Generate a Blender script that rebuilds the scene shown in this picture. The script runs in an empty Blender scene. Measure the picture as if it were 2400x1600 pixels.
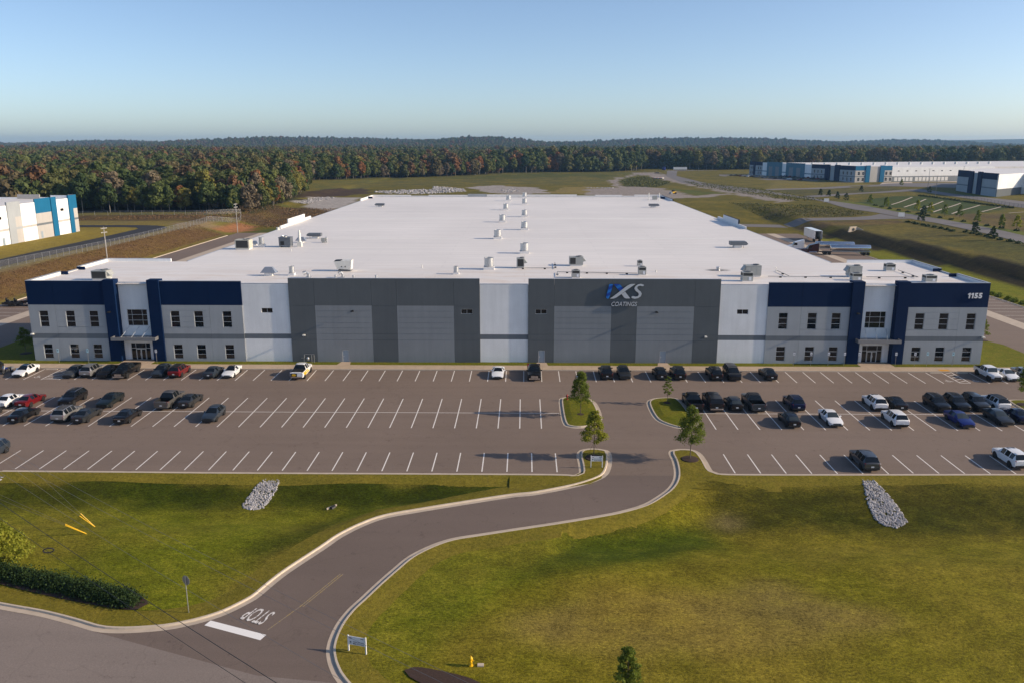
import bpy, bmesh, math, random
import numpy as np
from mathutils import Vector, Matrix
from mathutils.geometry import tessellate_polygon
R = math.radians
random.seed(7); RNG = np.random.default_rng(11)
SC = bpy.context.scene
COL = SC.collection
# ------------------------------------------------------------------ camera
cam = bpy.data.cameras.new('camera'); camo = bpy.data.objects.new('camera', cam); COL.objects.link(camo)
cam.sensor_width = 36.0; cam.lens = 1922 / 2400 * 36.0; cam.clip_start = .5; cam.clip_end = 30000
PITCH, YAW = .2358, -.0151
CAM = Vector((0, -128.48, 34.44))
fw = Vector((math.sin(YAW) * math.cos(PITCH), math.cos(YAW) * math.cos(PITCH), -math.sin(PITCH)))
rt = Vector((math.cos(YAW), -math.sin(YAW), 0)); up = rt.cross(fw)
camo.matrix_world = Matrix(((rt.x, up.x, -fw.x, CAM.x), (rt.y, up.y, -fw.y, CAM.y), (rt.z, up.z, -fw.z, CAM.z), (0, 0, 0, 1)))
SC.camera = camo
# ------------------------------------------------------------------ sky, sun, exposure
SUN_EL, SUN_AZ = R(23.5), R(-4.4)            # azimuth measured from +x, negative is towards the camera side
sdir = Vector((math.cos(SUN_EL) * math.cos(SUN_AZ), math.cos(SUN_EL) * math.sin(SUN_AZ), math.sin(SUN_EL)))
w = bpy.data.worlds.new('World'); SC.world = w; w.use_nodes = True
nt = w.node_tree; bg = nt.nodes['Background']
sky = nt.nodes.new('ShaderNodeTexSky'); sky.sky_type = 'NISHITA'; sky.sun_disc = False
sky.sun_elevation = SUN_EL; sky.sun_rotation = R(90) - SUN_AZ
sky.altitude = 0; sky.air_density = .66; sky.dust_density = .9; sky.ozone_density = 1.7
nt.links.new(sky.outputs[0], bg.inputs[0]); bg.inputs[1].default_value = .13
sl = bpy.data.lights.new('sun', 'SUN'); sl.energy = 4.1; sl.angle = R(.55); sl.color = (1.0, .82, .60)
so = bpy.data.objects.new('sun', sl); COL.objects.link(so)
so.rotation_euler = (-sdir).to_track_quat('-Z', 'Y').to_euler(); so.location = sdir * 300
SC.view_settings.view_transform = 'Standard'; SC.view_settings.look = 'None'
SC.view_settings.exposure = 0.4; SC.view_settings.gamma = 1.0; SC.view_settings.use_curve_mapping = False
SC.render.engine = 'CYCLES'
SC.cycles.use_denoising = True; SC.cycles.max_bounces = 5; SC.cycles.transparent_max_bounces = 12
SC.cycles.volume_bounces = 0; SC.cycles.caustics_reflective = False; SC.cycles.caustics_refractive = False
# ------------------------------------------------------------------ helpers
def link(o): COL.objects.link(o); return o
def tag(o, label=None, cat=None, group=None, kind=None):
    if label: o['label'] = label
    if cat: o['category'] = cat
    if group: o['group'] = group
    if kind: o['kind'] = kind
    return o
def empty(name, loc=(0, 0, 0), rz=0):
    o = bpy.data.objects.new(name, None); o.empty_display_size = .3
    o.location = loc; o.rotation_euler = (0, 0, rz); return link(o)
def qmesh(name, V, F, mats, smooth=False):
    me = bpy.data.meshes.new(name); V = np.asarray(V, np.float32); F = np.asarray(F, np.int32); k = F.shape[1]
    me.vertices.add(len(V)); me.vertices.foreach_set('co', V.ravel())
    me.loops.add(F.size); me.loops.foreach_set('vertex_index', F.ravel())
    me.polygons.add(len(F)); me.polygons.foreach_set('loop_start', np.arange(0, F.size, k, dtype=np.int32))
    try: me.polygons.foreach_set('loop_total', np.full(len(F), k, np.int32))
    except Exception: pass
    for m in (mats if isinstance(mats, (list, tuple)) else [mats]): me.materials.append(m)
    me.update(calc_edges=True)
    if smooth: me.polygons.foreach_set('use_smooth', np.ones(len(F), bool))
    return me
def put(name, me, parent=None, loc=None, rz=0, world=False):
    o = bpy.data.objects.new(name, me); link(o)
    if parent is not None:
        o.parent = parent
        if world: o.location = -Vector(parent.location)
    if loc is not None: o.location = loc
    if rz: o.rotation_euler = (0, 0, rz)
    return o
class MB:
    """collects simple solids and makes one mesh of them"""
    def __init__(s): s.v = []; s.f = []; s.mi = []
    def add(s, vs, fs, mi=0):
        b = len(s.v); s.v += [tuple(p) for p in vs]
        for q in fs: s.f.append(tuple(b + i for i in q)); s.mi.append(mi)
        return s
    def hexa(s, p, mi=0):   # 8 points, bottom ring then top ring
        return s.add(p, [(3, 2, 1, 0), (4, 5, 6, 7), (0, 1, 5, 4), (1, 2, 6, 5), (2, 3, 7, 6), (3, 0, 4, 7)], mi)
    def box(s, x0, x1, y0, y1, z0, z1, mi=0):
        return s.hexa([(x0, y0, z0), (x1, y0, z0), (x1, y1, z0), (x0, y1, z0), (x0, y0, z1), (x1, y0, z1), (x1, y1, z1), (x0, y1, z1)], mi)
    def cbox(s, c, d, mi=0): return s.box(c[0] - d[0] / 2, c[0] + d[0] / 2, c[1] - d[1] / 2, c[1] + d[1] / 2, c[2] - d[2] / 2, c[2] + d[2] / 2, mi)
    def quad(s, a, b, c, d, mi=0): return s.add([a, b, c, d], [(0, 1, 2, 3)], mi)
    def tube(s, a, b, r0, r1=None, n=10, mi=0, caps=True):
        r1 = r0 if r1 is None else r1; a = Vector(a); b = Vector(b); d = (b - a).normalized()
        u = d.orthogonal().normalized(); v = d.cross(u); P = []
        for c, r in ((a, r0), (b, r1)):
            for i in range(n):
                t = 2 * math.pi * i / n; P.append(c + u * math.cos(t) * r + v * math.sin(t) * r)
        F = [(i, (i + 1) % n, n + (i + 1) % n, n + i) for i in range(n)]
        if caps: F += [tuple(range(n))[::-1], tuple(range(n, 2 * n))]
        return s.add(P, F, mi)
    def lathe(s, prof, c=(0, 0, 0), n=16, mi=0):
        P = []; F = []
        for r, z in prof:
            for i in range(n):
                t = 2 * math.pi * i / n; P.append((c[0] + r * math.cos(t), c[1] + r * math.sin(t), c[2] + z))
        for k in range(len(prof) - 1):
            for i in range(n): F.append((k * n + i, k * n + (i + 1) % n, (k + 1) * n + (i + 1) % n, (k + 1) * n + i))
        F.append(tuple(range((len(prof) - 1) * n, len(prof) * n)))
        return s.add(P, F, mi)
    def prism(s, poly, z0, z1, mi=0):
        n = len(poly); s.add([(x, y, z0) for x, y in poly] + [(x, y, z1) for x, y in poly], [(i, (i + 1) % n, n + (i + 1) % n, n + i) for i in range(n)], mi)
        T = tessellate_polygon([[Vector((x, y, 0)) for x, y in poly]])
        return s.add([(x, y, z1) for x, y in poly], [t if orient(poly, t) else t[::-1] for t in T], mi)
    def compact(s):
        u = sorted({i for q in s.f for i in q}); k = {a: b for b, a in enumerate(u)}; s.v = [s.v[a] for a in u]; s.f = [tuple(k[i] for i in q) for q in s.f]; return s
    def mesh(s, name, mats, smooth=None):
        me = bpy.data.meshes.new(name); me.from_pydata(s.v, [], s.f)
        for m in (mats if isinstance(mats, (list, tuple)) else [mats]): me.materials.append(m)
        me.polygons.foreach_set('material_index', s.mi)
        if smooth is not None:
            me.polygons.foreach_set('use_smooth', [True] * len(s.f)); me.set_sharp_from_angle(angle=R(smooth))
        me.update(); return me
    def build(s, name, mats, parent=None, world=False, smooth=None, **k): return put(name, s.mesh(name, mats, smooth), parent, world=world, **k)
def orient(P, t):
    a, b, c = (P[i] for i in t); return (b[0] - a[0]) * (c[1] - a[1]) - (b[1] - a[1]) * (c[0] - a[0]) > 0
def crom(P, step=.6, closed=False):
    """smooth resampling of a polyline"""
    n = len(P); out = []
    for i in range(n if closed else n - 1):
        p = [P[(i + k) % n] if closed else P[min(max(i + k, 0), n - 1)] for k in (-1, 0, 1, 2)]
        m = max(1, int(math.dist(p[1], p[2]) / step))
        for j in range(m):
            t = j / m; out.append(tuple(.5 * (2 * p[1][a] + (p[2][a] - p[0][a]) * t + (2 * p[0][a] - 5 * p[1][a] + 4 * p[2][a] - p[3][a]) * t * t + (3 * p[1][a] - p[0][a] - 3 * p[2][a] + p[3][a]) * t ** 3) for a in (0, 1)))
    if not closed: out.append(tuple(P[-1]))
    return out
def offset(P, d, closed=False):
    """polyline moved by d to its left"""
    n = len(P); out = []
    for i in range(n):
        a = P[i - 1] if (i or closed) else P[i]; b = P[(i + 1) % n] if (i < n - 1 or closed) else P[i]
        dx, dy = b[0] - a[0], b[1] - a[1]; l = math.hypot(dx, dy) or 1
        out.append((P[i][0] - dy / l * d, P[i][1] + dx / l * d))
    return out
def strip(mb, A, ZA, B, ZB, closed=False, mi=0):
    n = len(A); V = [(p[0], p[1], z) for p, z in zip(A, ZA)] + [(p[0], p[1], z) for p, z in zip(B, ZB)]
    mb.add(V, [(i, (i + 1) % n, n + (i + 1) % n, n + i) for i in range(n if closed else n - 1)], mi)
# ------------------------------------------------------------------ materials
def nodes(name):
    m = bpy.data.materials.new(name); m.use_nodes = True; t = m.node_tree; return m, t, t.nodes['Principled BSDF']
def ramp(t, fac, stops):
    r = t.nodes.new('ShaderNodeValToRGB'); e = r.color_ramp.elements
    while len(e) < len(stops): e.new(.5)
    for k, (p, c) in enumerate(stops): e[k].position = p; e[k].color = (*c, 1) if len(c) == 3 else c
    t.links.new(fac, r.inputs[0]); return r.outputs[0]
def noise(t, scale, detail=4, rough=.6, vec=None, dim=None):
    n = t.nodes.new('ShaderNodeTexNoise'); n.inputs['Scale'].default_value = scale; n.inputs['Detail'].default_value = detail; n.inputs['Roughness'].default_value = rough
    if vec is not None: t.links.new(vec, n.inputs['Vector'])
    return n.outputs['Fac']
def mixc(t, f, a, b, mode='MIX'):
    n = t.nodes.new('ShaderNodeMix'); n.data_type = 'RGBA'; n.blend_type = mode
    for s, v in ((n.inputs[0], f), (n.inputs[6], a), (n.inputs[7], b)):
        if isinstance(v, (int, float)): s.default_value = v
        elif isinstance(v, (tuple, list)): s.default_value = (*v, 1) if len(v) == 3 else v
        else: t.links.new(v, s)
    return n.outputs[2]
def mapr(t, v, a, b, c, d):
    n = t.nodes.new('ShaderNodeMapRange'); t.links.new(v, n.inputs[0])
    for i, q in enumerate((a, b, c, d)): n.inputs[i + 1].default_value = q
    return n.outputs[0]
def wpos(t, sx=1, sy=1, sz=1):
    g = t.nodes.new('ShaderNodeNewGeometry')
    if (sx, sy, sz) == (1, 1, 1): return g.outputs['Position']
    m = t.nodes.new('ShaderNodeVectorMath'); m.operation = 'MULTIPLY'; t.links.new(g.outputs['Position'], m.inputs[0]); m.inputs[1].default_value = (sx, sy, sz)
    return m.outputs[0]
def bump(t, p, h, strength, dist):
    b = t.nodes.new('ShaderNodeBump'); b.inputs['Strength'].default_value = strength; b.inputs['Distance'].default_value = dist
    t.links.new(h, b.inputs['Height']); t.links.new(b.outputs[0], p.inputs['Normal'])
def mat(name, col, rough=.6, metal=0., var=.12, scale=1.5, spec=.4, coat=0., bmp=0.):
    m, t, p = nodes(name); p.inputs['Roughness'].default_value = rough; p.inputs['Metallic'].default_value = metal
    p.inputs['Specular IOR Level'].default_value = spec; p.inputs['Coat Weight'].default_value = coat; p.inputs['Coat Roughness'].default_value = .06
    if var:
        n = noise(t, scale, 5, .65, wpos(t)); g = mapr(t, n, .25, .75, 1 - var, 1 + var)
        c = mixc(t, 1., col, g, 'MULTIPLY'); t.links.new(c, p.inputs['Base Color'])
        if bmp: bump(t, p, n, bmp, .02)
    else: p.inputs['Base Color'].default_value = (*col, 1)
    return m
M = {}
def asphalt(name, col, fine=14.):
    m, t, p = nodes(name); v = wpos(t)
    a = mapr(t, noise(t, .035, 5, .6, v), .3, .7, .90, 1.10); b = mapr(t, noise(t, fine, 3, .7, v), .3, .7, .86, 1.14)
    sx = mapr(t, noise(t, 1., 4, .6, wpos(t, .02, .55, .3)), .3, .7, .95, 1.05)   # faint paving lanes along x
    c = mixc(t, 1., mixc(t, 1., mixc(t, 1., col, a, 'MULTIPLY'), b, 'MULTIPLY'), sx, 'MULTIPLY')
    n2 = noise(t, .9, 6, .75, v); dk = ramp(t, n2, [(.30, (.72, .70, .70)), (.40, (1, 1, 1))]); c = mixc(t, 1., c, dk, 'MULTIPLY')
    vo = t.nodes.new('ShaderNodeTexVoronoi'); vo.feature = 'DISTANCE_TO_EDGE'; vo.inputs['Scale'].default_value = .09; vo.inputs['Randomness'].default_value = 1.
    wv = t.nodes.new('ShaderNodeVectorMath'); wv.operation = 'ADD'; t.links.new(v, wv.inputs[0])
    nn = t.nodes.new('ShaderNodeTexNoise'); nn.inputs['Scale'].default_value = .5; nn.inputs['Detail'].default_value = 4; t.links.new(v, nn.inputs['Vector'])
    sc = t.nodes.new('ShaderNodeVectorMath'); sc.operation = 'SCALE'; t.links.new(nn.outputs['Color'], sc.inputs[0]); sc.inputs['Scale'].default_value = 2.5
    t.links.new(sc.outputs[0], wv.inputs[1]); t.links.new(wv.outputs[0], vo.inputs['Vector'])
    ck = ramp(t, vo.outputs['Distance'], [(.0, (.78, .77, .77)), (.006, (1, 1, 1))]); c = mixc(t, .55, c, mixc(t, 1., c, ck, 'MULTIPLY'))
    t.links.new(c, p.inputs['Base Color']); p.inputs['Roughness'].default_value = .88; p.inputs['Specular IOR Level'].default_value = .25
    bump(t, p, noise(t, 30, 2, .6, v), .25, .01); return m
M['lot'] = asphalt('lot_asphalt', (.190, .145, .118)); M['drive'] = asphalt('drive_asphalt', (.158, .122, .104)); M['road'] = asphalt('old_road_asphalt', (.215, .178, .158), 9.)
M['black_asphalt'] = asphalt('fresh_asphalt', (.030, .030, .034)); M['far_asphalt'] = asphalt('grey_asphalt', (.17, .155, .15))
M['concrete'] = mat('concrete', (.47, .39, .31), .85, var=.14, scale=.9); M['walk'] = mat('sidewalk_concrete', (.45, .345, .25), .85, var=.12, scale=.7)
M['curb'] = mat('curb_concrete', (.52, .44, .35), .8, var=.12, scale=2.2)
def paint_line(name, col, wear):
    m, t, p = nodes(name); v = wpos(t); n = noise(t, 7., 5, .75, v)
    c = mixc(t, ramp(t, n, [(wear - .05, (1, 1, 1)), (wear + .05, (0, 0, 0))]), col, (.2, .165, .15)); t.links.new(c, p.inputs['Base Color']); p.inputs['Roughness'].default_value = .7; return m
M['line'] = paint_line('white_line_paint', (.74, .70, .66), .33); M['worn_line'] = paint_line('worn_white_paint', (.72, .69, .66), .44)
M['stopbar'] = paint_line('fresh_white_paint', (.82, .80, .78), .18); M['yellow_line'] = paint_line('worn_yellow_paint', (.34, .24, .075), .50)
M['tactile'] = mat('yellow_warning_pad', (.62, .30, .03), .7)
def ground_mat():
    m, t, p = nodes('ground_cover'); v = wpos(t)
    at = t.nodes.new('ShaderNodeAttribute'); at.attribute_name = 'Cover'
    big = noise(t, .055, 6, .62, v); mid = noise(t, .45, 5, .65, wpos(t, 1., 1.6, 1.)); fine = noise(t, 3.4, 4, .75, wpos(t, 1., 1.5, 1)); tiny = noise(t, 13., 2, .7, v)
    st = t.nodes.new('ShaderNodeMath'); st.operation = 'MULTIPLY'; t.links.new(ramp(t, big, [(.42, (0, 0, 0)), (.68, (1, 1, 1))]), st.inputs[0]); t.links.new(at.outputs['Alpha'], st.inputs[1])
    c = mixc(t, st.outputs[0], at.outputs['Color'], (.215, .158, .022))
    st2 = t.nodes.new('ShaderNodeMath'); st2.operation = 'MULTIPLY'; t.links.new(ramp(t, mid, [(.50, (0, 0, 0)), (.75, (.75, .75, .75))]), st2.inputs[0]); t.links.new(at.outputs['Alpha'], st2.inputs[1])
    c = mixc(t, st2.outputs[0], c, (.185, .150, .018))
    for n, a in ((mid, .30), (fine, .62), (tiny, .50)): c = mixc(t, 1., c, mapr(t, n, .28, .72, 1 - a, 1 + a), 'MULTIPLY')
    t.links.new(c, p.inputs['Base Color']); p.inputs['Roughness'].default_value = .95; p.inputs['Specular IOR Level'].default_value = .1
    bump(t, p, fine, .55, .16); return m
M['ground'] = ground_mat()
def grass_patch(name, col, straw=.5):
    m, t, p = nodes(name); v = wpos(t)
    c = mixc(t, ramp(t, noise(t, .5, 5, .65, v), [(.40, (0, 0, 0)), (.72, (straw,) * 3)]), col, (.20, .155, .022))
    for s, a in ((3.4, .38), (13., .36)): c = mixc(t, 1., c, mapr(t, noise(t, s, 4, .7, v), .28, .72, 1 - a, 1 + a), 'MULTIPLY')
    t.links.new(c, p.inputs['Base Color']); p.inputs['Roughness'].default_value = .95; p.inputs['Specular IOR Level'].default_value = .1
    bump(t, p, noise(t, 6., 4, .7, v), .6, .1); return m
M['grass'] = grass_patch('lawn_grass', (.115, .125, .008)); M['verge'] = grass_patch('dry_verge_grass', (.15, .128, .016), .8)
M['mulch'] = mat('dark_mulch', (.045, .026, .020), .95, var=.5, scale=9.)
M['rock'] = mat('grey_stone', (.34, .33, .34), .85, var=.45, scale=.9); M['soil'] = mat('bare_soil', (.24, .15, .08), .95, var=.3)
# building paints
def wallpaint(name, col, rough=.75):
    m, t, p = nodes(name); v = wpos(t)
    a = mapr(t, noise(t, .22, 5, .6, v), .3, .7, .93, 1.05); b = mapr(t, noise(t, 1., 5, .7, wpos(t, 1.3, 1.3, .10)), .3, .75, .94, 1.05)  # dirt runs down
    c = mixc(t, 1., mixc(t, 1., col, a, 'MULTIPLY'), b, 'MULTIPLY'); c = mixc(t, 1., c, mapr(t, noise(t, 9., 3, .6, v), .3, .7, .97, 1.03), 'MULTIPLY')
    t.links.new(c, p.inputs['Base Color']); p.inputs['Roughness'].default_value = rough; p.inputs['Specular IOR Level'].default_value = .12
    bump(t, p, noise(t, 16, 2, .6, v), .15, .01); return m
M['navy'] = wallpaint('navy_wall_paint', (.002, .015, .058)); M['white'] = wallpaint('white_wall_paint', (.84, .85, .86)); M['lgrey'] = wallpaint('light_grey_wall_paint', (.36, .385, .41))
M['dgrey'] = wallpaint('dark_grey_wall_paint', (.115, .128, .138)); M['mgrey'] = wallpaint('mid_grey_wall_paint', (.245, .265, .285)); M['band'] = wallpaint('grey_band_paint', (.155, .175, .195))
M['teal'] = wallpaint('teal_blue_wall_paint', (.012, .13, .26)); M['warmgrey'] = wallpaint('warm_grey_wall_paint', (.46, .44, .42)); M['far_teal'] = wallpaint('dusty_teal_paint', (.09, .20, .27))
M['frame'] = mat('window_frame_metal', (.62, .63, .64), .45, .3, var=0); M['glass'] = mat('dark_glass', (.008, .009, .010), .04, var=0, spec=.5)
M['door'] = mat('grey_metal_door', (.30, .36, .42), .5, var=.05); M['canopy'] = mat('canopy_metal', (.27, .27, .28), .45, .5, var=.06)
def roofmat():
    m, t, p = nodes('white_membrane'); v = wpos(t)
    br = t.nodes.new('ShaderNodeTexBrick'); br.offset = .5; br.inputs['Scale'].default_value = 1.; br.inputs['Brick Width'].default_value = 30.; br.inputs['Row Height'].default_value = 3.05; br.inputs['Mortar Size'].default_value = .05; br.inputs['Mortar Smooth'].default_value = .4
    t.links.new(v, br.inputs['Vector']); br.inputs['Color1'].default_value = (.77, .735, .705, 1); br.inputs['Color2'].default_value = (.735, .705, .68, 1); br.inputs['Mortar'].default_value = (.60, .575, .55, 1)
    c = br.outputs['Color']
    c = mixc(t, 1., c, mapr(t, noise(t, .03, 6, .6, v), .3, .7, .93, 1.05), 'MULTIPLY')
    c = mixc(t, 1., c, mapr(t, noise(t, 1., 6, .65, wpos(t, .05, .7, 1)), .3, .7, .95, 1.04), 'MULTIPLY')
    sy = t.nodes.new('ShaderNodeSeparateXYZ'); t.links.new(v, sy.inputs[0]); nf = mapr(t, sy.outputs[1], 8., 26., 1., 0.)   # ponding dirt towards the front drains
    mm = t.nodes.new('ShaderNodeMath'); mm.operation = 'MULTIPLY'; t.links.new(nf, mm.inputs[0]); t.links.new(ramp(t, noise(t, .16, 6, .7, wpos(t, .6, 1.6, 1)), [(.45, (0, 0, 0)), (.75, (.8, .8, .8))]), mm.inputs[1])
    c = mixc(t, mm.outputs[0], c, (.62, .50, .40)); t.links.new(c, p.inputs['Base Color']); p.inputs['Roughness'].default_value = .55; p.inputs['Specular IOR Level'].default_value = .35; return m
M['roof'] = roofmat(); M['roofwhite'] = mat('white_parapet_membrane', (.74, .73, .72), .6, var=.06); M['coping'] = mat('metal_coping', (.42, .45, .49), .45, .3, var=.05)
M['galv'] = mat('galvanised_steel', (.50, .51, .52), .38, .75, var=.12, scale=3.); M['hvac'] = mat('grey_unit_paint', (.36, .37, .355), .55, .1, var=.10, scale=3); M['hvac_tan'] = mat('tan_unit_paint', (.52, .50, .42), .55, .1, var=.08)
M['hvac_white'] = mat('white_unit_paint', (.70, .69, .64), .5, .05, var=.08); M['hvac_dark'] = mat('dark_unit_metal', (.14, .155, .175), .5, .4, var=.1); M['coil'] = mat('dark_coil_fins', (.035, .036, .036), .7, var=.2, scale=14.)
M['black'] = mat('black_plastic', (.012, .012, .013), .5, var=0); M['steel'] = mat('pole_steel', (.34, .35, .36), .45, .7, var=.08); M['pole'] = mat('weathered_pole', (.36, .345, .33), .8, var=.15)
M['sign'] = mat('white_sign_panel', (.66, .69, .74), .5, var=.04); M['sign_back'] = mat('bare_aluminium', (.34, .34, .33), .45, .6, var=.06); M['ink'] = mat('dark_sign_ink', (.02, .025, .04), .6, var=0); M['redink'] = mat('red_sign_ink', (.35, .02, .03), .6, var=0)
M['adablue'] = mat('light_blue_sign', (.40, .62, .70), .5, var=0); M['red'] = mat('red_enamel', (.30, .025, .02), .4, var=.08); M['yellow'] = mat('yellow_enamel', (.72, .42, .01), .4, var=.06); M['wire'] = mat('cable_sheath', (.02, .02, .022), .6, var=0); M['pale_wire'] = mat('bare_cable', (.17, .17, .17), .5, .4, var=0)
M['silver'] = mat('brushed_silver_face', (.62, .66, .72), .35, .25, var=.05)
def logoblue():
    m, t, p = nodes('two_tone_blue_face'); v = wpos(t, 1., 1., 2.1); sx = t.nodes.new('ShaderNodeSeparateXYZ'); t.links.new(v, sx.inputs[0])
    a = t.nodes.new('ShaderNodeMath'); a.operation = 'SUBTRACT'; t.links.new(sx.outputs[2], a.inputs[0]); t.links.new(sx.outputs[0], a.inputs[1])
    s = t.nodes.new('ShaderNodeMath'); s.operation = 'FRACT'; d = t.nodes.new('ShaderNodeMath'); d.operation = 'DIVIDE'; t.links.new(a.outputs[0], d.inputs[0]); d.inputs[1].default_value = 2.0; t.links.new(d.outputs[0], s.inputs[0])
    t.links.new(ramp(t, s.outputs[0], [(.0, (.004, .045, .32)), (.48, (.004, .06, .40)), (.5, (.01, .20, .62)), (1., (.01, .15, .55))]), p.inputs['Base Color']); p.inputs['Roughness'].default_value = .3; return m
M['logoblue'] = logoblue()
HAZE = 0.000075
# ------------------------------------------------------------------ terrain
DL = [(10.15,-39.61),(9.79,-42.84),(9.13,-45.28),(8.06,-46.65),(6.23,-47.98),(3.89,-49.15),(1.05,-50.3),(-1.17,-50.82),(-6.07,-52.54),(-10.25,-54.09),(-13.27,-55.34),(-15.1,-56.87),(-16.73,-58.94),(-17.85,-61.09),(-20.07,-65.17),(-21.14,-67.8),(-21.65,-69.05),(-23.21,-70.99),(-24.55,-72.0),(-25.97,-72.71),(-27.44,-73.21),(-29.79,-73.55),(-31.44,-73.58),(-32.8,-73.35),(-34.9,-72.57),(-37.51,-71.69),(-39.56,-71.15),(-41.59,-70.67),(-70,-63.6)]
DR = [(16.71,-39.18),(16.72,-41.15),(16.47,-43.97),(15.99,-46.28),(15.08,-48.37),(13.78,-50.13),(11.96,-52.06),(9.62,-53.47),(7.39,-54.4),(3.09,-55.87),(-1.08,-57.19),(-4.14,-58.18),(-6.61,-59.02),(-8.48,-60.31),(-10.21,-62.21),(-11.33,-64.36),(-12.36,-66.56),(-13.3,-68.78),(-13.9,-70.13),(-14.39,-71.86),(-14.58,-73.63),(-14.51,-75.18),(-14.18,-76.41),(-13.67,-77.59),(-12.84,-78.92),(-11,-80.8),(-7,-83),(20,-90.3)]
DLs, DRs = crom(DL, .6), crom(DR, .6)
ROADPOLY = DLs + [(-70,-112),(40,-112),(40,-95.5)] + DRs[::-1]
def S(a, b, t):
    t = np.clip((t - a) / (b - a), 0, 1); return t * t * (3 - 2 * t)
def inpoly(P, x, y):
    c = np.zeros(np.shape(x), bool); j = len(P) - 1
    for i in range(len(P)):
        xi, yi = P[i]; xj, yj = P[j]
        if yi != yj: c ^= ((yi > y) != (yj > y)) & (x < (xj - xi) * (y - yi) / (yj - yi) + xi)
        j = i
    return c
def pdist(P, x, y):
    b = np.full(np.shape(x), 1e18)
    for (ax, ay), (bx, by) in zip(P, P[1:]):
        dx, dy = bx - ax, by - ay; t = np.clip(((x - ax) * dx + (y - ay) * dy) / (dx * dx + dy * dy + 1e-9), 0, 1)
        b = np.minimum(b, (x - ax - t * dx) ** 2 + (y - ay - t * dy) ** 2)
    return np.sqrt(b)
def zb(y):
    d = -45.4 - y
    return np.where(d < 0, .0075 * np.minimum(y, 0.), -.34 - .045 * np.clip(d, 0, 45) - .01 * np.clip(d - 45, 0, 60))
HILLS = [(4000,600,260,337),(3600,1130,160,333.5),(5200,300,170,337),(6500,1060,90,331.5),(4500,1750,200,335),(7000,1745,100,330.5),(5000,2080,150,336),(7600,2200,230,330),(8000,2400,120,329),(7000,1950,130,333),(4500,900,250,338),(4200,1500,200,338),(5600,60,160,341)]
HW = []
for d, px, wpx, ty in HILLS: HW.append(((px - 1200) / 1922 * d - .0151 * d, d - 128, wpx / 1922 * d, 420 + d * .06, 34.4 + (338 - ty) * d / 1922 - 4))
def ztn(x, y):
    """natural ground height (arrays)"""
    x = np.asarray(x, float); y = np.asarray(y, float); z = zb(y)
    fr = y < -45.4; d = -45.4 - y
    right = np.where(y < -47, x > 12 + (y + 45) * .6, x > 13)
    ed = np.minimum(pdist(DL, x, y), pdist(DR, x, y)); ins = inpoly(ROADPOLY, x, y)
    f = np.where(ins, 0, S(.8, 5.5, ed))
    dip = np.where(right, -1.3 * S(.8, 10, d) * (1 - S(11, 19, d)), -1.0 * S(.6, 6, d) * (1 - S(8, 14, d)))
    roll = .12 * np.sin(x * .21 + 1.3) * np.sin(y * .17) + .08 * np.sin(x * .47 + y * .31)
    zf = z + (dip + roll) * f * (y > -105)
    k = S(-40, 20, y)
    zl = 4 * S(-114, -133, x) * k; xe = np.clip(126 - (y - 65) * .096, 112, 130)
    zr = (3.2 * S(xe, xe + 9, x) + .8 * S(xe + 9, 165, x)) * k; zk = 3 * S(240, 330, y)
    zo = np.maximum(np.maximum(zl, zr), zk) + z
    rr = np.hypot(x, y); zo = zo + .35 * S(120, 200, np.abs(x)) * np.sin(x * .05) * np.sin(y * .043 + 1) * (y < 900)
    for cx, cy, rx, ry, h in HW: zo = zo + np.where(y > 1300, h * np.exp(-((x - cx) / rx) ** 2 - ((y - cy) / ry) ** 2), 0)
    return np.where(fr, zf, zo)
def zt1(x, y): return float(ztn(np.array([x]), np.array([y]))[0])
PAVE_R = [(58,27),(76,27),(82.9,17.1),(84.7,13.4),(84.7,-4.4),(108,-4.4),(108,198),(57.9,198)]
MIR = lambda P: [(-6.54 - x, y) for x, y in P][::-1]
PAVE_L = MIR(PAVE_R)
def grid_axis(segs):
    out = []
    for a, b, st in segs: out += list(np.arange(a, b - 1e-6, st))
    out.append(segs[-1][1]); return np.array(out)
def geo(a, b, n, p): return list(a + (b - a) * (np.linspace(0, 1, n) ** p))
XS = np.array(sorted(set([round(v, 3) for v in list(-np.array(geo(242, 9000, 46, 2.4))) + list(grid_axis([(-240, -80, 3.2), (-80, 80, 1.1), (80, 420, 3.4)])) + geo(426, 9000, 44, 2.4)])))
YS = np.array(sorted(set([round(v, 3) for v in [-400, -250, -170, -130, -112, -104] + list(grid_axis([(-98, -46, .8)])) + [-45.4, -44.6, -40, -30, -15, -4, 0, 6] + list(grid_axis([(12, 230, 5.0), (230, 520, 4.0)])) + geo(526, 9000, 95, 2.3)])))
X, Y = np.meshgrid(XS, YS); Zn = ztn(X, Y)
jit = lambda s, a, b: a * np.sin(X * s + b) * np.cos(Y * s * 1.3 + b * 2) + a * .6 * np.sin(X * s * 2.7 + Y * s * 1.9 + b)
Xj, Yj = X + jit(.11, 2., .3) * S(230, 300, Y) + jit(.35, .6, .1), Y + jit(.09, 2.5, 1.1) * S(230, 300, Y) + jit(.31, .6, 2.)
low = np.zeros(X.shape, bool)
ed = np.minimum(pdist(DLs[::2], X, Y), pdist(DRs[::2], X, Y)); low |= (inpoly(ROADPOLY, X, Y) | (ed < 1.5)) & (Y < -45)
low |= (Y > -45.5) & (Y < 0.5) & (X > -114.5) & (X < 108.5)
low |= inpoly([(57,-5),(109,-5),(109,199),(57,199)], X, Y) | inpoly([(-116,-5),(-63,-5),(-63,199),(-116,199)], X, Y)
low |= (X > -80.5) & (X < 74) & (Y > -1) & (Y < 223)
Z = Zn - .22 * low
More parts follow.
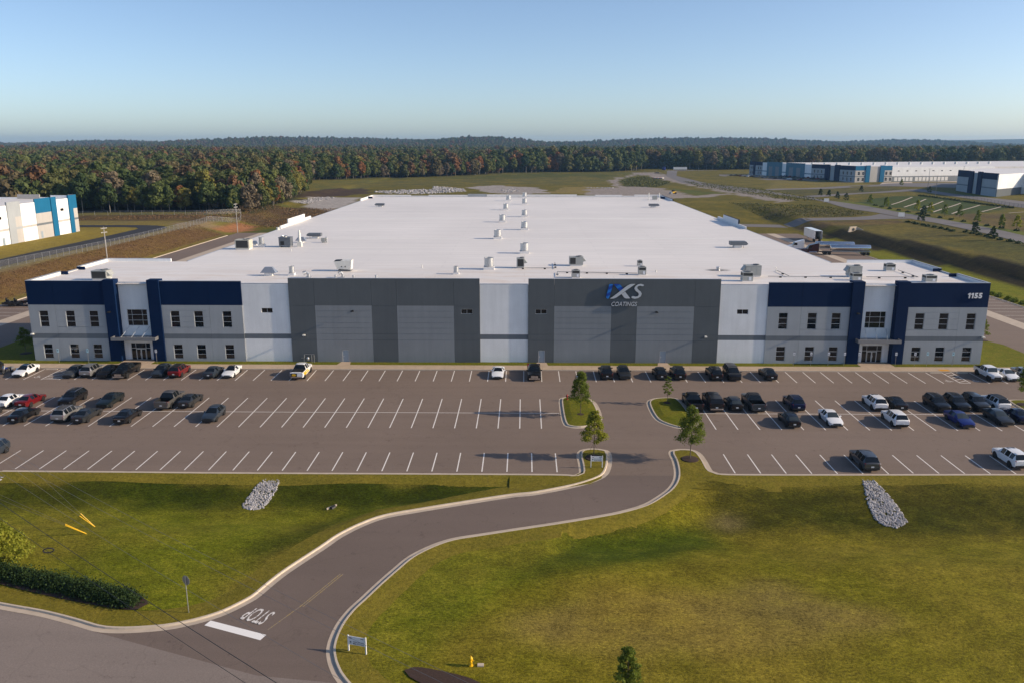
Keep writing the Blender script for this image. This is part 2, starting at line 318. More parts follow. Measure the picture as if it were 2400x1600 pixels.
# ground cover: surface colours, some with shade put in (rgb) and how much straw shows (alpha)
Cc = np.zeros(X.shape + (4,)); Cc[...] = (.10, .088, .014, .55)
def lay(mask, c): Cc[mask] = c
fr = Y < -45.4; drv = np.where(Y < -47, X > 12 + (Y + 45) * .6, X > 13)
lay(fr, (.122, .136, .006, .55)); lay(fr & drv, (.135, .125, .006, .8)); D = -45.4 - Yj
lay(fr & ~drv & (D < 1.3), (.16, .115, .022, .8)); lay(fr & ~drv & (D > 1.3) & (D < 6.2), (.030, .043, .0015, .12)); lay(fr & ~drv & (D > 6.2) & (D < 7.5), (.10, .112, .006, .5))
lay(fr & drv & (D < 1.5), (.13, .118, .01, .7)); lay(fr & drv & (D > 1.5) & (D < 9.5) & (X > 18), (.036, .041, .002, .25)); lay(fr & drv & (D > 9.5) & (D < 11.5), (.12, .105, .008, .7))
lay(fr & drv & inpoly([(-9,-61.5),(2,-58.5),(12,-56),(17,-53),(19,-58),(12,-62),(4,-65),(-8,-69),(-12,-68)], Xj, Yj), (.052, .072, .003, .2))
lay(fr & drv & inpoly([(-2,-71),(8,-68),(22,-66),(30,-72),(14,-76),(2,-75)], Xj, Yj), (.19, .145, .035, .9))
lay(fr & ~drv & inpoly([(-24,-66),(-19,-61),(-15,-56.5),(-21,-54),(-24,-60)], Xj, Yj), (.034, .05, .002, .15))
lay(fr & ~drv & inpoly([(-23,-70),(-20,-64),(-16,-58),(-12,-54.8),(-13.5,-54),(-17.5,-57.5),(-21.5,-64),(-24.5,-69)], Xj, Yj), (.19, .135, .03, .9))
lay(fr & inpoly([(19,-52.5),(20.4,-52.9),(21.3,-54.7),(20.2,-54.6)], X, Y), (.42, .30, .17, .2))
# left bank, neighbour lawn, fields
lay((X < -114) & (Y > -45.4) & (Y < 600), (.105, .105, .028, .7)); lay((Xj < -117) & (Xj > -129.5) & (Y > 10) & (Y < 192), (.135, .078, .034, .3)); lay((Xj < -129.5) & (Xj > -132.2) & (Y < 205) & (Y > 0), (.17, .145, .075, .6))
lay((Xj < -141) & (Y > -40) & (Y < 200), (.22, .17, .035, .9)); lay((Y > 200) & (Y < 232) & (Xj < -128), (.085, .055, .03, .3)); lay((Y > 190) & (Y < 204) & (Xj < -122), (.16, .13, .05, .6))
lay(inpoly([(-122.4,192.5),(-123.3,207),(-121.7,222),(-116,226),(-111,204.6),(-115.6,197.4)], Xj, Yj), (.30, .135, .062, .1)); lay(inpoly([(-140,194),(-125.6,213.7),(-123.8,196.5),(-129,177.7)], Xj, Yj), (.23, .17, .095, .3))
lay(inpoly([(-131,228),(-66,225),(-66,290),(-128,300)], Xj, Yj), (.075, .05, .03, .3)); lay(inpoly([(-112,200),(-66,200),(-66,226),(-100,228)], Xj, Yj), (.07, .085, .02, .3))
lay(inpoly([(-145,413),(-135,453),(-117,480),(-101,419),(-108,395),(-131,360),(-128,330)], Xj, Yj), (.055, .036, .026, .15))
lay(inpoly([(-128,329),(-126,373),(-103,373.5),(-95,353.6),(-94.8,303),(-96.5,285),(-106,293.7),(-116,300.5),(-116,319)], Xj, Yj), (.34, .315, .295, 0))
lay((Y > 600) & (Y < 840) & (X > -190) & (X < 130), (.080, .084, .020, .5)); lay(inpoly([(-60,640),(60,640),(100,760),(20,800),(-40,720)], Xj, Yj), (.062, .072, .016, .3)); lay(inpoly([(-150,480),(-60,520),(60,540),(90,600),(60,700),(-120,600)], Xj, Yj), (.088, .085, .024, .6))
lay(inpoly([(-44,497),(-23,522),(-9,506),(11,482),(17,421),(-8,408),(-23,420)], Xj, Yj), (.30, .27, .25, 0)); lay(inpoly([(16,420),(30,500),(52,505),(62,440),(40,405)], Xj, Yj), (.20, .155, .055, .5))
DIRT = [(44.7,468),(67.4,491),(72.2,560.6),(72.6,601.5),(87.4,667.8),(107.4,729),(128.6,820.7),(148.8,824.5),(141,686),(135.5,593),(141,531),(145.9,436),(148,367),(150,325),(138,325),(132.4,410.6),(128.5,494.7),(125,566),(123.4,747.8),(101,694.5),(81,601.6),(74,507),(92.8,499),(101,476),(103.7,422),(105.6,392),(134.4,418),(136,408),(104,372),(88,366),(60,380),(40,400)]
lay(inpoly(DIRT, Xj, Yj), (.26, .225, .20, 0)); lay(inpoly([(76,505),(100,500),(121,566),(119,700),(100,660),(84,600)], Xj, Yj), (.05, .058, .016, .15)); lay(inpoly([(104,478),(130,420),(108,396),(106,430)], Xj, Yj), (.075, .095, .02, .3))
# right side: verge, ditch side dark with painted-in shade and dry growth, hill, basins
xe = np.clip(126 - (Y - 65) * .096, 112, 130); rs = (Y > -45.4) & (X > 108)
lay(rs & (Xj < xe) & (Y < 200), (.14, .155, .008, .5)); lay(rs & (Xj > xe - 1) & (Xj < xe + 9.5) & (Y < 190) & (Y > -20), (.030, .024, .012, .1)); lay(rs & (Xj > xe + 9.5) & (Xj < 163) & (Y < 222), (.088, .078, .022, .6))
lay(rs & (Xj > xe + 14) & (Xj < 155) & (Yj > 70) & (Yj < 150), (.075, .075, .02, .4)); lay(inpoly([(112,200),(150,200),(155,217),(112,217)], Xj, Yj), (.105, .07, .035, .5)); lay(inpoly([(113,256),(124,236),(143,236),(155,246),(154,270),(120,300)], Xj, Yj), (.075, .062, .022, .4))
lay(inpoly([(173,160),(215,230),(215,247),(187,240),(180,200)], Xj, Yj), (.095, .068, .032, .4)); lay(inpoly([(175,316),(207,362),(237,373),(244,325),(235,279),(205,246),(187,240),(180,285)], Xj, Yj), (.042, .064, .014, .15)); lay((X > 168) & (X < 176) & (Y > 130) & (Y < 330), (.10, .125, .02, .3))  # basin ground stays flat; its dark green also stands in for slope shading
lay(inpoly([(255,400),(262,430),(286,430),(281,371),(276,372)], Xj, Yj), (.12, .13, .02, .3)); lay(inpoly([(172,378),(255,432),(268,495),(208,458),(166,432)], Xj, Yj), (.07, .068, .024, .4)); lay(inpoly([(167,447),(215,477),(272,520),(268,556),(258,555),(219,612)], Xj, Yj), (.15, .125, .035, .7))
FOREST = [(-9000,230),(-202,246),(-127,252),(-128,300),(-130,342),(-142,400),(-161,483),(-188,596),(-170,607),(-146,632),(-102,683),(-53,735),(-20,808),(35,835),(67,835),(133,876),(157,946),(211,899),(277,900),(420,905),(640,880),(9000,860),(9000,9000),(-9000,9000)]
lay(inpoly(FOREST, X, Y), (.030, .033, .014, .1)); lay((Y > 2600) | ((Y > 900) & (np.abs(X) > Y * .9)), (.040, .046, .022, .2))
fb = Y[:, 0] < -46.5      # soften the edges between lawn shades
for _ in range(3):
    q = Cc[fb]; r_ = q.copy(); r_[1:-1, 1:-1] = (q[:-2, 1:-1] + q[2:, 1:-1] + q[1:-1, :-2] + q[1:-1, 2:] + q[1:-1, 1:-1] * 2) / 6; Cc[fb] = r_
ny, nx = X.shape
idx = np.arange(ny * nx).reshape(ny, nx); Fq = np.stack([idx[:-1, :-1], idx[:-1, 1:], idx[1:, 1:], idx[1:, :-1]], -1).reshape(-1, 4)
far = (Y > 2600); Z = Z + far * RNG.normal(0, 3.2, Z.shape) * np.clip(Y / 4000, 0, 1.5)
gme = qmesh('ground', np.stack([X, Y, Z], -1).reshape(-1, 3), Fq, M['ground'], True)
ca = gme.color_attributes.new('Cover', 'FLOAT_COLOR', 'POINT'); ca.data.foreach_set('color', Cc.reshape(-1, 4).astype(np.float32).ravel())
tag(put('ground', gme), kind='structure')
# ------------------------------------------------------------------ paved sheets
def sheet(name, poly, zf, m, dz=.0, kind='structure', parent=None, thick=.0):
    T = tessellate_polygon([[Vector((x, y, 0)) for x, y in poly]]); b = MB()
    b.add([(x, y, zf(x, y) + dz) for x, y in poly], [t if orient(poly, t) else t[::-1] for t in T])
    o = b.build(name, m, parent); 
    if kind: tag(o, kind=kind)
    return o
zlot = lambda x, y: .0075 * min(y, 0.); zbs = lambda x, y: float(zb(np.array(y)))
lot = sheet('parking_lot', [(-114,-45.4),(108,-45.4),(108,-4.4),(-114,-4.4)], zlot, M['lot'])
iL = next(i for i, p in enumerate(DLs) if p[1] < -45.4); iR = next(i for i, p in enumerate(DRs) if p[1] < -45.4)
jL = min(range(len(DLs)), key=lambda i: math.dist(DLs[i], (-32.8,-73.35))); jR = min(range(len(DRs)), key=lambda i: math.dist(DRs[i], (-12.84,-78.92)))
SEAM = [(-27.8,-75.1),(-18.7,-78.2)]
drive = sheet('driveway', [(9.13,-45.4)] + DLs[iL:jL + 1] + SEAM + DRs[iR:jR + 1][::-1] + [(16.2,-45.4)], zbs, M['drive'])
sheet('street', DLs[jL:] + [(-70,-112),(40,-112),(40,-95.5)] + DRs[jR:][::-1] + SEAM[::-1], zbs, M['road'])
flat0 = lambda x, y: 0.
sideR = sheet('side_lot', PAVE_R, flat0, M['lot']); sideL = sheet('side_lot', PAVE_L, flat0, M['lot'])
for s, par in ((1, sideR), (-1, sideL)):
    fx = (lambda x: x) if s > 0 else (lambda x: -6.54 - x)
    b = MB(); xa, xb = sorted((fx(95.6), fx(98.9))); b.quad((xa, 22, .005), (xb, 22, .005), (xb, 198, .005), (xa, 198, .005)); b.build('concrete_strip', M['concrete'], par)
    for k in range(14):
        y = 24.6 + 3.62 * k; xa, xb = sorted((fx(99.3), fx(107.4))); b = MB(); b.quad((xa, y, .005), (xb, y, .005), (xb, y + .14, .005), (xa, y + .14, .005)); b.build('stall_line', M['worn_line'], par)
def drape(name, poly, m, dz=.10, kind='structure'): return sheet(name, poly, zt1, m, dz, kind)
def ribbon(name, A, B, m, dz=.1, n=40):
    def rs(P):
        d = [0]
        for p, q in zip(P, P[1:]): d.append(d[-1] + math.dist(p, q))
        t = np.linspace(0, d[-1], n); return list(zip(np.interp(t, d, [p[0] for p in P]), np.interp(t, d, [p[1] for p in P])))
    a, b2 = rs(A), rs(B); mb = MB(); strip(mb, a, [zt1(*p) + dz for p in a], b2, [zt1(*p) + dz for p in b2])
    return tag(mb.build(name, m), kind='structure')
ribbon('neighbour_drive', [(-133.5,20),(-133.2,101),(-132.3,127),(-132,153),(-132,168),(-133.5,178),(-139,185.5),(-148,187.5),(-200,187.5)], [(-142,20),(-142,101),(-142,127),(-142,153),(-142,166),(-142.3,173),(-145,178),(-149,180),(-200,180)], M['black_asphalt'], .08)
ribbon('access_road', [(155,60),(157.4,132),(160.3,160),(161.2,176),(163,199),(162.5,210),(162,219),(160.6,257),(157,267),(157.5,290),(161,316),(161.8,342),(159,372),(154.4,401)], [(166,60),(169,152),(171.5,170),(172.2,182),(173.6,205),(174,218),(173,232),(172,246),(171.8,274),(171.1,292),(168,322),(167.5,350),(165,372),(163,408)], M['far_asphalt'], .12)
ribbon('branch_road', [(161.5,219.6),(155,221),(142.7,219),(120,219),(90,226)], [(160,246),(152.4,237),(143.3,231.8),(124.5,231.7),(92,238)], M['far_asphalt'], .09)
ribbon('pad_road', [(169,361),(210,392),(254,425),(259.5,416.7),(255.5,371),(253.8,343.5),(243.4,279),(250,240)], [(167,375),(215,406),(258,443),(272,448),(270.7,401),(272,360),(268,300),(275,240)], M['far_asphalt'], .09)
ribbon('dock_road', [(162,431),(208.8,458.7),(268,494.7),(284,482),(305.6,467.5)], [(166,447),(215,476.6),(272,520),(290.6,546),(350,540)], M['far_asphalt'], .09)
drape('dock_apron', [(276,524),(300,505),(420,540),(420,588),(363,577),(290,552)], M['concrete'], .14)
drape('far_lot', [(190,690),(212,604),(237,604),(257,552),(268,553),(232,728),(200,735)], M['far_asphalt'], .10)
ribbon('far_road', [(150,405),(130,560),(140,700),(168,860),(230,880)], [(163,408),(146,560),(150,700),(176,840),(232,868)], M['far_asphalt'], .07)
# ------------------------------------------------------------------ kerbs
def kerb(P, side, zf, name='kerb', closed=False, gut=.5, parent=None, verge=True, gmat='verge'):
    """gutter pan, kerb and grassed verge along the edge P of the asphalt; side +1: grass lies to the left"""
    O = lambda d: offset(P, side * d, closed); Z0 = [zf(*p) for p in P]; A = lambda h: [z + h for z in Z0]
    g = MB(); strip(g, P, A(.012), O(gut), A(.004), closed); kb = MB()
    strip(kb, O(gut), A(.0), O(gut + .04), A(.145), closed); strip(kb, O(gut + .04), A(.145), O(gut + .2), A(.15), closed); strip(kb, O(gut + .2), A(.15), O(gut + .21), A(-.1), closed)
    k = kb.build(name, M['curb'], parent); g.build('gutter', M['concrete'], k)
    if parent is None: tag(k, kind='structure')
    if verge:
        o1 = O(gut + .2); v = MB(); o2 = O(gut + 1.2); o3 = O(gut + 2.6)
        strip(v, o1, A(.13), o2, [max(zt1(*p) + .07, z - .6) for p, z in zip(o2, Z0)]); strip(v, o2, [max(zt1(*p) + .07, z - .6) for p, z in zip(o2, Z0)], o3, [zt1(*p) - .02 for p in o3])
        v.build('verge_grass', M[gmat], k)
    return k
zsurf = lambda x, y: zlot(x, y) if y > -45.4 else zbs(x, y)
PEN_L = [(5.5,-45.3),(6.0,-44.8),(6.08,-42.5),(6.07,-39.67),(6.52,-38.13),(7.59,-37.53),(8.86,-37.58),(9.83,-38.09),(10.15,-39.61)]
PEN_R = [(21.3,-44.7),(20.76,-44.06),(20.72,-41.09),(20.5,-38.78),(19.68,-37.66),(18.05,-37.51),(17.08,-37.98),(16.71,-39.18)]
kerb(crom([(-57.2,-45.0),(-45,-45.05),(-33,-45.15),(-10,-45.1),(3,-45.1)] + PEN_L + DL[1:-1] + [(-60,-66.1)], .55), -1, zsurf)
kerb(crom([(85,-44.3),(60,-44.3),(40,-44.6),(26,-44.8)] + PEN_R + DR[1:], .55), 1, zsurf)
zpen = lambda x, y: zlot(x, y) + .135 if y > -45.75 else (zbs(x, y) + .135) * (1 - min(1, (-45.75 - y) / 2.6)) + (zt1(x, y) + .05) * min(1, (-45.75 - y) / 2.6)
kL = crom(PEN_L + DL[1:6], .5); kL = [p for p in offset(kL, -.69) if p[1] > -48.6]
sheet('grass_peninsula', kL + [(-1.5,-48.6),(-1.5,-46.9),(-1.5,-45.79),(2,-45.8),(5.0,-45.85)], zpen, M['verge'])
kR = crom(PEN_R + DR[1:5], .5); kR = [p for p in offset(kR, .69) if p[1] > -48.6]
sheet('grass_peninsula', kR + [(20,-48.6),(27,-48.6),(27,-46.8),(27,-45.5),(23,-45.5)], zpen, M['verge'])
def island(P, tree=None):
    P = crom(P, .5, True)
    a = sum(P[i][0] * P[(i + 1) % len(P)][1] - P[(i + 1) % len(P)][0] * P[i][1] for i in range(len(P)))
    if a < 0: P = P[::-1]
    cx, cy = sum(p[0] for p in P) / len(P), sum(p[1] for p in P) / len(P)
    k = kerb(P, 1, zlot, 'traffic_island', True, .42, verge=False); c = offset(P, .62, True)
    b = MB(); n = len(c); mid = [(cx + (x - cx) * .6, cy + (y - cy) * .6) for x, y in c]
    strip(b, c, [zlot(*p) + .14 for p in c], mid, [zlot(*p) + .27 for p in mid], True); b.add([(x, y, zlot(x, y) + .27) for x, y in mid], [tuple(range(n))]); b.build('island_grass', M['grass'], k)
island([(4.8,-20.26),(5.21,-18.29),(6.3,-17.88),(8.71,-18.3),(9.7,-19.46),(10.2,-22.3),(10.26,-26.75),(9.87,-28.44),(8.98,-29.89),(7.28,-30.72),(5.66,-30.34),(4.91,-28.52)])
island([(16.82,-20.79),(17.74,-18.6),(19.77,-17.83),(21.25,-18.06),(21.95,-19.76),(22.25,-24.39),(22.34,-29.0),(21.54,-30.31),(19.81,-30.81),(17.9,-29.15),(16.9,-26.65)])
island([(66.6,-19.6),(67.3,-18.3),(69.5,-18.1),(71.5,-18.8),(71.8,-24),(71.5,-29.4),(70,-30.6),(67.8,-30.4),(66.7,-28.8),(66.5,-24)])
# kerbs of the side lots
for xx, sd in ((108., -1), (-114.54, 1)): kerb([(xx, y) for y in np.arange(-4., 199, 12)], sd, flat0, verge=False, gut=.3)
# ------------------------------------------------------------------ pavement in front, door walks, strip lawn
walk = tag(empty('sidewalk', (-3.27, -3.1, .12)), kind='structure')
nsl = 104; xw = np.linspace(-84, 77.5, nsl + 1)
b = MB(); b.box(-.775, .775, -1.2, 1.2, -.25, .0); slabme = b.mesh('slab', M['walk'])
for i in range(nsl):
    o = put('slab', slabme, walk); o.location = ((xw[i] + xw[i + 1]) / 2 + 3.27, 0, random.uniform(-.004, .004))
    o.scale = ((xw[i + 1] - xw[i] - .02) / 1.55, 1, 1)
b = MB(); b.box(-84, 77.5, -4.46, -4.31, -.2, .105); b.build('kerb_edge', M['curb'], walk, world=True)
sheet('strip_lawn', [(-79.9,-1.9),(73.3,-1.9),(73.3,.15),(-79.9,.15)], flat0, M['grass'], .10)
sheet('side_lawn', [(73.3,-1.9),(84.6,-1.9),(84.6,13.4),(82.8,17.1),(76,27),(73.5,27),(73.3,0)], flat0, M['grass'], .08)
sheet('side_lawn', MIR([(73.3,-1.9),(84.6,-1.9),(84.6,13.4),(82.8,17.1),(76,27),(73.5,27),(73.3,0)]), flat0, M['grass'], .08)
for x0, x1 in ((-65.3,-60.1),(53.6,58.9)):
    b = MB(); b.box(x0, x1, -1.92, 1.0, -.1, .13); b.build('entrance_walk', M['walk'], walk, world=True)
for x in (-28.9, 2.85, 22.4): b = MB(); b.hexa([(x - 1.1, -1.92, -.1), (x + 1.0, -1.92, -.1), (x + .75, -.1, -.1), (x - .75, -.1, -.1), (x - 1.1, -1.92, .13), (x + 1.0, -1.92, .13), (x + .75, -.1, .13), (x - .75, -.1, .13)]); b.build('door_walk', M['walk'], walk, world=True)
# ------------------------------------------------------------------ stall lines and other paint on the lot
def line(x0, y0, x1, y1, w_=.13, m='line', name='stall_line', par=lot, dz=.005):
    dx, dy = x1 - x0, y1 - y0; l = math.hypot(dx, dy); nx_, ny_ = -dy / l * w_ / 2, dx / l * w_ / 2
    b = MB(); P = [(x0 + nx_, y0 + ny_), (x0 - nx_, y0 - ny_), (x1 - nx_, y1 - ny_), (x1 + nx_, y1 + ny_)]
    b.quad(*[(px, py, zsurf(px, py) + dz) for px, py in P]); return b.build(name, M[m], par)
ALN = [-83.8, -81.1, -78.42, -75.66, -73.0] + [-70.25] + list(np.linspace(-67.95, 62.46, 49)) + [69.22, 71.91, 74.6, 77.3]
for x in ALN: line(x, -4.62, x, -10.4)
for x in (64.95, 66.5): line(x, -4.5, x, -10.2)
line(64.95, -10.2, 66.5, -10.2); line(-73.0, -10.05, -70.25, -10.05)
for k in range(7): line(-73.0, -5.2 - k * .75 + .35, -70.25, -4.6 - k * .75 - .9, .12)
for k in range(5): line(64.95, -5.4 - k * 1.1, 66.5, -4.5 - k * 1.1, .12)
for k in range(-14, 38):
    x = -36.03 + 2.733 * k
    if x < 4.5 or 23.5 < x < 66: line(x, -18.9, x, -30.8)
line(-78, -24.9, 4.7, -24.85, .12); line(22.4, -24.7, 66.3, -24.5, .12)
for x in [-31.95 - 2.684 * k for k in range(11)] + [-29.25 + 2.743 * k for k in range(13)] + [23.05 + 2.77 * k for k in range(16)]: line(x, -39.1, x, -44.35 if x > 40 else -44.6)
def ada(x, y):
    b = MB(); Z_ = zlot(x, y) + .006
    for t in range(9):
        a0, a1 = R(-200 + t * 24), R(-200 + (t + 1) * 24); b.quad((x + .32 * math.cos(a0), y + .32 * math.sin(a0), Z_), (x + .43 * math.cos(a0), y + .43 * math.sin(a0), Z_), (x + .43 * math.cos(a1), y + .43 * math.sin(a1), Z_), (x + .32 * math.cos(a1), y + .32 * math.sin(a1), Z_))
    for p in ([(-.1,.1),(.02,.1),(.02,.65),(-.1,.65)], [(-.1,.1),(-.1,0),(.42,0),(.42,.1)], [(.42,.1),(.33,.05),(.55,-.4),(.66,-.36)], [(-.02,.35),(-.02,.26),(.38,.26),(.38,.35)], [(-.14,.70),(.04,.70),(.04,.88),(-.14,.88)]): b.quad(*[(x + u, y + v_, Z_) for u, v_ in p])
    return b.build('accessible_symbol', M['worn_line'], lot)
ada(-74.4, -9.0); ada(63.7, -9.2); ada(67.8, -9.1)
b = MB(); b.quad((64.95, -4.28, .13), (66.5, -4.28, .13), (66.5, -3.3, .13), (64.95, -3.3, .13)); b.build('warning_pad', M['tactile'], walk, world=True)
for x, lb in ((-74.4, 'concrete wheel stop beside the grey sedan near left entrance'), (63.9, 'concrete wheel stop left of the yellow warning pad'), (67.9, 'concrete wheel stop right of the yellow warning pad')):
    b = MB(); b.hexa([(x - .9, -5.0, -.04), (x + .9, -5.0, -.04), (x + .9, -4.8, -.04), (x - .9, -4.8, -.04), (x - .87, -4.96, .1), (x + .87, -4.96, .1), (x + .87, -4.84, .1), (x - .87, -4.84, .1)]); tag(b.build('wheel_stop', M['curb']), lb, 'wheel stop', 'concrete wheel stops by the front pavement')
# driveway paint
for dx in (0, .24):
    line(-15.62 + dx, -65.15, -17.84 + dx, -69.98, .11, 'yellow_line', 'centre_line', drive)
line(-17.84, -69.98, -19.5, -73.0, .09, 'yellow_line', 'centre_line', drive)
b = MB(); b.add([(x, y, zbs(x, y) + .006) for x, y in [(-24.55,-72.5),(-24.3,-71.88),(-19.42,-73.61),(-19.68,-74.26)]], [(3, 2, 1, 0)]); b.build('stop_bar', M['stopbar'], drive)
def text_mesh(name, s, m, size=1., ext=0., shear=0., bold=0., ax='LEFT'):
    cu = bpy.data.curves.new(name, 'FONT'); cu.body = s; cu.size = size; cu.extrude = ext; cu.shear = shear; cu.offset = bold; cu.align_x = ax; cu.resolution_u = 3
    o = bpy.data.objects.new(name, cu); COL.objects.link(o); dg = bpy.context.evaluated_depsgraph_get(); me = bpy.data.meshes.new_from_object(o.evaluated_get(dg)); bpy.data.objects.remove(o); bpy.data.curves.remove(cu)
    me.materials.clear(); me.materials.append(m); me.polygons.foreach_set('material_index', [0] * len(me.polygons)); me.name = name; return me
def fit(me, w_, h_):
    c = np.empty(len(me.vertices) * 3, np.float32); me.vertices.foreach_get('co', c); c = c.reshape(-1, 3); lo, hi = c.min(0), c.max(0)
    c[:, 0] = (c[:, 0] - lo[0]) / (hi[0] - lo[0]) * w_; c[:, 1] = (c[:, 1] - lo[1]) / (hi[1] - lo[1]) * h_; me.vertices.foreach_set('co', c.ravel()); me.update(); return me
me = fit(text_mesh('stop_lettering', 'STOP', M['worn_line'], 1, 0, 0, .01), 2.15, 1.85)
o = put('stop_lettering', me, drive); ux = Vector((-.942, .335, 0)); uy = Vector((-.43, -.903, -.903 * -.045)); uz = Vector((0, 0, 1))
o.matrix_local = Matrix(((ux.x, uy.x, 0, -19.5), (ux.y, uy.y, 0, -70.75), (ux.y * .045, uy.y * .045, 1, zbs(0, -70.75) + .006), (0, 0, 0, 1)))
# ------------------------------------------------------------------ main building
bld = tag(empty('warehouse', (-3.27, 0, 0)), 'huge white-roofed warehouse with navy and grey front wall panels', 'warehouse')
CXB = -3.27
WALLM = ['navy', 'white', 'lgrey', 'dgrey', 'mgrey', 'band', 'coping', 'roofwhite']; WM = [M[k] for k in WALLM]; WI = {k: i for i, k in enumerate(WALLM)}
def panel(x0, x1, zt_, yf, zones, holes=(), grooves=(), thick=.32, name='wall_panel', z0=-.3, cop=True):
    """one tilt-up wall panel: paint zones (ztop,mat), window openings, recessed grooves; joints stay open by 2 cm"""
    x0 += .012; x1 -= .012
    xs = sorted({x0, x1, *[h[0] for h in holes], *[h[1] for h in holes]}); zs = {z0, zt_, *[z for z, _ in zones if z < zt_], *[h[2] for h in holes], *[h[3] for h in holes]}
    for g in grooves: zs |= {g - .03, g + .03}
    zs = sorted(zs); b = MB(); cell = {}
    for i in range(len(xs) - 1):
        for j in range(len(zs) - 1):
            xm, zm = (xs[i] + xs[i + 1]) / 2, (zs[j] + zs[j + 1]) / 2
            if any(h[0] < xm < h[1] and h[2] < zm < h[3] for h in holes): continue
            gd = .035 if any(abs(zm - g) < .03 for g in grooves) else 0.
            mi = WI[next(m for z, m in zones if zm < z)]; y = yf + gd
            b.quad((xs[i], y, zs[j]), (xs[i + 1], y, zs[j]), (xs[i + 1], y, zs[j + 1]), (xs[i], y, zs[j + 1]), mi)
            if gd:
                for zz in (zs[j], zs[j + 1]): b.quad((xs[i], yf, zz), (xs[i + 1], yf, zz), (xs[i + 1], y, zz), (xs[i], y, zz), mi)
    for xa, xb, za, zb_ in holes:
        for q in (((xa, za), (xb, za)), ((xb, za), (xb, zb_)), ((xb, zb_), (xa, zb_)), ((xa, zb_), (xa, za))):
            (ax, az), (bx, bz) = q; b.quad((ax, yf, az), (bx, yf, bz), (bx, yf + .22, bz), (ax, yf + .22, az), WI[next(m for z, m in zones if (za + zb_) / 2 < z)])
    prev = z0
    for z, m in zones:
        zz = min(z, zt_)
        for x in (x0, x1): b.quad((x, yf, prev), (x, yf + thick, prev), (x, yf + thick, zz), (x, yf, zz), WI[m])
        prev = zz
    b.quad((x0, yf + thick, z0), (x1, yf + thick, z0), (x1, yf + thick, zt_), (x0, yf + thick, zt_), WI['roofwhite'])
    b.box(x0, x1, yf - .015, yf + thick + .02, zt_, zt_ + .05, WI['coping'] if cop else WI[zones[-1][1]])
    return b.build(name, WM, bld, world=True)
def window(xa, xb, za, zb_, y, cols=(1,), rows=(1, 1, 1), fw_=.055, par=bld, name='window', world=True):
    """frame with mullions as one part, every pane a sub-part"""
    b = MB(); d = .07; W_ = xb - xa; H_ = zb_ - za
    b.box(xa, xb, y, y + d, za, za + fw_); b.box(xa, xb, y, y + d, zb_ - fw_, zb_); b.box(xa, xa + fw_, y, y + d, za + fw_, zb_ - fw_); b.box(xb - fw_, xb, y, y + d, za + fw_, zb_ - fw_)
    xs = np.cumsum([0] + list(cols)) / sum(cols) * W_ + xa; zs = np.cumsum([0] + list(rows)) / sum(rows) * H_ + za
    for z in zs[1:-1]: b.box(xa + fw_, xb - fw_, y + .004, y + d - .004, z - fw_ * .55, z + fw_ * .55)
    for x in xs[1:-1]: b.box(x - fw_ * .5, x + fw_ * .5, y + .008, y + d - .008, za + fw_, zb_ - fw_)
    b.box(xa - .03, xb + .03, y - .06, y - .002, za - .05, za + .0)
    f = b.build(name, M['frame'], par, world=world)
    for i in range(len(cols)):
        for j in range(len(rows)):
            g = MB(); g.quad((xs[i], y + .04, zs[j]), (xs[i + 1], y + .04, zs[j]), (xs[i + 1], y + .04, zs[j + 1]), (xs[i], y + .04, zs[j + 1])); g.build('pane', M['glass'], f)
    return f
OZ = [(3.83, 'lgrey'), (4.65, 'band'), (9.33, 'lgrey'), (20, 'navy')]
GR = [8.47, 7.45, 6.59, 5.70]
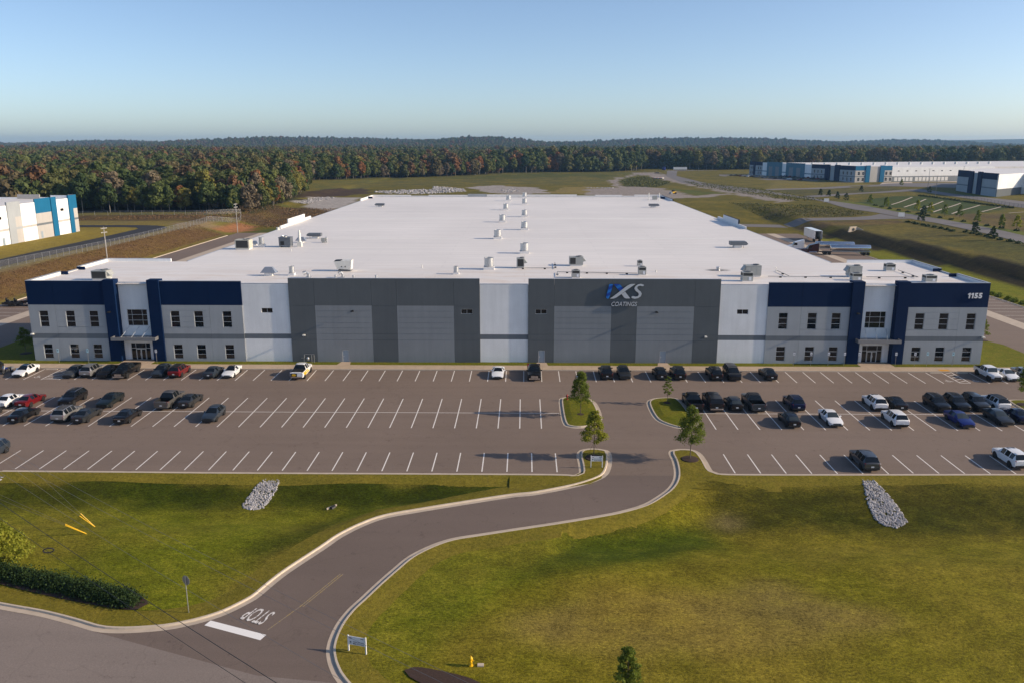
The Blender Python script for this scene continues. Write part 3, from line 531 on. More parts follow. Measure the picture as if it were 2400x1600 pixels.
def office(s):
    """one office end; s=+1 left end as seen, mirrored for the right end"""
    f = (lambda x: x) if s > 0 else (lambda x: 2 * CXB - x)
    def P(x0, x1, *a, **k): x0, x1 = sorted((f(x0), f(x1))); return panel(x0, x1, *a, **k)
    wins = []
    def H(cs, lo=True):
        out = []
        for c in cs:
            c = f(c)
            for za, zb_ in ((5.70, 8.36), (.50, 2.87)): out.append((c - .72, c + .72, za, zb_)); wins.append(out[-1])
        return out
    P(-79.85, -75.5, 13.2, 0., OZ, H((-77.5,))); P(-75.5, -67.3, 13.2, 0., OZ, H((-73.2, -69.4)), GR)
    P(-67.3, -65.45, 13.35, -.28, [(20, 'navy')], thick=1.62, cop=False); P(-60.2, -58.27, 13.35, -.28, [(20, 'navy')], thick=1.62, cop=False)
    P(-58.27, -50.55, 13.2, 0., OZ, H((-56.2, -52.4)), GR); P(-50.55, -45.2, 13.2, 0., OZ, H((-47.8,)))
    for h in wins: window(*h, .12)
    # recessed entrance bay
    x0, x1 = sorted((f(-65.45), f(-60.2))); ew = (x0 + 1.0, x1 - .98, 5.72, 8.4); dr = (x0 + 1.02, x1 - 1.0, .02, 2.86)
    panel(x0, x1, 12.82, 1.0, [(20, 'white')], [ew, dr], [9.4, 8.6])
    window(*ew, 1.14, (1, 2.2, 1.1), (1, 1, 1))
    fr = window(*dr, 1.14, (1, 2.1, 1), (2.2, 1), .06, name='entrance_frame')
    mx = (dr[0] + dr[1]) / 2
    for k in (-1, 1):
        b = MB(); xa, xb = (mx - .78, mx - .01) if k < 0 else (mx + .01, mx + .78)
        b.box(xa, xb, 1.08, 1.14, .02, .14); b.box(xa, xb, 1.08, 1.14, 1.78, 1.88); b.box(xa, xa + .08, 1.08, 1.14, .14, 1.78); b.box(xb - .08, xb, 1.08, 1.14, .14, 1.78); b.box(mx + k * .12 - .02, mx + k * .12 + .02, 1.02, 1.08, .8, 1.25)
        b.build('door', M['frame'], fr)
    cn = MB(); xa, xb = (x0 - .85, x1 + 1.1) if s > 0 else (x0 - .75, x1 + .8)
    cn.box(xa, xb, -1.5, -1.38, 3.78, 4.32); cn.box(xa, xa + .12, -1.38, -.3, 3.78, 4.32); cn.box(xb - .12, xb, -1.38, -.3, 3.78, 4.32); cn.box(xa + .12, xb - .12, -1.38, .98, 3.86, 4.1)
    c = cn.build('canopy', M['canopy'], bld, world=True)
    for t in (.18, .5, .82):
        r = MB(); xx = x0 + (x1 - x0) * t; r.tube((xx - .35, -1.2, 4.15), (xx + .2, .98, 5.6), .035, n=6); r.build('tie_rod', M['coping'], c)
    # end wall and parapets of the wing: blue outside, white membrane inside
    xo = f(-79.85); xi = xo + s * .33
    def para(ya, yb, z1, out=True):
        b = MB(); xa, xb = sorted((xo, xi)); b.box(xa, xb, ya, yb, 9.3, z1, WI['navy']); a, c2 = sorted((xi, xi + s * .03)); b.box(a, c2, ya + .02, yb - .02, 12.5, z1 - .06, WI['roofwhite']); b.box(xa - .02, xb + .02, ya, yb, z1, z1 + .04, WI['coping']); b.build('parapet', WM, bld, world=True)
    para(.34, 10., 13.2); para(15.6, 26.5, 13.2); para(10.02, 15.58, 12.8)
    for y_ in (10., 15.6):
        b = MB(); a, c2 = sorted((xi + s * .04, xi + s * 1.15)); b.box(a, c2, y_ - .16, y_ + .16, 12.4, 13.19, WI['navy']); b.build('parapet_return', WM, bld, world=True)
    b = MB(); a, c2 = sorted((xo, xo + s * .3)); b.box(a, c2, .34, 26.5, -.3, 9.28, WI['lgrey']); b.build('end_wall', WM, bld, world=True)
    b = MB(); a, c2 = sorted((xi + s * .05, f(-67.4))); b.box(a, c2, 26.2, 26.5, 0, 13.2, WI['white']); b.box(a, c2, 26.18, 26.52, 13.2, 13.24, WI['coping']); b.build('back_parapet', WM, bld, world=True)
    a, c2 = sorted((f(-79.5), f(-64.3))); b = MB(); b.quad((a, .33, 12.66), (c2, .33, 12.66), (c2, 26.3, 12.66), (a, 26.3, 12.66)); b.build('wing_roof', M['roof'], bld, world=True)
office(1); office(-1)
WZ = [(3.86, 'white'), (4.68, 'band'), (20, 'white')]
slits = []
def whitebay(x0, x1, sl=None):
    h = [(sl - .9, sl + .9, 8.08, 8.86)] if sl is not None else []; panel(x0, x1, 12.82, .14, WZ, h); slits.extend((q, .26) for q in h)
whitebay(-45.2, -37.6, -41.3); whitebay(-7.08, .65); whitebay(31.07, 38.7, 34.8)
GZ = [(9.36, 'mgrey'), (20, 'dgrey')]; DZ = [(20, 'dgrey')]; GG = [8.47, 7.47, 6.59, 5.70, 4.76, 3.77]
doors = []
def greyblock(xs, hole_at, dr):
    for i in range(5):
        h = []
        if hole_at is not None and hole_at[0] == i: h.append((hole_at[1] - .93, hole_at[1] + .93, 8.05, 8.82)); slits.append((h[-1], .02))
        for d in dr:
            if xs[i] < d < xs[i + 1]: h.append((d - .53, d + .53, -.05, 2.12)); doors.append(d)
        panel(xs[i], xs[i + 1], 13.72, -.10, GZ if i in (1, 3) else DZ, h, (GG if i in (1, 3) else [9.33, 4.76, 3.77]))
greyblock([-37.6, -33.5, -24.36, -20.35, -11.2, -7.08], (4, -9.15), (-28.9,)); greyblock([.65, 4.78, 13.9, 17.95, 27.05, 31.07], (0, 2.7), (2.85, 22.4))
for (xa, xb, za, zb_), y in slits: window(xa, xb, za, zb_, y, (1, 1), (1,))
for d in doors:
    b = MB(); b.box(d - .53, d - .46, -.02, .06, .12, 2.12, 1); b.box(d + .46, d + .53, -.02, .06, .12, 2.12, 1); b.box(d - .46, d + .46, -.02, .06, 2.05, 2.12, 1); b.box(d - .46, d + .46, .01, .05, .12, 2.05, 0); o = b.build('door', [M['door'], M['frame']], bld, world=True)
    b = MB(); b.box(d - .38, d - .26, -.05, .0, 1.02, 1.12); b.box(d - .40, d - .34, -.03, .0, .9, 1.2); b.build('handle', M['frame'], o)
# long side and back walls, roof and its edges
for x0, x1 in ((-64.5, -64.2), (57.7, 58.0)):
    b = MB(); b.box(x0, x1, 26.52, 222, -.3, 12.58, WI['white']); b.build('side_wall', WM, bld, world=True)
    b = MB(); b.box(x0 - .06, x1 + .06, 26.6, 222, 12.6, 12.74, WI['coping']); b.build('roof_edge', WM, bld, world=True)
    s = 1 if x0 < 0 else -1; inn = x1 if s > 0 else x0 - .03; fc = WI['roofwhite']
    for ya, yb, z1 in ((87.5, 95.0, 13.45), (95.02, 112.0, 14.6), (112.02, 119.0, 13.45), (196, 222, 13.5)):
        b = MB(); b.box(x0 - .02, x1 + .02, ya, yb, 12.745, z1, WI['navy'] if s < 0 and ya > 94 and z1 > 13.46 else fc); a = sorted((inn + .025 * s, inn + .06 * s)); b.box(a[0], a[1], ya + .02, yb - .02, 12.75, z1 - .05, fc); b.build('parapet', WM, bld, world=True)
    a, c2 = sorted((x0 + s * .4, x0 + s * 2.2)); b = MB(); b.box(a, c2, 211, 211.3, 12.7, 13.5, WI['navy']); b.build('parapet_return', WM, bld, world=True)
b = MB(); b.box(-64.2, 57.7, 221.7, 222, -.3, 12.9, WI['white']); b.build('back_wall', WM, bld, world=True)
for x0, x1, z1 in ((-64, -48, 13.55), (-47.9, -40.6, 13.2), (-40.5, -24, 13.55), (-23.9, -16, 13.95), (-15.9, 22, 13.75), (22.1, 29.5, 13.3), (29.6, 41, 13.6), (41.1, 46, 13.25), (46.1, 57.5, 13.7)):
    b = MB(); b.box(x0, x1, 221.6, 222.1, 12.905, z1, WI['roofwhite'] if z1 != 13.95 else WI['lgrey']); b.build('parapet', WM, bld, world=True)
# roof deck: a little higher along the middle
ys = [.36, 26.4, 60, 111, 160, 221.6]; xs = [-64.15, -34, CXB, 27.5, 57.65]; b = MB()
zr_ = lambda x, y: 12.70 + .10 * math.sin(math.pi * min(max((y) / 222, 0), 1))
b.add([(x, y, zr_(x, y)) for y in ys for x in xs], [(j * 5 + i, j * 5 + i + 1, j * 5 + i + 6, j * 5 + i + 5) for j in range(5) for i in range(4)]); b.build('roof', M['roof'], bld, world=True)
for y in (65., 118.):   # expansion joint strips
    b = MB(); b.hexa([(-64, y, zr_(0, y) - .01), (57.6, y, zr_(0, y) - .01), (57.6, y + .5, zr_(0, y) - .01), (-64, y + .5, zr_(0, y) - .01), (-64, y + .15, zr_(0, y) + .06), (57.6, y + .15, zr_(0, y) + .06), (57.6, y + .35, zr_(0, y) + .06), (-64, y + .35, zr_(0, y) + .06)]); b.build('expansion_joint', M['roofwhite'], bld, world=True)
# ------------------------------------------------------------------ wall sign and number
sg = tag(empty('wall_sign', (15.9, -.1, 9.4)), 'large silver and blue company logo letters on dark grey wall', 'sign')
def zx(X_, Y_): return (12.9 + (X_ - 890) / 165.3, 13.04 - (Y_ - 275) / 161.7)
LOGO = [('letter', 'logoblue', [(985,285),(1060,285),(1075,300),(1070,330),(985,640),(965,665),(935,668),(905,640),(900,610),(975,300)]), ('letter', 'logoblue', [(1090,288),(1225,285),(1270,310),(1343,398),(1250,476)]),
 ('letter', 'silver', [(1650,282),(1570,282),(1520,290),(1440,330),(1347,402),(1252,480),(1060,625),(1000,665),(1100,662),(1160,640),(1230,595),(1298,545),(1388,473),(1650,290)]), ('letter', 'silver', [(1303,548),(1392,480),(1535,660),(1420,660),(1375,640)]),
 ('letter', 'silver', [(1870,300),(1800,278),(1720,295),(1660,340),(1632,400),(1660,455),(1735,510),(1757,550),(1730,598),(1670,614),(1620,598),(1590,595),(1558,622),(1580,652),(1650,668),(1745,650),(1810,600),(1830,535),(1800,480),(1745,440),(1705,390),(1725,345),(1780,328),(1840,342),(1880,325)])]
for nm, mt, pl in LOGO:
    pts = [zx(*p) for p in pl]; n = len(pts); b = MB()
    T = tessellate_polygon([[Vector((x, z, 0)) for x, z in pts]])
    V = [(x, -.36, z) for x, z in pts] + [(x, -.14, z) for x, z in pts]
    b.add(V, [t if orient(pts, t) else t[::-1] for t in T]); b.add(V, [(i, (i + 1) % n, n + (i + 1) % n, n + i) for i in range(n)], 1); b.build(nm, [M[mt], M['black']], sg, world=True)
x = 13.85
me = fit(text_mesh('lettering', 'COATINGS', M['silver'], 1, .07, .25, .006), 4.08, .69); o = put('lettering', me, sg); o.matrix_local = Matrix.Translation(-Vector(sg.location)) @ Matrix(((1, 0, 0, 13.85), (0, 0, -1, -.27), (0, 1, 0, 9.41), (0, 0, 0, 1)))
nb = tag(empty('address_number', (71, 0, 10.8)), 'white street number on navy wall at building right end', 'number')
M['numwhite'] = mat('white_number_paint', (.8, .8, .82), .5, var=0)
for k, ch in enumerate('1155'):
    if ch == '1':
        q = MB(); pl = [(.14, 0), (.34, 0), (.40, .85), (.24, .85), (.0, .70), (.02, .52), (.2, .62)]; n = len(pl); q.add([(x, y, .05) for x, y in pl] + [(x, y, -.05) for x, y in pl], [tuple(range(n))] + [(i, n + i, n + (i + 1) % n, (i + 1) % n) for i in range(n)]); me = q.mesh('digit', [M['numwhite']])
    else: me = fit(text_mesh('digit', ch, M['numwhite'], 1, .05, .06, .05), .55, .85)
    o = put('digit', me, nb); o.matrix_local = Matrix.Translation(-Vector(nb.location)) @ Matrix(((1, 0, 0, (69.9, 70.42, 70.92, 71.58)[k]), (0, 0, -1, -.09), (0, 1, 0, 10.79), (0, 0, 0, 1)))
# wall lamps
for x, z, y, lb, wh in ((-27.44, 8.48, -.1, 'dark wall lamp high on grey panel left of centre', 0), (-35.43, 4.51, -.1, 'small white wall lamp low on grey panel near white bay', 1), (21.04, 8.45, -.1, 'dark wall lamp on grey panel right of logo', 0), (29.04, 4.47, -.1, 'small white wall lamp low on right dark grey panel', 1), (-66.5, 8.25, -.28, 'dark wall lamp on navy pillar of left entrance', 0), (52.8, 8.37, -.28, 'dark wall lamp on navy pillar of right entrance', 0), (-79.6, 4.54, 0, 'white wall lamp at the left corner of building', 1), (73.1, 4.54, 0, 'white wall lamp at the right corner of building', 1)):
    b = MB(); e = .55 if wh else .8
    b.box(x - .14, x + .14, y - .06, y - .002, z - .14, z + .14); b.tube((x, y - .06, z + .02), (x, y - e + .2, z + .1), .035, n=6); b.hexa([(x - .22, y - e, z - .02), (x + .22, y - e, z - .02), (x + .2, y - e + .42, z - .02), (x - .2, y - e + .42, z - .02), (x - .17, y - e + .03, z + .13), (x + .17, y - e + .03, z + .13), (x + .15, y - e + .38, z + .16), (x - .15, y - e + .38, z + .16)])
    tag(b.build('wall_lamp', M['hvac_white'] if wh else M['black']), lb, 'lamp', 'lamps on the front wall')
# gas meter set
gm = tag(empty('gas_meter', (-35, -.9, .1)), 'grey pipe rack with meter behind the white and yellow pickup', 'gas meter'); b = MB()
for xx in (-35.6, -35.5, -34.3, -33.9): b.tube((xx, -.7, 0), (xx, -.7, 1.5 if xx > -35.55 else .9), .045, n=6)
b.tube((-35.5, -.7, 1.5), (-33.9, -.7, 1.5), .05, n=6); b.tube((-35.6, -.7, .9), (-36, -.7, .9), .05, n=6); b.build('pipe', M['steel'], gm, world=True)
b = MB(); b.lathe([(.05, 0), (.22, .05), (.25, .3), (.18, .5), (.05, .55)], (-34.9, -.75, .55), 10); b.build('meter_body', M['galv'], gm, world=True)
# ------------------------------------------------------------------ roof equipment
RZ = 12.72
def fan(x, y, w_, h, lb, grp='round exhaust fans along the roof'):
    t = tag(empty('exhaust_fan', (x, y, zr_(x, y))), lb, 'fan', grp); r = w_ * .46
    b = MB(); b.box(-w_ * .5, w_ * .5, -w_ * .5, w_ * .5, -.03, h * .24); b.build('curb_base', M['roofwhite'], t)
    b = MB(); b.lathe([(r * 1.05, h * .24), (r * 1.08, h * .30), (r * .97, h * .32), (r * .96, h * .97), (r, h * .97), (r, h), (r * .9, h), (r * .88, h * .9), (0.01, h * .88)], n=20); b.build('wind_band', M['galv'], t, smooth=35)
    b = MB()
    for k in range(3): a = k * 2.094; b.tube((r * .1 * math.cos(a), r * .1 * math.sin(a), h * .92), (r * .85 * math.cos(a), r * .85 * math.sin(a), h * .92), .05, n=5)
    b.lathe([(r * .22, h * .89), (r * .22, h * .95), (.01, h * .96)], n=8); b.build('damper', M['hvac_dark'], t)
for k, (y, w_) in enumerate(((16.8, 1.85), (64.8, 1.9), (106.8, 1.9), (151.5, 1.9), (198, 1.95))): fan(-6.3, y, w_, 2.1, ('nearest', 'second nearest', 'middle', 'second farthest', 'farthest')[k] + ' round steel fan of left row on roof')
for k, (y, w_) in enumerate(((38.7, 1.9), (85.6, 1.88), (124.8, 1.85), (178.4, 1.85), (217, 1.85))): fan(0., y, w_, 2.1, ('nearest', 'second nearest', 'middle', 'second farthest', 'farthest')[k] + ' round steel fan of right row on roof')
fan(-57, 48.7, 1.3, 2.1, 'slim round steel vent next to the tan roof unit'); fan(-39.6, 9.5, 1.0, 1.55, 'slim round steel vent beside the sloped sheet metal hood'); fan(-11.7, 11.1, .95, 1.36, 'short round steel vent left of nearest left-row fan')
def rtu(x, y, w_, d, h, m, lb, inlet=0, top=1, coil=None, grp='roof top air units', name='air_unit', rz=0):
    t = tag(empty(name, (x, y, zr_(x, y)), rz), lb, 'air unit', grp)
    b = MB(); b.box(-w_ * .46, w_ * .46, -d * .46, d * .46, -.05, .22); b.build('curb_base', M['roofwhite'], t)
    b = MB(); b.box(-w_ / 2, w_ / 2, -d / 2, d / 2, .22, h); b.box(-w_ / 2 - .03, w_ / 2 + .03, -d / 2 - .03, d / 2 + .03, h, h + .05); b.build('cabinet', m, t)
    b = MB()   # panel seams and access doors stand proud
    for k in range(3): xa = -w_ / 2 + w_ * (k + .06) / 3; b.box(xa, xa + w_ * .28, -d / 2 - .02, -d / 2 - .002, .34, h - .12)
    b.build('access_panel', m, t)
    if coil is not None: c = MB(); xa, xb = coil; c.box(w_ * xa, w_ * xb, -d / 2 - .035, -d / 2 - .021, .4, h - .1); c.build('coil', M['coil'], t)
    for k in range(top):
        c = MB(); cx_ = (k - (top - 1) / 2) * w_ * .45 + (w_ * .22 if top == 1 else 0); c.lathe([(min(w_, d) * .3, h + .05), (min(w_, d) * .3, h + .2), (min(w_, d) * .25, h + .2), (min(w_, d) * .24, h + .1), (.01, h + .1)], (cx_, 0, 0), 12); c.build('fan_guard', M['hvac_dark'], t)
    if inlet:
        c = MB(); xe_ = w_ / 2 * inlet; c.hexa([(xe_, -d * .4, h * .45), (xe_, d * .4, h * .45), (xe_ + .04 * inlet, d * .4, h * .5), (xe_ + .04 * inlet, -d * .4, h * .5), (xe_, -d * .4, h - .05), (xe_, d * .4, h - .05), (xe_ + .55 * inlet, d * .4, h * .55), (xe_ + .55 * inlet, -d * .4, h * .55)]); c.build('intake_hood', m, t)
    return t
rtu(-69.6, 4.4, 2.5, 2.0, 1.55, M['hvac'], 'grey air unit with side hood on left office roof', 1, 1, (-.45, .45)); rtu(-59.5, 44.6, 3.0, 2.4, 2.0, M['hvac_tan'], 'tan boxy air unit at the left roof edge', 0, 1, (-.42, .42))
rtu(-.7, 18.6, 1.35, 1.6, 1.75, M['hvac'], 'tall narrow grey unit right of nearest left-row fan', 1, 1, (-.35, .42)); rtu(9.5, 21.6, 2.5, 1.8, 1.6, M['hvac'], 'wide grey unit behind the condensers left of logo', 1, 1, (-.45, -.05))
rtu(38.5, 9.6, 2.6, 1.8, 1.85, M['hvac'], 'large grey unit behind dark condenser right of logo', -1, 1); rtu(55.5, 9.4, 2.1, 1.7, 1.8, M['hvac'], 'grey unit behind condenser above right entrance', -1, 1)
def cond(x, y, w_, h, lb):
    t = tag(empty('condenser', (x, y, zr_(x, y))), lb, 'condenser', 'small condenser units on the roof'); d = w_ * .8
    b = MB(); b.box(-w_ * .5, w_ * .5, -d * .5, d * .5, -.05, .12); b.build('curb_base', M['roofwhite'], t)
    b = MB(); b.box(-w_ / 2, w_ / 2, -d / 2, d / 2, .12, h * .62); b.box(-w_ / 2, w_ / 2, -d / 2, d / 2, h * .93, h); 
    for sx in (-1, 1):
        for sy in (-1, 1): b.cbox((sx * (w_ / 2 - .04), sy * (d / 2 - .04), h * .775), (.08, .08, h * .31))
    b.build('cabinet', M['hvac'], t)
    b = MB(); b.box(-w_ / 2 + .03, w_ / 2 - .03, -d / 2 + .03, d / 2 - .03, h * .62, h * .93); b.build('coil', M['coil'], t)
    b = MB(); b.lathe([(d * .4, h), (d * .4, h + .09), (d * .33, h + .09), (d * .33, h + .03), (.01, h + .03)], (w_ * .05, 0, 0), 14); b.build('fan_guard', M['hvac_dark'], t)
    b = MB(); b.box(w_ * .1, w_ * .34, -d / 2 - .02, -d / 2 - .002, .2, h * .5); b.build('label_plate', M['sign'], t)
for q in ((8.6, 7.6, 1.35, 1.3, 'condenser at the roof front left of the logo'), (21.1, 20.9, .9, 1.05, 'smallest condenser, behind the one right of logo'), (20.1, 10.8, 1.3, 1.4, 'condenser on the roof just right of logo'), (36.3, 4.6, 1.7, 1.5, 'dark banded condenser at roof front above white bay'), (54.4, 5.6, 1.55, 1.2, 'condenser at the roof front above right entrance'), (64.5, 16.4, 1.6, 1.2, 'condenser in the middle of right office roof'), (65.8, 4.4, 1.8, 1.1, 'condenser behind navy parapet of right office')): cond(*q)
def hood(x, y, w_, h, m, lb, pointed=0, grp='sheet metal relief hoods'):
    t = tag(empty('relief_hood', (x, y, zr_(x, y))), lb, 'roof hood', grp); d = w_ * .55
    b = MB(); b.box(-w_ * .25, w_ * .25, -d * .35, d * .35, -.05, h * .38); b.build('curb_base', M['roofwhite'], t); b = MB()
    if pointed:
        p = pointed; z0, z1 = h * .42, h; yy = d / 2
        b.hexa([(-w_ / 2, -yy, z0), (w_ / 2, -yy, z0), (w_ / 2, yy, z0), (-w_ / 2, yy, z0), (-w_ / 2, -yy, z1), (w_ / 2, -yy, z1), (w_ / 2, yy, z1), (-w_ / 2, yy, z1)])
        b.hexa([(p * w_ / 2, -yy, z0), (p * (w_ / 2 + .4), -yy, z0 + .22), (p * (w_ / 2 + .4), yy, z0 + .22), (p * w_ / 2, yy, z0), (p * w_ / 2, -yy, z1), (p * (w_ / 2 + .42), -yy, z0 + .3), (p * (w_ / 2 + .42), yy, z0 + .3), (p * w_ / 2, yy, z1)])
        for sx in (-.35, .35): b.tube((sx * w_, -yy * .8, 0), (sx * w_, -yy * .8, z0), .04, n=5)
    else: b.hexa([(-w_ / 2, -d / 2, h * .36), (w_ / 2, -d / 2, h * .36), (w_ / 2, d / 2, h * .36), (-w_ / 2, d / 2, h * .36), (-w_ * .24, -d * .12, h), (w_ * .24, -d * .12, h), (w_ * .24, d * .2, h), (-w_ * .24, d * .2, h)])
    b.build('hood', m, t)
hood(-43.4, 9.2, 2.65, 1.45, M['galv'], 'sloped sheet metal hood on the roof near left office'); hood(-50.5, 56.4, 2.4, 1.28, M['galv'], 'sloped grey hood behind the tall exhaust stack')
hood(-49.5, 65.2, 3.0, 1.2, M['hvac_dark'], 'long dark hood behind the tall exhaust stack', -1); hood(-51.1, 164.5, 3.0, 1.25, M['hvac_dark'], 'long dark hood far back on left of roof', -1); hood(45.9, 48.9, 3.3, 1.35, M['hvac_dark'], 'long dark hood on right side of the roof', 1); hood(45.3, 163.5, 3.2, 1.25, M['hvac_dark'], 'long dark hood far back on right of roof', 1); hood(-59.3, 51.3, 1.4, 1.0, M['galv'], 'small hood tucked behind tan unit at roof edge')
# white gas heater unit with black intake, dark air handler, stack
t = tag(empty('makeup_air_unit', (-31.6, 14.6, zr_(0, 14))), 'white tilted make-up air unit with black intake', 'air unit'); b = MB()
b.add([(-1.2, -.9, .45), (1.2, -.9, .3), (1.2, .9, .3), (-1.2, .9, .45), (-1.75, -.9, 1.75), (1.35, -.9, 1.95), (1.35, .9, 1.95), (-1.75, .9, 1.75)], [(3, 2, 1, 0), (4, 5, 6, 7), (0, 1, 5, 4), (1, 2, 6, 5), (2, 3, 7, 6), (3, 0, 4, 7)]); b.build('cabinet', M['hvac_white'], t)
b = MB(); b.hexa([(-1.65, -.8, 1.77), (-.55, -.8, 1.84), (-.55, .8, 1.84), (-1.65, .8, 1.77), (-1.6, -.75, 1.9), (-.6, -.75, 1.93), (-.6, .75, 1.93), (-1.6, .75, 1.9)]); b.build('intake', M['black'], t)
b = MB(); b.box(-1.05, 1.1, -.75, .75, -.03, .3); b.build('curb_base', M['hvac_dark'], t)
b = MB()
for dx in (-.4, .25): b.tube((dx, -.97, .85), (dx, -.88, .85), .1, n=10)
b.build('port', M['black'], t)
t = tag(empty('air_handler', (-51.7, 48.6, zr_(0, 48))), 'dark grey air handler with top fan on left roof', 'air unit'); b = MB(); b.box(-1.25, 1.25, -1., 1., .3, 2.0); b.box(-1.35, 1.3, -1.1, 1.1, 2.0, 2.12); b.build('cabinet', M['hvac_dark'], t); b = MB(); b.box(-.9, -.1, -1.03, -1.005, .5, 1.3); b.build('opening', M['black'], t)
b = MB(); b.lathe([(.62, 2.12), (.65, 2.35), (.55, 2.4), (.5, 2.25), (.01, 2.25)], (-.2, 0, 0), 14); b.build('fan_guard', M['galv'], t); b = MB()
for sx in (-1, 1): b.box(sx * 1.1 - .08, sx * 1.1 + .08, -.9, .9, -.04, .3)
b.build('skid', M['steel'], t)
t = tag(empty('exhaust_stack', (-48.8, 49.4, zr_(0, 49))), 'tall white exhaust stack beside dark air handler', 'stack'); b = MB(); b.box(-.6, .35, -.5, .5, -.04, 1.0); b.build('blower_box', M['hvac_white'], t); b = MB(); b.lathe([(.36, 1.0), (.3, 1.4), (.3, 2.7), (.2, 3.1), (.2, 3.5), (.01, 3.5)], (-.1, 0, 0), 14); b.build('pipe', M['hvac_white'], t, smooth=35)
t = tag(empty('utility_blower', (-45.2, 56.4, zr_(0, 56))), 'small blower with steel vent pipe behind stack', 'blower'); b = MB(); b.box(-.7, .2, -.4, .4, .25, 1.0); b.box(-.5, 0, -.3, .3, -.04, .25); b.build('cabinet', M['hvac'], t); b = MB(); b.tube((.5, 0, -.04), (.5, 0, 1.3), .22, n=12); b.build('pipe', M['galv'], t)
def gooseneck(x, y, r, h, lb, m='galv', dx=-1):
    b = MB(); z = zr_(x, y); b.box(x - r * 1.6, x + r * 1.6, y - r * 1.6, y + r * 1.6, z - .04, z + .15); b.tube((x, y, z), (x, y, z + h * .6), r, n=10); b.tube((x, y, z + h * .55), (x + dx * r * 1.4, y, z + h * .9), r, n=10); b.tube((x + dx * r * 1.3, y, z + h * .88), (x + dx * r * 3.2, y - r, z + h * .7), r, r * 1.3, n=10); tag(b.build('gooseneck_vent', M[m], smooth=40), lb, 'vent', 'bent vents on the roof')
gooseneck(-36.1, 7.0, .26, 1.05, 'fat elbow vent behind left end of grey parapet'); gooseneck(-30.4, 7.1, .2, 1.0, 'bent vent pipe below the white tilted unit'); gooseneck(44.2, 15., .07, .85, 'thin white bent pipe at roof pipe corner', 'hvac_white')
for x, y, r, h, lb in ((-31.5, 6.6, .18, .5, 'leftmost of three stub vents behind grey parapet'), (-28.5, 6.6, .18, .5, 'middle of three stub vents behind grey parapet'), (-24.7, 6.6, .18, .5, 'rightmost of three stub vents behind grey parapet'), (-18.5, 18.6, .08, .5, 'thin white plumbing stub left of nearest fan'), (-48.6, 41.4, .08, .45, 'thin white plumbing stub in front of air handler'), (23.0, 14.1, .1, .35, 'short white stub right of the logo condenser'), (34.3, 16.2, .3, .6, 'squat grease vent with a black stain around it'), (49., 200.1, .16, 2.9, 'left of two tall white stacks at roof back'), (53.1, 200.1, .16, 2.9, 'right of two tall white stacks at roof back'), (-64., 84.5, .4, .6, 'white roof drain box at the left roof edge')):
    b = MB(); z = zr_(x, y); b.lathe([(r * 1.5, -.03), (r * 1.4, .06), (r, .08), (r, h * .85), (r * 1.25, h * .86), (r * 1.2, h), (.01, h * 1.02)], (x, y, z), 10); tag(b.build('vent_pipe', M['hvac_white'] if r < .15 or h > 2 or r > .35 else M['galv'], smooth=40), lb, 'vent', 'upright vents on the roof')
rtu(52.0, 204, 1.8, 1.5, 1.6, M['hvac'], 'grey box unit between the two tall back stacks', 0, 0)
# stain round the grease vent, pipe runs on blocks
st_m, t_, p_ = nodes('grease_stain'); v_ = wpos(t_); p_.inputs['Base Color'].default_value = (.05, .04, .03, 1); gd = t_.nodes.new('ShaderNodeTexGradient'); gd.gradient_type = 'SPHERICAL'; tc = t_.nodes.new('ShaderNodeTexCoord'); t_.links.new(tc.outputs['Object'], gd.inputs[0])
mm_ = t_.nodes.new('ShaderNodeMath'); mm_.operation = 'MULTIPLY'; t_.links.new(gd.outputs[0], mm_.inputs[0]); t_.links.new(mapr(t_, noise(t_, 1.4, 5, .7, v_), .3, .7, .3, 1.3), mm_.inputs[1]); t_.links.new(mm_.outputs[0], p_.inputs['Alpha'])
b = MB(); b.quad((-1, -1, 0), (1, -1, 0), (1, 1, 0), (-1, 1, 0)); o = b.build('grease_stain', st_m, bld); o.location = (34.2 - CXB, 16.2, zr_(0, 16) + .008); o.scale = (2.6, 1.5, 1)
def piperun(pts, lb):
    t = tag(empty('roof_pipe', (pts[0][0], pts[0][1], zr_(*pts[0]))), lb, 'pipe', 'pipe runs on roof blocks'); b = MB(); d = Vector(t.location)
    for p, q in zip(pts, pts[1:]): b.tube((p[0] - d.x, p[1] - d.y, .22), (q[0] - d.x, q[1] - d.y, .22), .05, n=6)
    b.build('pipe', M['hvac_dark'], t)
    for p, q in zip(pts, pts[1:]):
        n = max(1, int(math.dist(p, q) / 3.3))
        for k in range(n): u = (k + .5) / n; b = MB(); b.cbox((p[0] + (q[0] - p[0]) * u - d.x, p[1] + (q[1] - p[1]) * u - d.y, .08), (.36, .22, .2)); b.build('support_block', M['black'], t)
piperun([(-2.2, 17), (5.6, 17), (5.7, 24)], 'rust edged pipe run from tall narrow unit to wide unit'); piperun([(5.6, 8.5), (5.7, 12.6), (19.3, 11.2)], 'pipe run along the roof front below the logo unit'); piperun([(40.8, 8.2), (53.2, 7.8)], 'pipe run between the two large right roof units'); piperun([(57, 7.8), (65.6, 7.8), (65.7, 15.6)], 'pipe run crossing the right office roof'); piperun([(44.2, 14.6), (44.4, 8.6)], 'short pipe run from thin bent pipe')
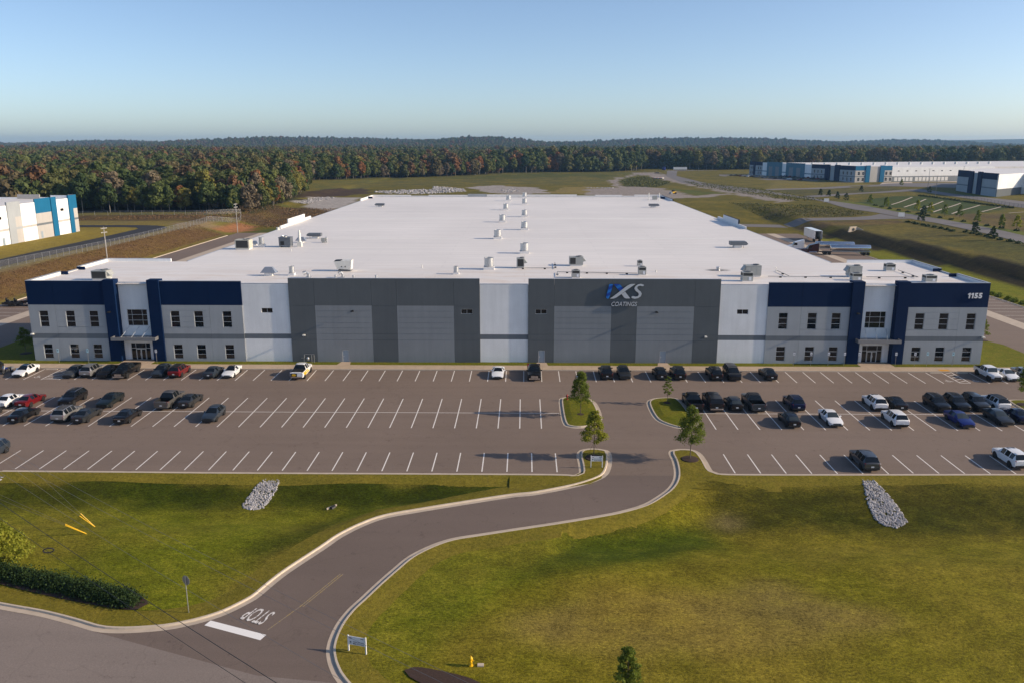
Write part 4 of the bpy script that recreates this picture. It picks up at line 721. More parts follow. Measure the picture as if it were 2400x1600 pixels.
# ------------------------------------------------------------------ vehicles
M['tyre'] = mat('tyre_rubber', (.012, .012, .012), .85, var=0); M['rim'] = mat('alloy_rim', (.50, .50, .51), .3, .85, var=0); M['rimdark'] = mat('dark_rim', (.03, .03, .032), .4, .6, var=0)
M['carglass'] = mat('tinted_car_glass', (.006, .008, .010), .03, var=0, spec=.6); M['paleglass'] = mat('clear_car_glass', (.035, .045, .050), .05, var=0, spec=.6); M['trim'] = mat('black_trim', (.015, .015, .016), .55, var=0)
M['headlamp'] = mat('headlamp_lens', (.62, .64, .66), .12, .3, var=0); M['taillamp'] = mat('tail_lamp_lens', (.30, .012, .014), .2, var=0); M['chrome'] = mat('chrome', (.66, .66, .67), .15, .95, var=0); M['plate'] = mat('number_plate', (.55, .58, .62), .5, var=0)
def carpaint(name, c, metal=.25):
    m, t, p = nodes(name); p.inputs['Base Color'].default_value = (*c, 1); p.inputs['Metallic'].default_value = metal; p.inputs['Roughness'].default_value = .32; p.inputs['Coat Weight'].default_value = .45; p.inputs['Coat Roughness'].default_value = .05; p.inputs['Specular IOR Level'].default_value = .3; return m
PAINT = {k: carpaint(k + '_car_paint', c, mt) for k, c, mt in (('white', (.74, .75, .77), 0.), ('black', (.006, .006, .007), .1), ('grey', (.085, .092, .10), .5), ('silver', (.34, .34, .34), .6), ('red', (.17, .008, .010), .3), ('navy', (.008, .016, .055), .35), ('blue', (.010, .022, .16), .35), ('slate', (.045, .060, .080), .45), ('gunmetal', (.042, .046, .050), .5), ('dgreen', (.010, .016, .016), .3), ('pewter', (.15, .145, .14), .5), ('maroon', (.035, .004, .010), .3))}
# station: (y, zlow, zbelt, wbelt, ztop, wtop, kind of the strip behind it)
CT = {
 'sedan': dict(L=4.85, W=1.84, st=[(2.42,.34,.60,.62,.64,.50,'b'),(2.30,.24,.66,.82,.72,.66,'b'),(1.85,.22,.74,.90,.82,.72,'b'),(1.05,.22,.90,.91,.95,.74,'w'),(.28,.22,.94,.915,1.40,.58,'s'),(-.32,.22,.95,.915,1.45,.60,'p'),(-.42,.22,.95,.915,1.45,.60,'s'),(-1.05,.22,.96,.91,1.39,.57,'q'),(-1.80,.24,.97,.895,1.05,.70,'b'),(-2.22,.28,.95,.87,1.03,.70,'b'),(-2.42,.40,.82,.74,.92,.60,'')], wy=(1.45,-1.40), wr=.335),
 'coupe': dict(L=4.6, W=1.82, st=[(2.30,.32,.56,.60,.60,.48,'b'),(2.15,.20,.62,.82,.68,.66,'b'),(1.70,.19,.70,.90,.78,.72,'b'),(.85,.19,.86,.91,.91,.74,'w'),(.05,.19,.90,.91,1.32,.56,'s'),(-.60,.19,.92,.91,1.35,.57,'q'),(-1.55,.20,.95,.90,1.06,.64,'b'),(-2.10,.26,.93,.87,1.0,.66,'b'),(-2.30,.38,.80,.72,.88,.58,'')], wy=(1.40,-1.35), wr=.335),
 'sports': dict(L=4.38, W=1.86, st=[(2.19,.30,.52,.62,.56,.45,'b'),(2.05,.18,.60,.84,.66,.62,'b'),(1.45,.17,.76,.91,.82,.70,'b'),(.55,.17,.84,.90,.90,.70,'w'),(-.20,.17,.86,.89,1.26,.52,'s'),(-.75,.17,.90,.92,1.27,.52,'q'),(-1.55,.18,.96,.93,1.02,.60,'b'),(-2.05,.26,.92,.86,.98,.66,'b'),(-2.19,.36,.76,.72,.84,.58,'')], wy=(1.32,-1.18), wr=.34),
 'hatch': dict(L=4.4, W=1.80, st=[(2.20,.34,.62,.62,.68,.50,'b'),(2.08,.24,.70,.82,.76,.66,'b'),(1.65,.22,.80,.89,.87,.72,'b'),(.98,.22,.95,.90,1.0,.74,'w'),(.30,.22,.98,.90,1.48,.58,'s'),(-.30,.22,.99,.90,1.52,.60,'p'),(-.40,.22,.99,.90,1.52,.60,'s'),(-1.20,.22,1.0,.89,1.47,.58,'p'),(-1.50,.24,1.0,.88,1.42,.56,'q'),(-2.0,.28,.98,.86,1.08,.66,'b'),(-2.20,.40,.80,.78,.95,.62,'')], wy=(1.32,-1.28), wr=.33),
 'suv': dict(L=4.75, W=1.92, st=[(2.37,.40,.76,.66,.84,.54,'b'),(2.25,.30,.86,.86,.94,.72,'b'),(1.80,.28,.96,.94,1.04,.78,'b'),(1.10,.28,1.05,.95,1.11,.78,'w'),(.48,.28,1.08,.95,1.62,.64,'s'),(-.22,.28,1.09,.95,1.70,.66,'p'),(-.32,.28,1.09,.95,1.70,.66,'s'),(-1.10,.28,1.10,.95,1.69,.66,'p'),(-1.22,.28,1.10,.95,1.69,.66,'s'),(-1.85,.30,1.11,.94,1.64,.63,'q'),(-2.22,.34,1.08,.92,1.14,.78,'b'),(-2.37,.46,.90,.84,1.02,.72,'')], wy=(1.45,-1.40), wr=.37),
 'van': dict(L=5.1, W=2.0, st=[(2.55,.36,.68,.66,.76,.54,'b'),(2.42,.26,.80,.88,.88,.72,'b'),(2.0,.24,.95,.97,1.02,.78,'b'),(1.55,.24,1.02,.985,1.10,.80,'w'),(.70,.24,1.05,.985,1.66,.68,'s'),(-.10,.24,1.06,.985,1.75,.70,'p'),(-.20,.24,1.06,.985,1.75,.70,'s'),(-1.20,.24,1.07,.98,1.74,.70,'p'),(-1.30,.24,1.07,.98,1.74,.70,'s'),(-2.15,.26,1.08,.97,1.68,.67,'q'),(-2.44,.32,1.05,.94,1.16,.82,'b'),(-2.55,.44,.85,.86,1.0,.74,'')], wy=(1.55,-1.50), wr=.355),
 'pickup': dict(L=5.85, W=2.03, st=[(2.92,.46,.92,.74,1.02,.62,'b'),(2.80,.36,1.0,.95,1.12,.80,'b'),(2.30,.34,1.08,1.0,1.18,.86,'b'),(1.45,.34,1.18,1.01,1.25,.84,'w'),(.85,.34,1.21,1.01,1.82,.70,'s'),(.22,.34,1.22,1.01,1.90,.72,'p'),(.12,.34,1.22,1.01,1.90,.72,'s'),(-.62,.34,1.22,1.01,1.86,.70,'q'),(-.95,.34,1.24,1.01,1.27,.95,'o'),(-2.78,.40,1.26,1.0,1.28,.94,'b'),(-2.92,.52,1.12,.96,1.24,.90,'')], wy=(1.85,-1.75), wr=.41),
 'jeep': dict(L=5.5, W=1.9, st=[(2.70,.50,.86,.60,1.05,.48,'b'),(2.55,.46,.98,.70,1.12,.56,'b'),(1.40,.46,1.10,.80,1.18,.66,'b'),(1.20,.46,1.18,.86,1.22,.72,'w'),(.95,.46,1.22,.88,1.83,.70,'s'),(.20,.46,1.23,.88,1.86,.72,'p'),(.08,.46,1.23,.88,1.86,.72,'s'),(-.80,.46,1.23,.88,1.84,.72,'q'),(-.92,.46,1.23,.88,1.24,.82,'o'),(-2.60,.52,1.24,.88,1.25,.82,'b'),(-2.72,.60,1.10,.86,1.2,.80,'')], wy=(1.75,-1.60), wr=.43)}
CARPARTS = {}
def carmeshes(kind):
    if kind in CARPARTS: return CARPARTS[kind]
    c = CT[kind]; ring = []
    for y, zl, zb_, wb, zt_, wt, k in c['st']:
        wm = wb * 1.015; zm = zl + (zb_ - zl) * .55
        half = [(0, zl), (wb * .90, zl), (wm, zm), (wb, zb_), (wt, zt_ - .03), (wt * .55, zt_), ]
        ring.append([(x, y, z) for x, z in half] + [(0, y, zt_ + .012)] + [(-x, y, z) for x, z in half[:0:-1]])
    n = 12; out = {}; bm_ = MB()
    V = [p for r in ring for p in r]
    def mbf(key): return out.setdefault(key, MB())
    body = []; wins = {}
    for i in range(len(ring) - 1):
        kd = c['st'][i][6]
        for j in range(n):
            f = (i * n + j, i * n + (j + 1) % n, (i + 1) * n + (j + 1) % n, (i + 1) * n + j)
            side = j in (3, 8); top = j in (4, 5, 6, 7)
            if kd == 'w' and top: wins.setdefault('windshield', []).append(f)
            elif kd == 'q' and top: wins.setdefault('rear_window', []).append(f)
            elif kd == 's' and side: wins.setdefault(('side_window', i, j), []).append(f)
            elif kd == 'o' and top: continue
            else: body.append(f)
    body += [tuple(range(n)), tuple(range((len(ring) - 1) * n, len(ring) * n))[::-1]]
    b = MB(); b.add(V, body); R_ = [('body', b.compact().mesh(kind + '_body', [PAINT['grey']], 28), None)]
    for k, fs in wins.items():
        b = MB(); b.add(V, fs); nm = k if isinstance(k, str) else k[0]; R_.append((nm, b.compact().mesh(nm, [M['carglass']], 40), 'glass'))
    L2, W2 = c['L'] / 2, c['W'] / 2; st = c['st']; zf, zr2 = st[1][2], st[-2][2]; r = c['wr']
    if kind in ('pickup', 'jeep'):
        ya, yb = st[-4][0] - .05, st[-2][0] - .02; wi = st[-3][5] - .02; zz = st[-3][4]; zfl = zz - .5; b = MB()
        P = [(-wi, yb), (wi, yb), (wi, ya - .02), (-wi, ya - .02)]
        b.quad(*[(x, y, zfl) for x, y in P]); 
        for (ax, ay), (bx, by) in zip(P, P[1:] + P[:1]): b.quad((ax, ay, zfl), (bx, by, zfl), (bx, by, zz), (ax, ay, zz))
        R_.append(('bed_liner', b.mesh('bed_liner', [M['trim']]), None))
    # arches, grille, bumpers, lamps, plates, mirrors
    b = MB()
    for wy in c['wy']:
        for s in (-1, 1): b.tube((s * (W2 - .30), wy, r * 1.02), (s * (W2 + .006), wy, r * 1.02), r * 1.14, n=18)
    R_.append(('wheel_arch', b.mesh('wheel_arch', [M['trim']]), None))
    b = MB(); b.box(-W2 * .52, W2 * .52, L2 - .10, L2 + .012, st[0][1] + .1, st[0][2] - .02); R_.append(('grille', b.mesh('grille', [M['trim'] if kind not in ('pickup',) else M['chrome']]), 'grille'))
    b = MB(); b.box(-W2 * .82, W2 * .82, -L2 - .03, -L2 + .12, st[-1][1] - .1, st[-1][1] + .1)
    b.box(-W2 * .82, W2 * .82, L2 - .14, L2 + .02, st[0][1] - .12, st[0][1] + .08); R_.append(('bumper', b.mesh('bumper', [M['chrome'] if kind == 'pickup' else M['trim']]), 'bumper'))
    for s in (-1, 1):
        y1, w1, z1 = st[1][0], st[1][3], st[1][2]; b = MB(); b.hexa([(s * w1 * .60, L2 - .02, z1 - .16), (s * w1 * .99, y1 + .02, z1 - .15), (s * w1 * 1.01, y1 - .28, z1 - .10), (s * w1 * .62, y1 - .1, z1 - .13), (s * w1 * .60, L2 - .05, z1 - .03), (s * w1 * .985, y1, z1 - .01), (s * w1 * 1.015, y1 - .32, z1 + .01), (s * w1 * .62, y1 - .14, z1)]); R_.append(('headlight', b.mesh('headlight', [M['headlamp']]), None))
        y2, w2, z2 = st[-2][0], st[-2][3], st[-2][2]; tall = .34 if kind in ('suv', 'van', 'pickup', 'jeep') else .17; xin = .80 if tall > .2 else .52; b = MB()
        b.hexa([(s * w2 * xin, -L2 - .012, z2 - tall), (s * w2 * .985, y2 + .02, z2 - tall), (s * w2 * 1.012, y2 + .14, z2 - tall), (s * w2 * xin, y2, z2 - tall), (s * w2 * xin, -L2 + .02, z2 - .02), (s * w2 * .985, y2 - .01, z2 - .02), (s * w2 * 1.012, y2 + .16, z2 - .02), (s * w2 * xin, y2 + .03, z2 - .02)]); R_.append(('tail_light', b.mesh('tail_light', [M['taillamp']]), None))
        ym = st[3][0] - .35; b = MB(); b.hexa([(s * (W2 - .02), ym, st[3][2]), (s * (W2 + .19), ym - .03, st[3][2] + .01), (s * (W2 + .19), ym - .13, st[3][2] + .01), (s * (W2 - .02), ym - .1, st[3][2]), (s * (W2 - .02), ym - .02, st[3][2] + .16), (s * (W2 + .17), ym - .05, st[3][2] + .17), (s * (W2 + .17), ym - .13, st[3][2] + .17), (s * (W2 - .02), ym - .1, st[3][2] + .16)]); R_.append(('mirror', b.mesh('mirror', [PAINT['grey']]), 'paint'))
    b = MB(); b.box(-.16, .16, -L2 - .03, -L2 - .012, st[-1][1] + .14, st[-1][1] + .30); R_.append(('plate', b.mesh('plate', [M['plate']]), None))
    if kind in ('suv',):
        for s in (-1, 1): b = MB(); b.tube((s * .62, .35, 1.70), (s * .64, -1.65, 1.74), .025, n=6); R_.append(('roof_rail', b.mesh('roof_rail', [M['chrome']]), 'rail'))
    if kind == 'jeep':
        for s in (-1, 1): b = MB(); b.hexa([(s * .68, 2.35, .9), (s * .97, 2.35, .88), (s * .97, 1.15, .88), (s * .68, 1.15, .9), (s * .70, 2.3, 1.0), (s * .96, 2.3, .96), (s * .96, 1.2, .96), (s * .70, 1.2, 1.02)]); R_.append(('fender', b.mesh('fender', [PAINT['white']]), 'paint'))
    b = MB(); b.lathe([(r * .62, -.11), (r * .96, -.11), (r, -.07), (r, .07), (r * .96, .11), (r * .62, .115), (r * .60, .09)], n=20); tyre = b.mesh('tyre', [M['tyre']], 40)
    b = MB(); b.lathe([(r * .60, .0), (r * .62, .112), (r * .55, .10), (r * .2, .075), (r * .12, .11), (.01, .11)], n=14); rim = b.mesh('rim', [M['rim']], 40)
    CARPARTS[kind] = (R_, tyre, rim, c); return CARPARTS[kind]
def over(o, m):
    o.material_slots[0].link = 'OBJECT'; o.material_slots[0].material = m
def car(kind, colr, x, y, head, label, group, roof=None, glass=None, rim=None, cap=False, simple=False, z=None, sc=1., name='car', cat='car', extra=None):
    R_, tyre, rim_m, c = carmeshes(kind); z = zlot(x, y) if z is None else z
    t = tag(empty(name, (x, y, z), (0 if head > 0 else math.pi) + R(random.uniform(-1.2, 1.2))), label, cat, group); t.scale = (sc, sc, sc)
    if simple:
        o = put('body', R_[0][1], t); over(o, PAINT[colr])
        for nm, me, role in R_:
            if role == 'glass' and nm != 'side_window': put(nm, me, t)
        return t
    for nm, me, role in R_:
        if nm == 'roof_rail' and colr in ('grey', 'white', 'gunmetal'): continue
        o = put(nm, me, t)
        if nm == 'body' or role == 'paint': over(o, PAINT[colr])
        if role == 'glass' and glass: over(o, M[glass])
        if nm == 'bumper' and kind == 'pickup' and extra == 'dark': over(o, PAINT[colr])
    for wy in c['wy']:
        for s in (-1, 1):
            o = put('wheel', tyre, t); o.location = (s * (c['W'] / 2 - .105), wy, c['wr']); o.rotation_euler = (0, R(90) * s, 0)
            q = put('rim', rim_m, o)
            if rim: over(q, M[rim])
    if roof:
        st = [s for s in c['st'] if s[6] in ('s', 'p', 'q')]; b = MB()
        for a, d in zip(st, st[1:]): b.quad((-a[5] * .9, a[0], a[4] + .016), (a[5] * .9, a[0], a[4] + .016), (d[5] * .9, d[0], d[4] + .016), (-d[5] * .9, d[0], d[4] + .016))
        b.build('roof_panel', M['carglass'] if roof == 'glass' else M['trim'], t)
    if roof is None and extra == 'sunroof':
        b = MB(); s0 = next(s for s in c['st'] if s[6] == 's'); b.box(-.42, .42, s0[0] - .75, s0[0] - .15, s0[4] - .02, s0[4] + .055); b.build('sunroof', M['carglass'], t)
    if cap:
        s0 = next(s for s in c['st'] if s[6] == 'o'); b = MB(); ya, yb = s0[0] + .05, c['st'][-2][0]; zz = s0[4]
        if cap == 'tonneau': b.hexa([(-.93, yb, zz - .01), (.93, yb, zz - .01), (.93, ya, zz - .01), (-.93, ya, zz - .01), (-.9, yb + .03, zz + .05), (.9, yb + .03, zz + .05), (.9, ya, zz + .05), (-.9, ya, zz + .05)])
        else: b.hexa([(-.94, yb, zz - .01), (.94, yb, zz - .01), (.94, ya, zz - .01), (-.94, ya, zz - .01), (-.74, yb + .3, zz + .58), (.74, yb + .3, zz + .58), (.74, ya, zz + .62), (-.74, ya, zz + .62)])
        b.build('bed_cover', M['trim'] if cap == 'tonneau' else PAINT['black'], t)
    return t
GA, GB, GC, GD = 'vehicles parked against the front pavement', 'vehicles in the upper half of the double row', 'vehicles in the lower half of the double row', 'vehicles in the row by the grass bank'
A = -7.35
CARS = [('suv','black',-82.7,A,-1,'black car cut by the left edge beside the motorcycle',GA,{}),
 ('sedan','white',-77.0,A,-1,'white sedan with black glass roof beside the motorcycle',GA,dict(roof='glass',rim='rimdark')),
 ('sedan','grey',-69.1,A-.3,-1,'grey sedan next to hatched bay, facing the camera',GA,dict(rim='rimdark')),
 ('suv','silver',-66.6,A,1,'silver SUV with its back to camera near left entrance',GA,{}),
 ('sedan','black',-63.9,A-.3,-1,'black sedan between silver SUV and black pickup',GA,{}),
 ('pickup','black',-61.2,A-.2,-1,'black pickup with chrome grille in front of left entrance',GA,{}),
 ('hatch','slate',-55.8,A,-1,'dark blue-grey hatchback left of the red SUV',GA,{}),
 ('suv','red',-53.1,A,1,'red SUV with its back to the camera',GA,dict(roof='black')),
 ('sedan','slate',-47.7,A-.2,1,'slate blue sedan left of white coupe with black roof',GA,{}),
 ('coupe','white',-45.0,A,-1,'white coupe with black roof facing the camera',GA,dict(roof='black',rim='rimdark')),
 ('pickup','white',-34.2,A-.1,1,'white pickup with yellow and black tailgate graphics',GA,dict(cap='tonneau',extra='wrap')),
 ('sports','white',-3.95,A,-1,'white two-door sports car facing the camera near centre',GA,dict(rim='rimdark')),
 ('pickup','black',1.54,A-.2,-1,'black pickup with chrome grille right of white sports car',GA,{}),
 ('suv','black',12.5,A,1,'black SUV left of the grey hatchback, back to camera',GA,{}),
 ('hatch','gunmetal',15.25,A,-1,'dark grey hatchback below the logo, facing camera',GA,{}),
 ('hatch','black',20.74,A,1,'black hatchback left of the grey door on right',GA,dict(rim='rimdark')),
 ('suv','black',23.48,A-.1,1,'black SUV in front of the rightmost grey door',GA,{}),
 ('suv','black',28.97,A-.2,1,'black SUV left of the tall black minivan',GA,{}),
 ('van','black',31.71,A-.1,-1,'tall black minivan facing camera by the white bay',GA,{}),
 ('sedan','black',37.2,A,1,'black sedan alone by the right white bay',GA,{}),
 ('jeep','white',70.6,A+.1,-1,'white boxy open-bed off-road pickup at right end',GA,dict(glass='paleglass',rim='rimdark')),
 ('coupe','white',73.4,A,-1,'white muscle coupe right of the boxy white pickup',GA,dict(glass='paleglass')),
 ('sedan','silver',76.2,A+.4,-1,'pale sedan partly cut by the right edge',GA,{}),
 ('sedan','white',-70.45,-22.0,1,'white sedan left of red sedan, back to camera',GB,dict(rim='rimdark')),
 ('sedan','red',-67.7,-21.9,1,'dark red sedan with its back to the camera',GB,{}),
 ('suv','black',-62.2,-21.2,-1,'black SUV with silver roof rails facing camera',GB,{}),
 ('sedan','dgreen',-56.7,-21.8,-1,'black green sedan facing camera, alone in its bay',GB,{}),
 ('pickup','pewter',-48.4,-21.9,1,'grey pickup with yellow plate, back to camera',GB,dict(extra='dark')),
 ('sedan','gunmetal',-45.7,-21.6,1,'dark sedan right of grey pickup, back to camera',GB,{}),
 ('pickup','black',22.9,-21.7,1,'black open-bed pickup beside the right grass island',GB,dict(extra='dark')),
 ('pickup','black',25.65,-21.6,1,'black pickup with a hard bed cap',GB,dict(cap='cap')),
 ('hatch','black',28.35,-21.9,1,'small black hatchback between two pickups',GB,dict(glass='paleglass')),
 ('pickup','grey',31.1,-21.8,1,'grey pickup with dark roof right of small hatchback',GB,dict(roof='black',extra='dark')),
 ('suv','navy',36.6,-21.7,1,'dark blue tall SUV above the small black hatchback',GB,{}),
 ('suv','white',47.6,-21.4,1,'white SUV with sunroof left of black sedan',GB,dict(extra='sunroof',rim='rimdark')),
 ('sedan','black',50.3,-21.4,1,'black sedan right of the white SUV with sunroof',GB,{}),
 ('suv','black',55.75,-21.8,-1,'leftmost of three black SUVs side by side on right',GB,dict(extra='sunroof')),
 ('suv','black',58.45,-21.7,-1,'middle of three black SUVs side by side on right',GB,{}),
 ('suv','gunmetal',61.15,-21.4,-1,'rightmost of three dark SUVs side by side on right',GB,{}),
 ('suv','white',63.9,-21.1,1,'white SUV with black roof beside right-end tree island',GB,dict(roof='black',rim='rimdark')),
 ('sedan','black',-70.4,-27.2,1,'black sedan cut by left edge below white sedan',GC,{}),
 ('sedan','black',-65.0,-27.9,1,'black sedan below the dark red sedan',GC,{}),
 ('suv','silver',-59.5,-27.6,1,'silver boxy SUV with roof ribs left of grey sedan',GC,{}),
 ('sedan','gunmetal',-56.75,-27.9,1,'grey sedan right of the boxy silver SUV',GC,{}),
 ('sedan','black',-51.3,-28.1,1,'black sedan with full-width rear light bar',GC,dict(rim='rimdark')),
 ('hatch','slate',-40.35,-27.4,-1,'dark blue hatchback facing camera, last of left group',GC,{}),
 ('hatch','black',33.9,-28.4,1,'small black hatchback below the dark blue SUV',GC,dict(glass='paleglass')),
 ('sedan','white',39.4,-27.7,-1,'white sedan facing camera, alone in lower row',GC,dict(glass='paleglass')),
 ('suv','white',47.5,-27.9,1,'white SUV below the white SUV with sunroof',GC,dict(rim='rimdark')),
 ('sedan','blue',55.7,-27.9,-1,'bright blue sedan facing camera on the right',GC,dict(glass='paleglass')),
 ('sedan','gunmetal',61.1,-27.0,-1,'dark grey sedan right of bright blue sedan',GC,dict(glass='paleglass')),
 ('sedan','navy',63.9,-26.2,1,'dark blue car at right edge beside tree island',GC,{}),
 ('suv','slate',-60.9,-41.2,-1,'dark car cut by left edge in bottom parking row',GD,{}),
 ('suv','grey',38.0,-42.0,1,'grey SUV above the right stone chute',GD,dict(rim='rimdark')),
 ('suv','white',54.7,-41.1,1,'white SUV cut by right edge in bottom row',GD,dict(extra='sunroof',rim='rimdark'))]
NAMES = {'sedan': ('parked_sedan', 'sedan'), 'coupe': ('parked_coupe', 'coupe'), 'sports': ('sports_car', 'sports car'), 'hatch': ('parked_hatchback', 'hatchback'), 'suv': ('parked_suv', 'SUV'), 'van': ('parked_minivan', 'minivan'), 'pickup': ('pickup_truck', 'pickup'), 'jeep': ('pickup_truck', 'pickup')}
for kind, colr, x, y, head, lb, g, kw in CARS:
    t = car(kind, colr, x, y, head, lb, g, name=NAMES[kind][0], cat=NAMES[kind][1], **kw)
    if kw.get('extra') == 'wrap':
        for s in (-1, 1): b = MB(); b.hexa([(s * 1.018, -2.0, .55), (s * 1.022, -2.0, .55), (s * 1.022, .9, .6), (s * 1.018, .9, .6), (s * 1.018, -2.6, 1.15), (s * 1.022, -2.6, 1.15), (s * 1.022, -.3, 1.12), (s * 1.018, -.3, 1.12)]); b.build('vinyl_graphic', M['yellow'], t)
        b = MB(); b.box(-.9, .1, -2.96, -2.93, .62, 1.1); b.build('vinyl_graphic', M['trim'], t); b = MB(); b.add([(-.7, -2.97, .72), (-.2, -2.97, .66), (0, -2.97, .9), (-.3, -2.97, 1.05), (-.65, -2.97, .98)], [(0, 1, 2, 3, 4)]); b.build('vinyl_emblem', M['yellow'], t)
    if lb.startswith('black sedan with full-width'): b = MB(); b.box(-.72, .72, -2.46, -2.42, .80, .84); b.build('light_bar', M['chrome'], t)
    if lb.startswith('silver boxy'):
        for k in range(5): b = MB(); b.box(-.5 + k * .22, -.44 + k * .22, -1.7, .3, 1.70, 1.735); b.build('roof_rib', M['trim'], t)
# motorcycle
t = tag(empty('motorcycle', (-80.2, -6.9, zlot(0, -7)), R(165)), 'silver and blue touring motorcycle beside white sedan', 'motorcycle', GA)
for yy in (.75, -.75):
    b = MB(); b.lathe([(.2, -.06), (.31, -.06), (.33, 0), (.31, .06), (.2, .06)], n=16); o = b.build('wheel', M['tyre'], t); o.location = (0, yy, .33); o.rotation_euler = (0, R(90), 0); b = MB(); b.tube((-.05, 0, 0), (.05, 0, 0), .2, n=12); q = b.build('rim', M['chrome'], o); q.rotation_euler = (0, R(90), 0)
b = MB(); b.hexa([(-.16, -.2, .3), (.16, -.2, .3), (.16, .4, .3), (-.16, .4, .3), (-.12, -.3, .7), (.12, -.3, .7), (.14, .35, .72), (-.14, .35, .72)]); b.build('engine', M['chrome'], t)
b = MB(); b.hexa([(-.13, .0, .72), (.13, .0, .72), (.13, .5, .75), (-.13, .5, .75), (-.1, .02, .95), (.1, .02, .95), (.1, .48, .98), (-.1, .48, .98)]); b.build('fuel_tank', PAINT['blue'], t)
b = MB(); b.hexa([(-.14, -.75, .7), (.14, -.75, .7), (.14, .0, .72), (-.14, .0, .72), (-.15, -.8, .86), (.15, -.8, .86), (.13, .0, .8), (-.13, .0, .8)]); b.build('seat', M['trim'], t)
b = MB(); b.tube((0, .75, .33), (0, .5, 1.0), .04, n=6); b.tube((-.4, .42, 1.08), (.4, .42, 1.08), .025, n=6); b.hexa([(-.22, .6, .8), (.22, .6, .8), (.18, .75, .9), (-.18, .75, .9), (-.2, .48, 1.25), (.2, .48, 1.25), (.18, .55, 1.28), (-.18, .55, 1.28)]); b.build('fork_and_screen', M['steel'], t)
for s in (-1, 1): b = MB(); b.hexa([(s * .2, -.95, .5), (s * .42, -.95, .5), (s * .42, -.4, .5), (s * .2, -.4, .5), (s * .2, -.95, .85), (s * .4, -.95, .82), (s * .4, -.42, .82), (s * .2, -.42, .85)]); b.build('pannier', PAINT['silver'], t)
# ---- trucks behind the building on the right
def wheelset(t, xs, y2, r=.5, n2=2):
    for x in xs:
        for s in (-1, 1):
            b = MB(); b.lathe([(r * .55, -.14), (r, -.14), (r, .14), (r * .55, .14)], n=16); o = b.build('wheel', M['tyre'], t); o.location = (x, s * y2, r); o.rotation_euler = (R(90) * -s, 0, 0)
            b = MB(); b.lathe([(r * .56, .02), (r * .56, .135), (r * .25, .1), (.01, .12)], n=12); b.build('rim', M['rim'], o)
def tractor(x, y, rz, colr, lb, sleeper=True):
    t = tag(empty('semi_truck', (x, y, 0), rz), lb, 'truck', 'semi trucks beside the warehouse'); p = PAINT[colr]
    b = MB(); b.hexa([(-3.4, -.85, .7), (-1.55, -1.1, .6), (-1.55, 1.1, .6), (-3.4, .85, .7), (-3.3, -.75, 1.65), (-1.5, -.95, 2.0), (-1.5, .95, 2.0), (-3.3, .75, 1.65)]); b.build('hood', p, t)
    b = MB(); b.hexa([(-1.55, -1.2, .7), (2.0, -1.2, .7), (2.0, 1.2, .7), (-1.55, 1.2, .7), (-.75, -1.15, 3.0), (2.0, -1.2, 3.7), (2.0, 1.2, 3.7), (-.75, 1.15, 3.0)]); b.build('cab', p, t)
    b = MB(); b.quad((-1.49, -.95, 2.05), (-1.49, .95, 2.05), (-.92, .92, 2.8), (-.92, -.92, 2.8)); b.build('windshield', M['paleglass'], t)
    for s in (-1, 1): b = MB(); b.hexa([(-1.15, s * 1.2, 2.0), (-.1, s * 1.21, 2.0), (-.1, s * 1.22, 2.75), (-.85, s * 1.18, 2.75), (-1.15, s * 1.22, 2.0), (-.1, s * 1.23, 2.0), (-.1, s * 1.24, 2.75), (-.85, s * 1.2, 2.75)]); b.build('side_window', M['carglass'], t)
    for s in (-1, 1): b = MB(); b.tube((2.15, s * .95, .9), (2.15, s * .95, 3.9), .09, n=8); b.build('exhaust', M['chrome'], t)
    for s in (-1, 1): b = MB(); b.tube((-.9, s * 1.0, .75), (1.6, s * 1.0, .75), .32, n=12); b.build('fuel_tank', M['chrome'], t)
    b = MB(); b.box(1.9, 6.1, -.45, .45, .75, 1.05); b.build('chassis', M['trim'], t); b = MB(); b.box(-3.6, -3.35, -1.1, 1.1, .45, .85); b.build('bumper', M['chrome'], t)
    wheelset(t, (-2.5, 4.1, 5.4), 1.05); return t
def tanker(x, y, rz, lb):
    t = tag(empty('tanker_trailer', (x, y, 0), rz), lb, 'trailer', 'tank trailers beside the warehouse'); b = MB(); n = 20; P = []; prof = [(-6.3, .75), (-6.2, .95), (-5.9, 1.05), (5.6, 1.05), (5.95, .95), (6.05, .75)]; F = []
    for xx, r in prof:
        for i in range(n): a = 2 * math.pi * i / n; P.append((xx, r * 1.1 * math.cos(a), 2.3 + r * .92 * math.sin(a)))
    for k in range(len(prof) - 1):
        for i in range(n): F.append((k * n + i, k * n + (i + 1) % n, (k + 1) * n + (i + 1) % n, (k + 1) * n + i))
    F += [tuple(range(n)), tuple(range((len(prof) - 1) * n, len(prof) * n))]; b.add(P, F); b.build('tank', M['chrome'], t, smooth=35)
    b = MB(); b.box(-1.5, -.3, -.3, .3, 3.2, 3.4); b.tube((-4, 0, 3.26), (5, 0, 3.26), .08, n=6); b.build('walkway', M['steel'], t); b = MB(); b.box(-5.5, 5.9, -.4, .4, .95, 1.35); b.build('frame_rail', M['steel'], t)
    for s in (-1, 1): b = MB(); b.hexa([(2.6, s * .85, 1.05), (6.1, s * .85, 1.05), (6.1, s * 1.25, 1.05), (2.6, s * 1.25, 1.05), (2.8, s * .85, 1.15), (6.0, s * .85, 1.15), (6.0, s * 1.25, 1.15), (2.8, s * 1.25, 1.15)]); b.build('mudguard', M['chrome'], t)
    wheelset(t, (3.9, 5.2), 1.0); return t
TZ = R(-8)
tractor(92.2, 136.0, TZ, 'maroon', 'dark maroon semi truck coupled to the nearer silver tanker'); tanker(104.0, 134.3, TZ, 'nearer silver tank trailer behind the maroon truck')
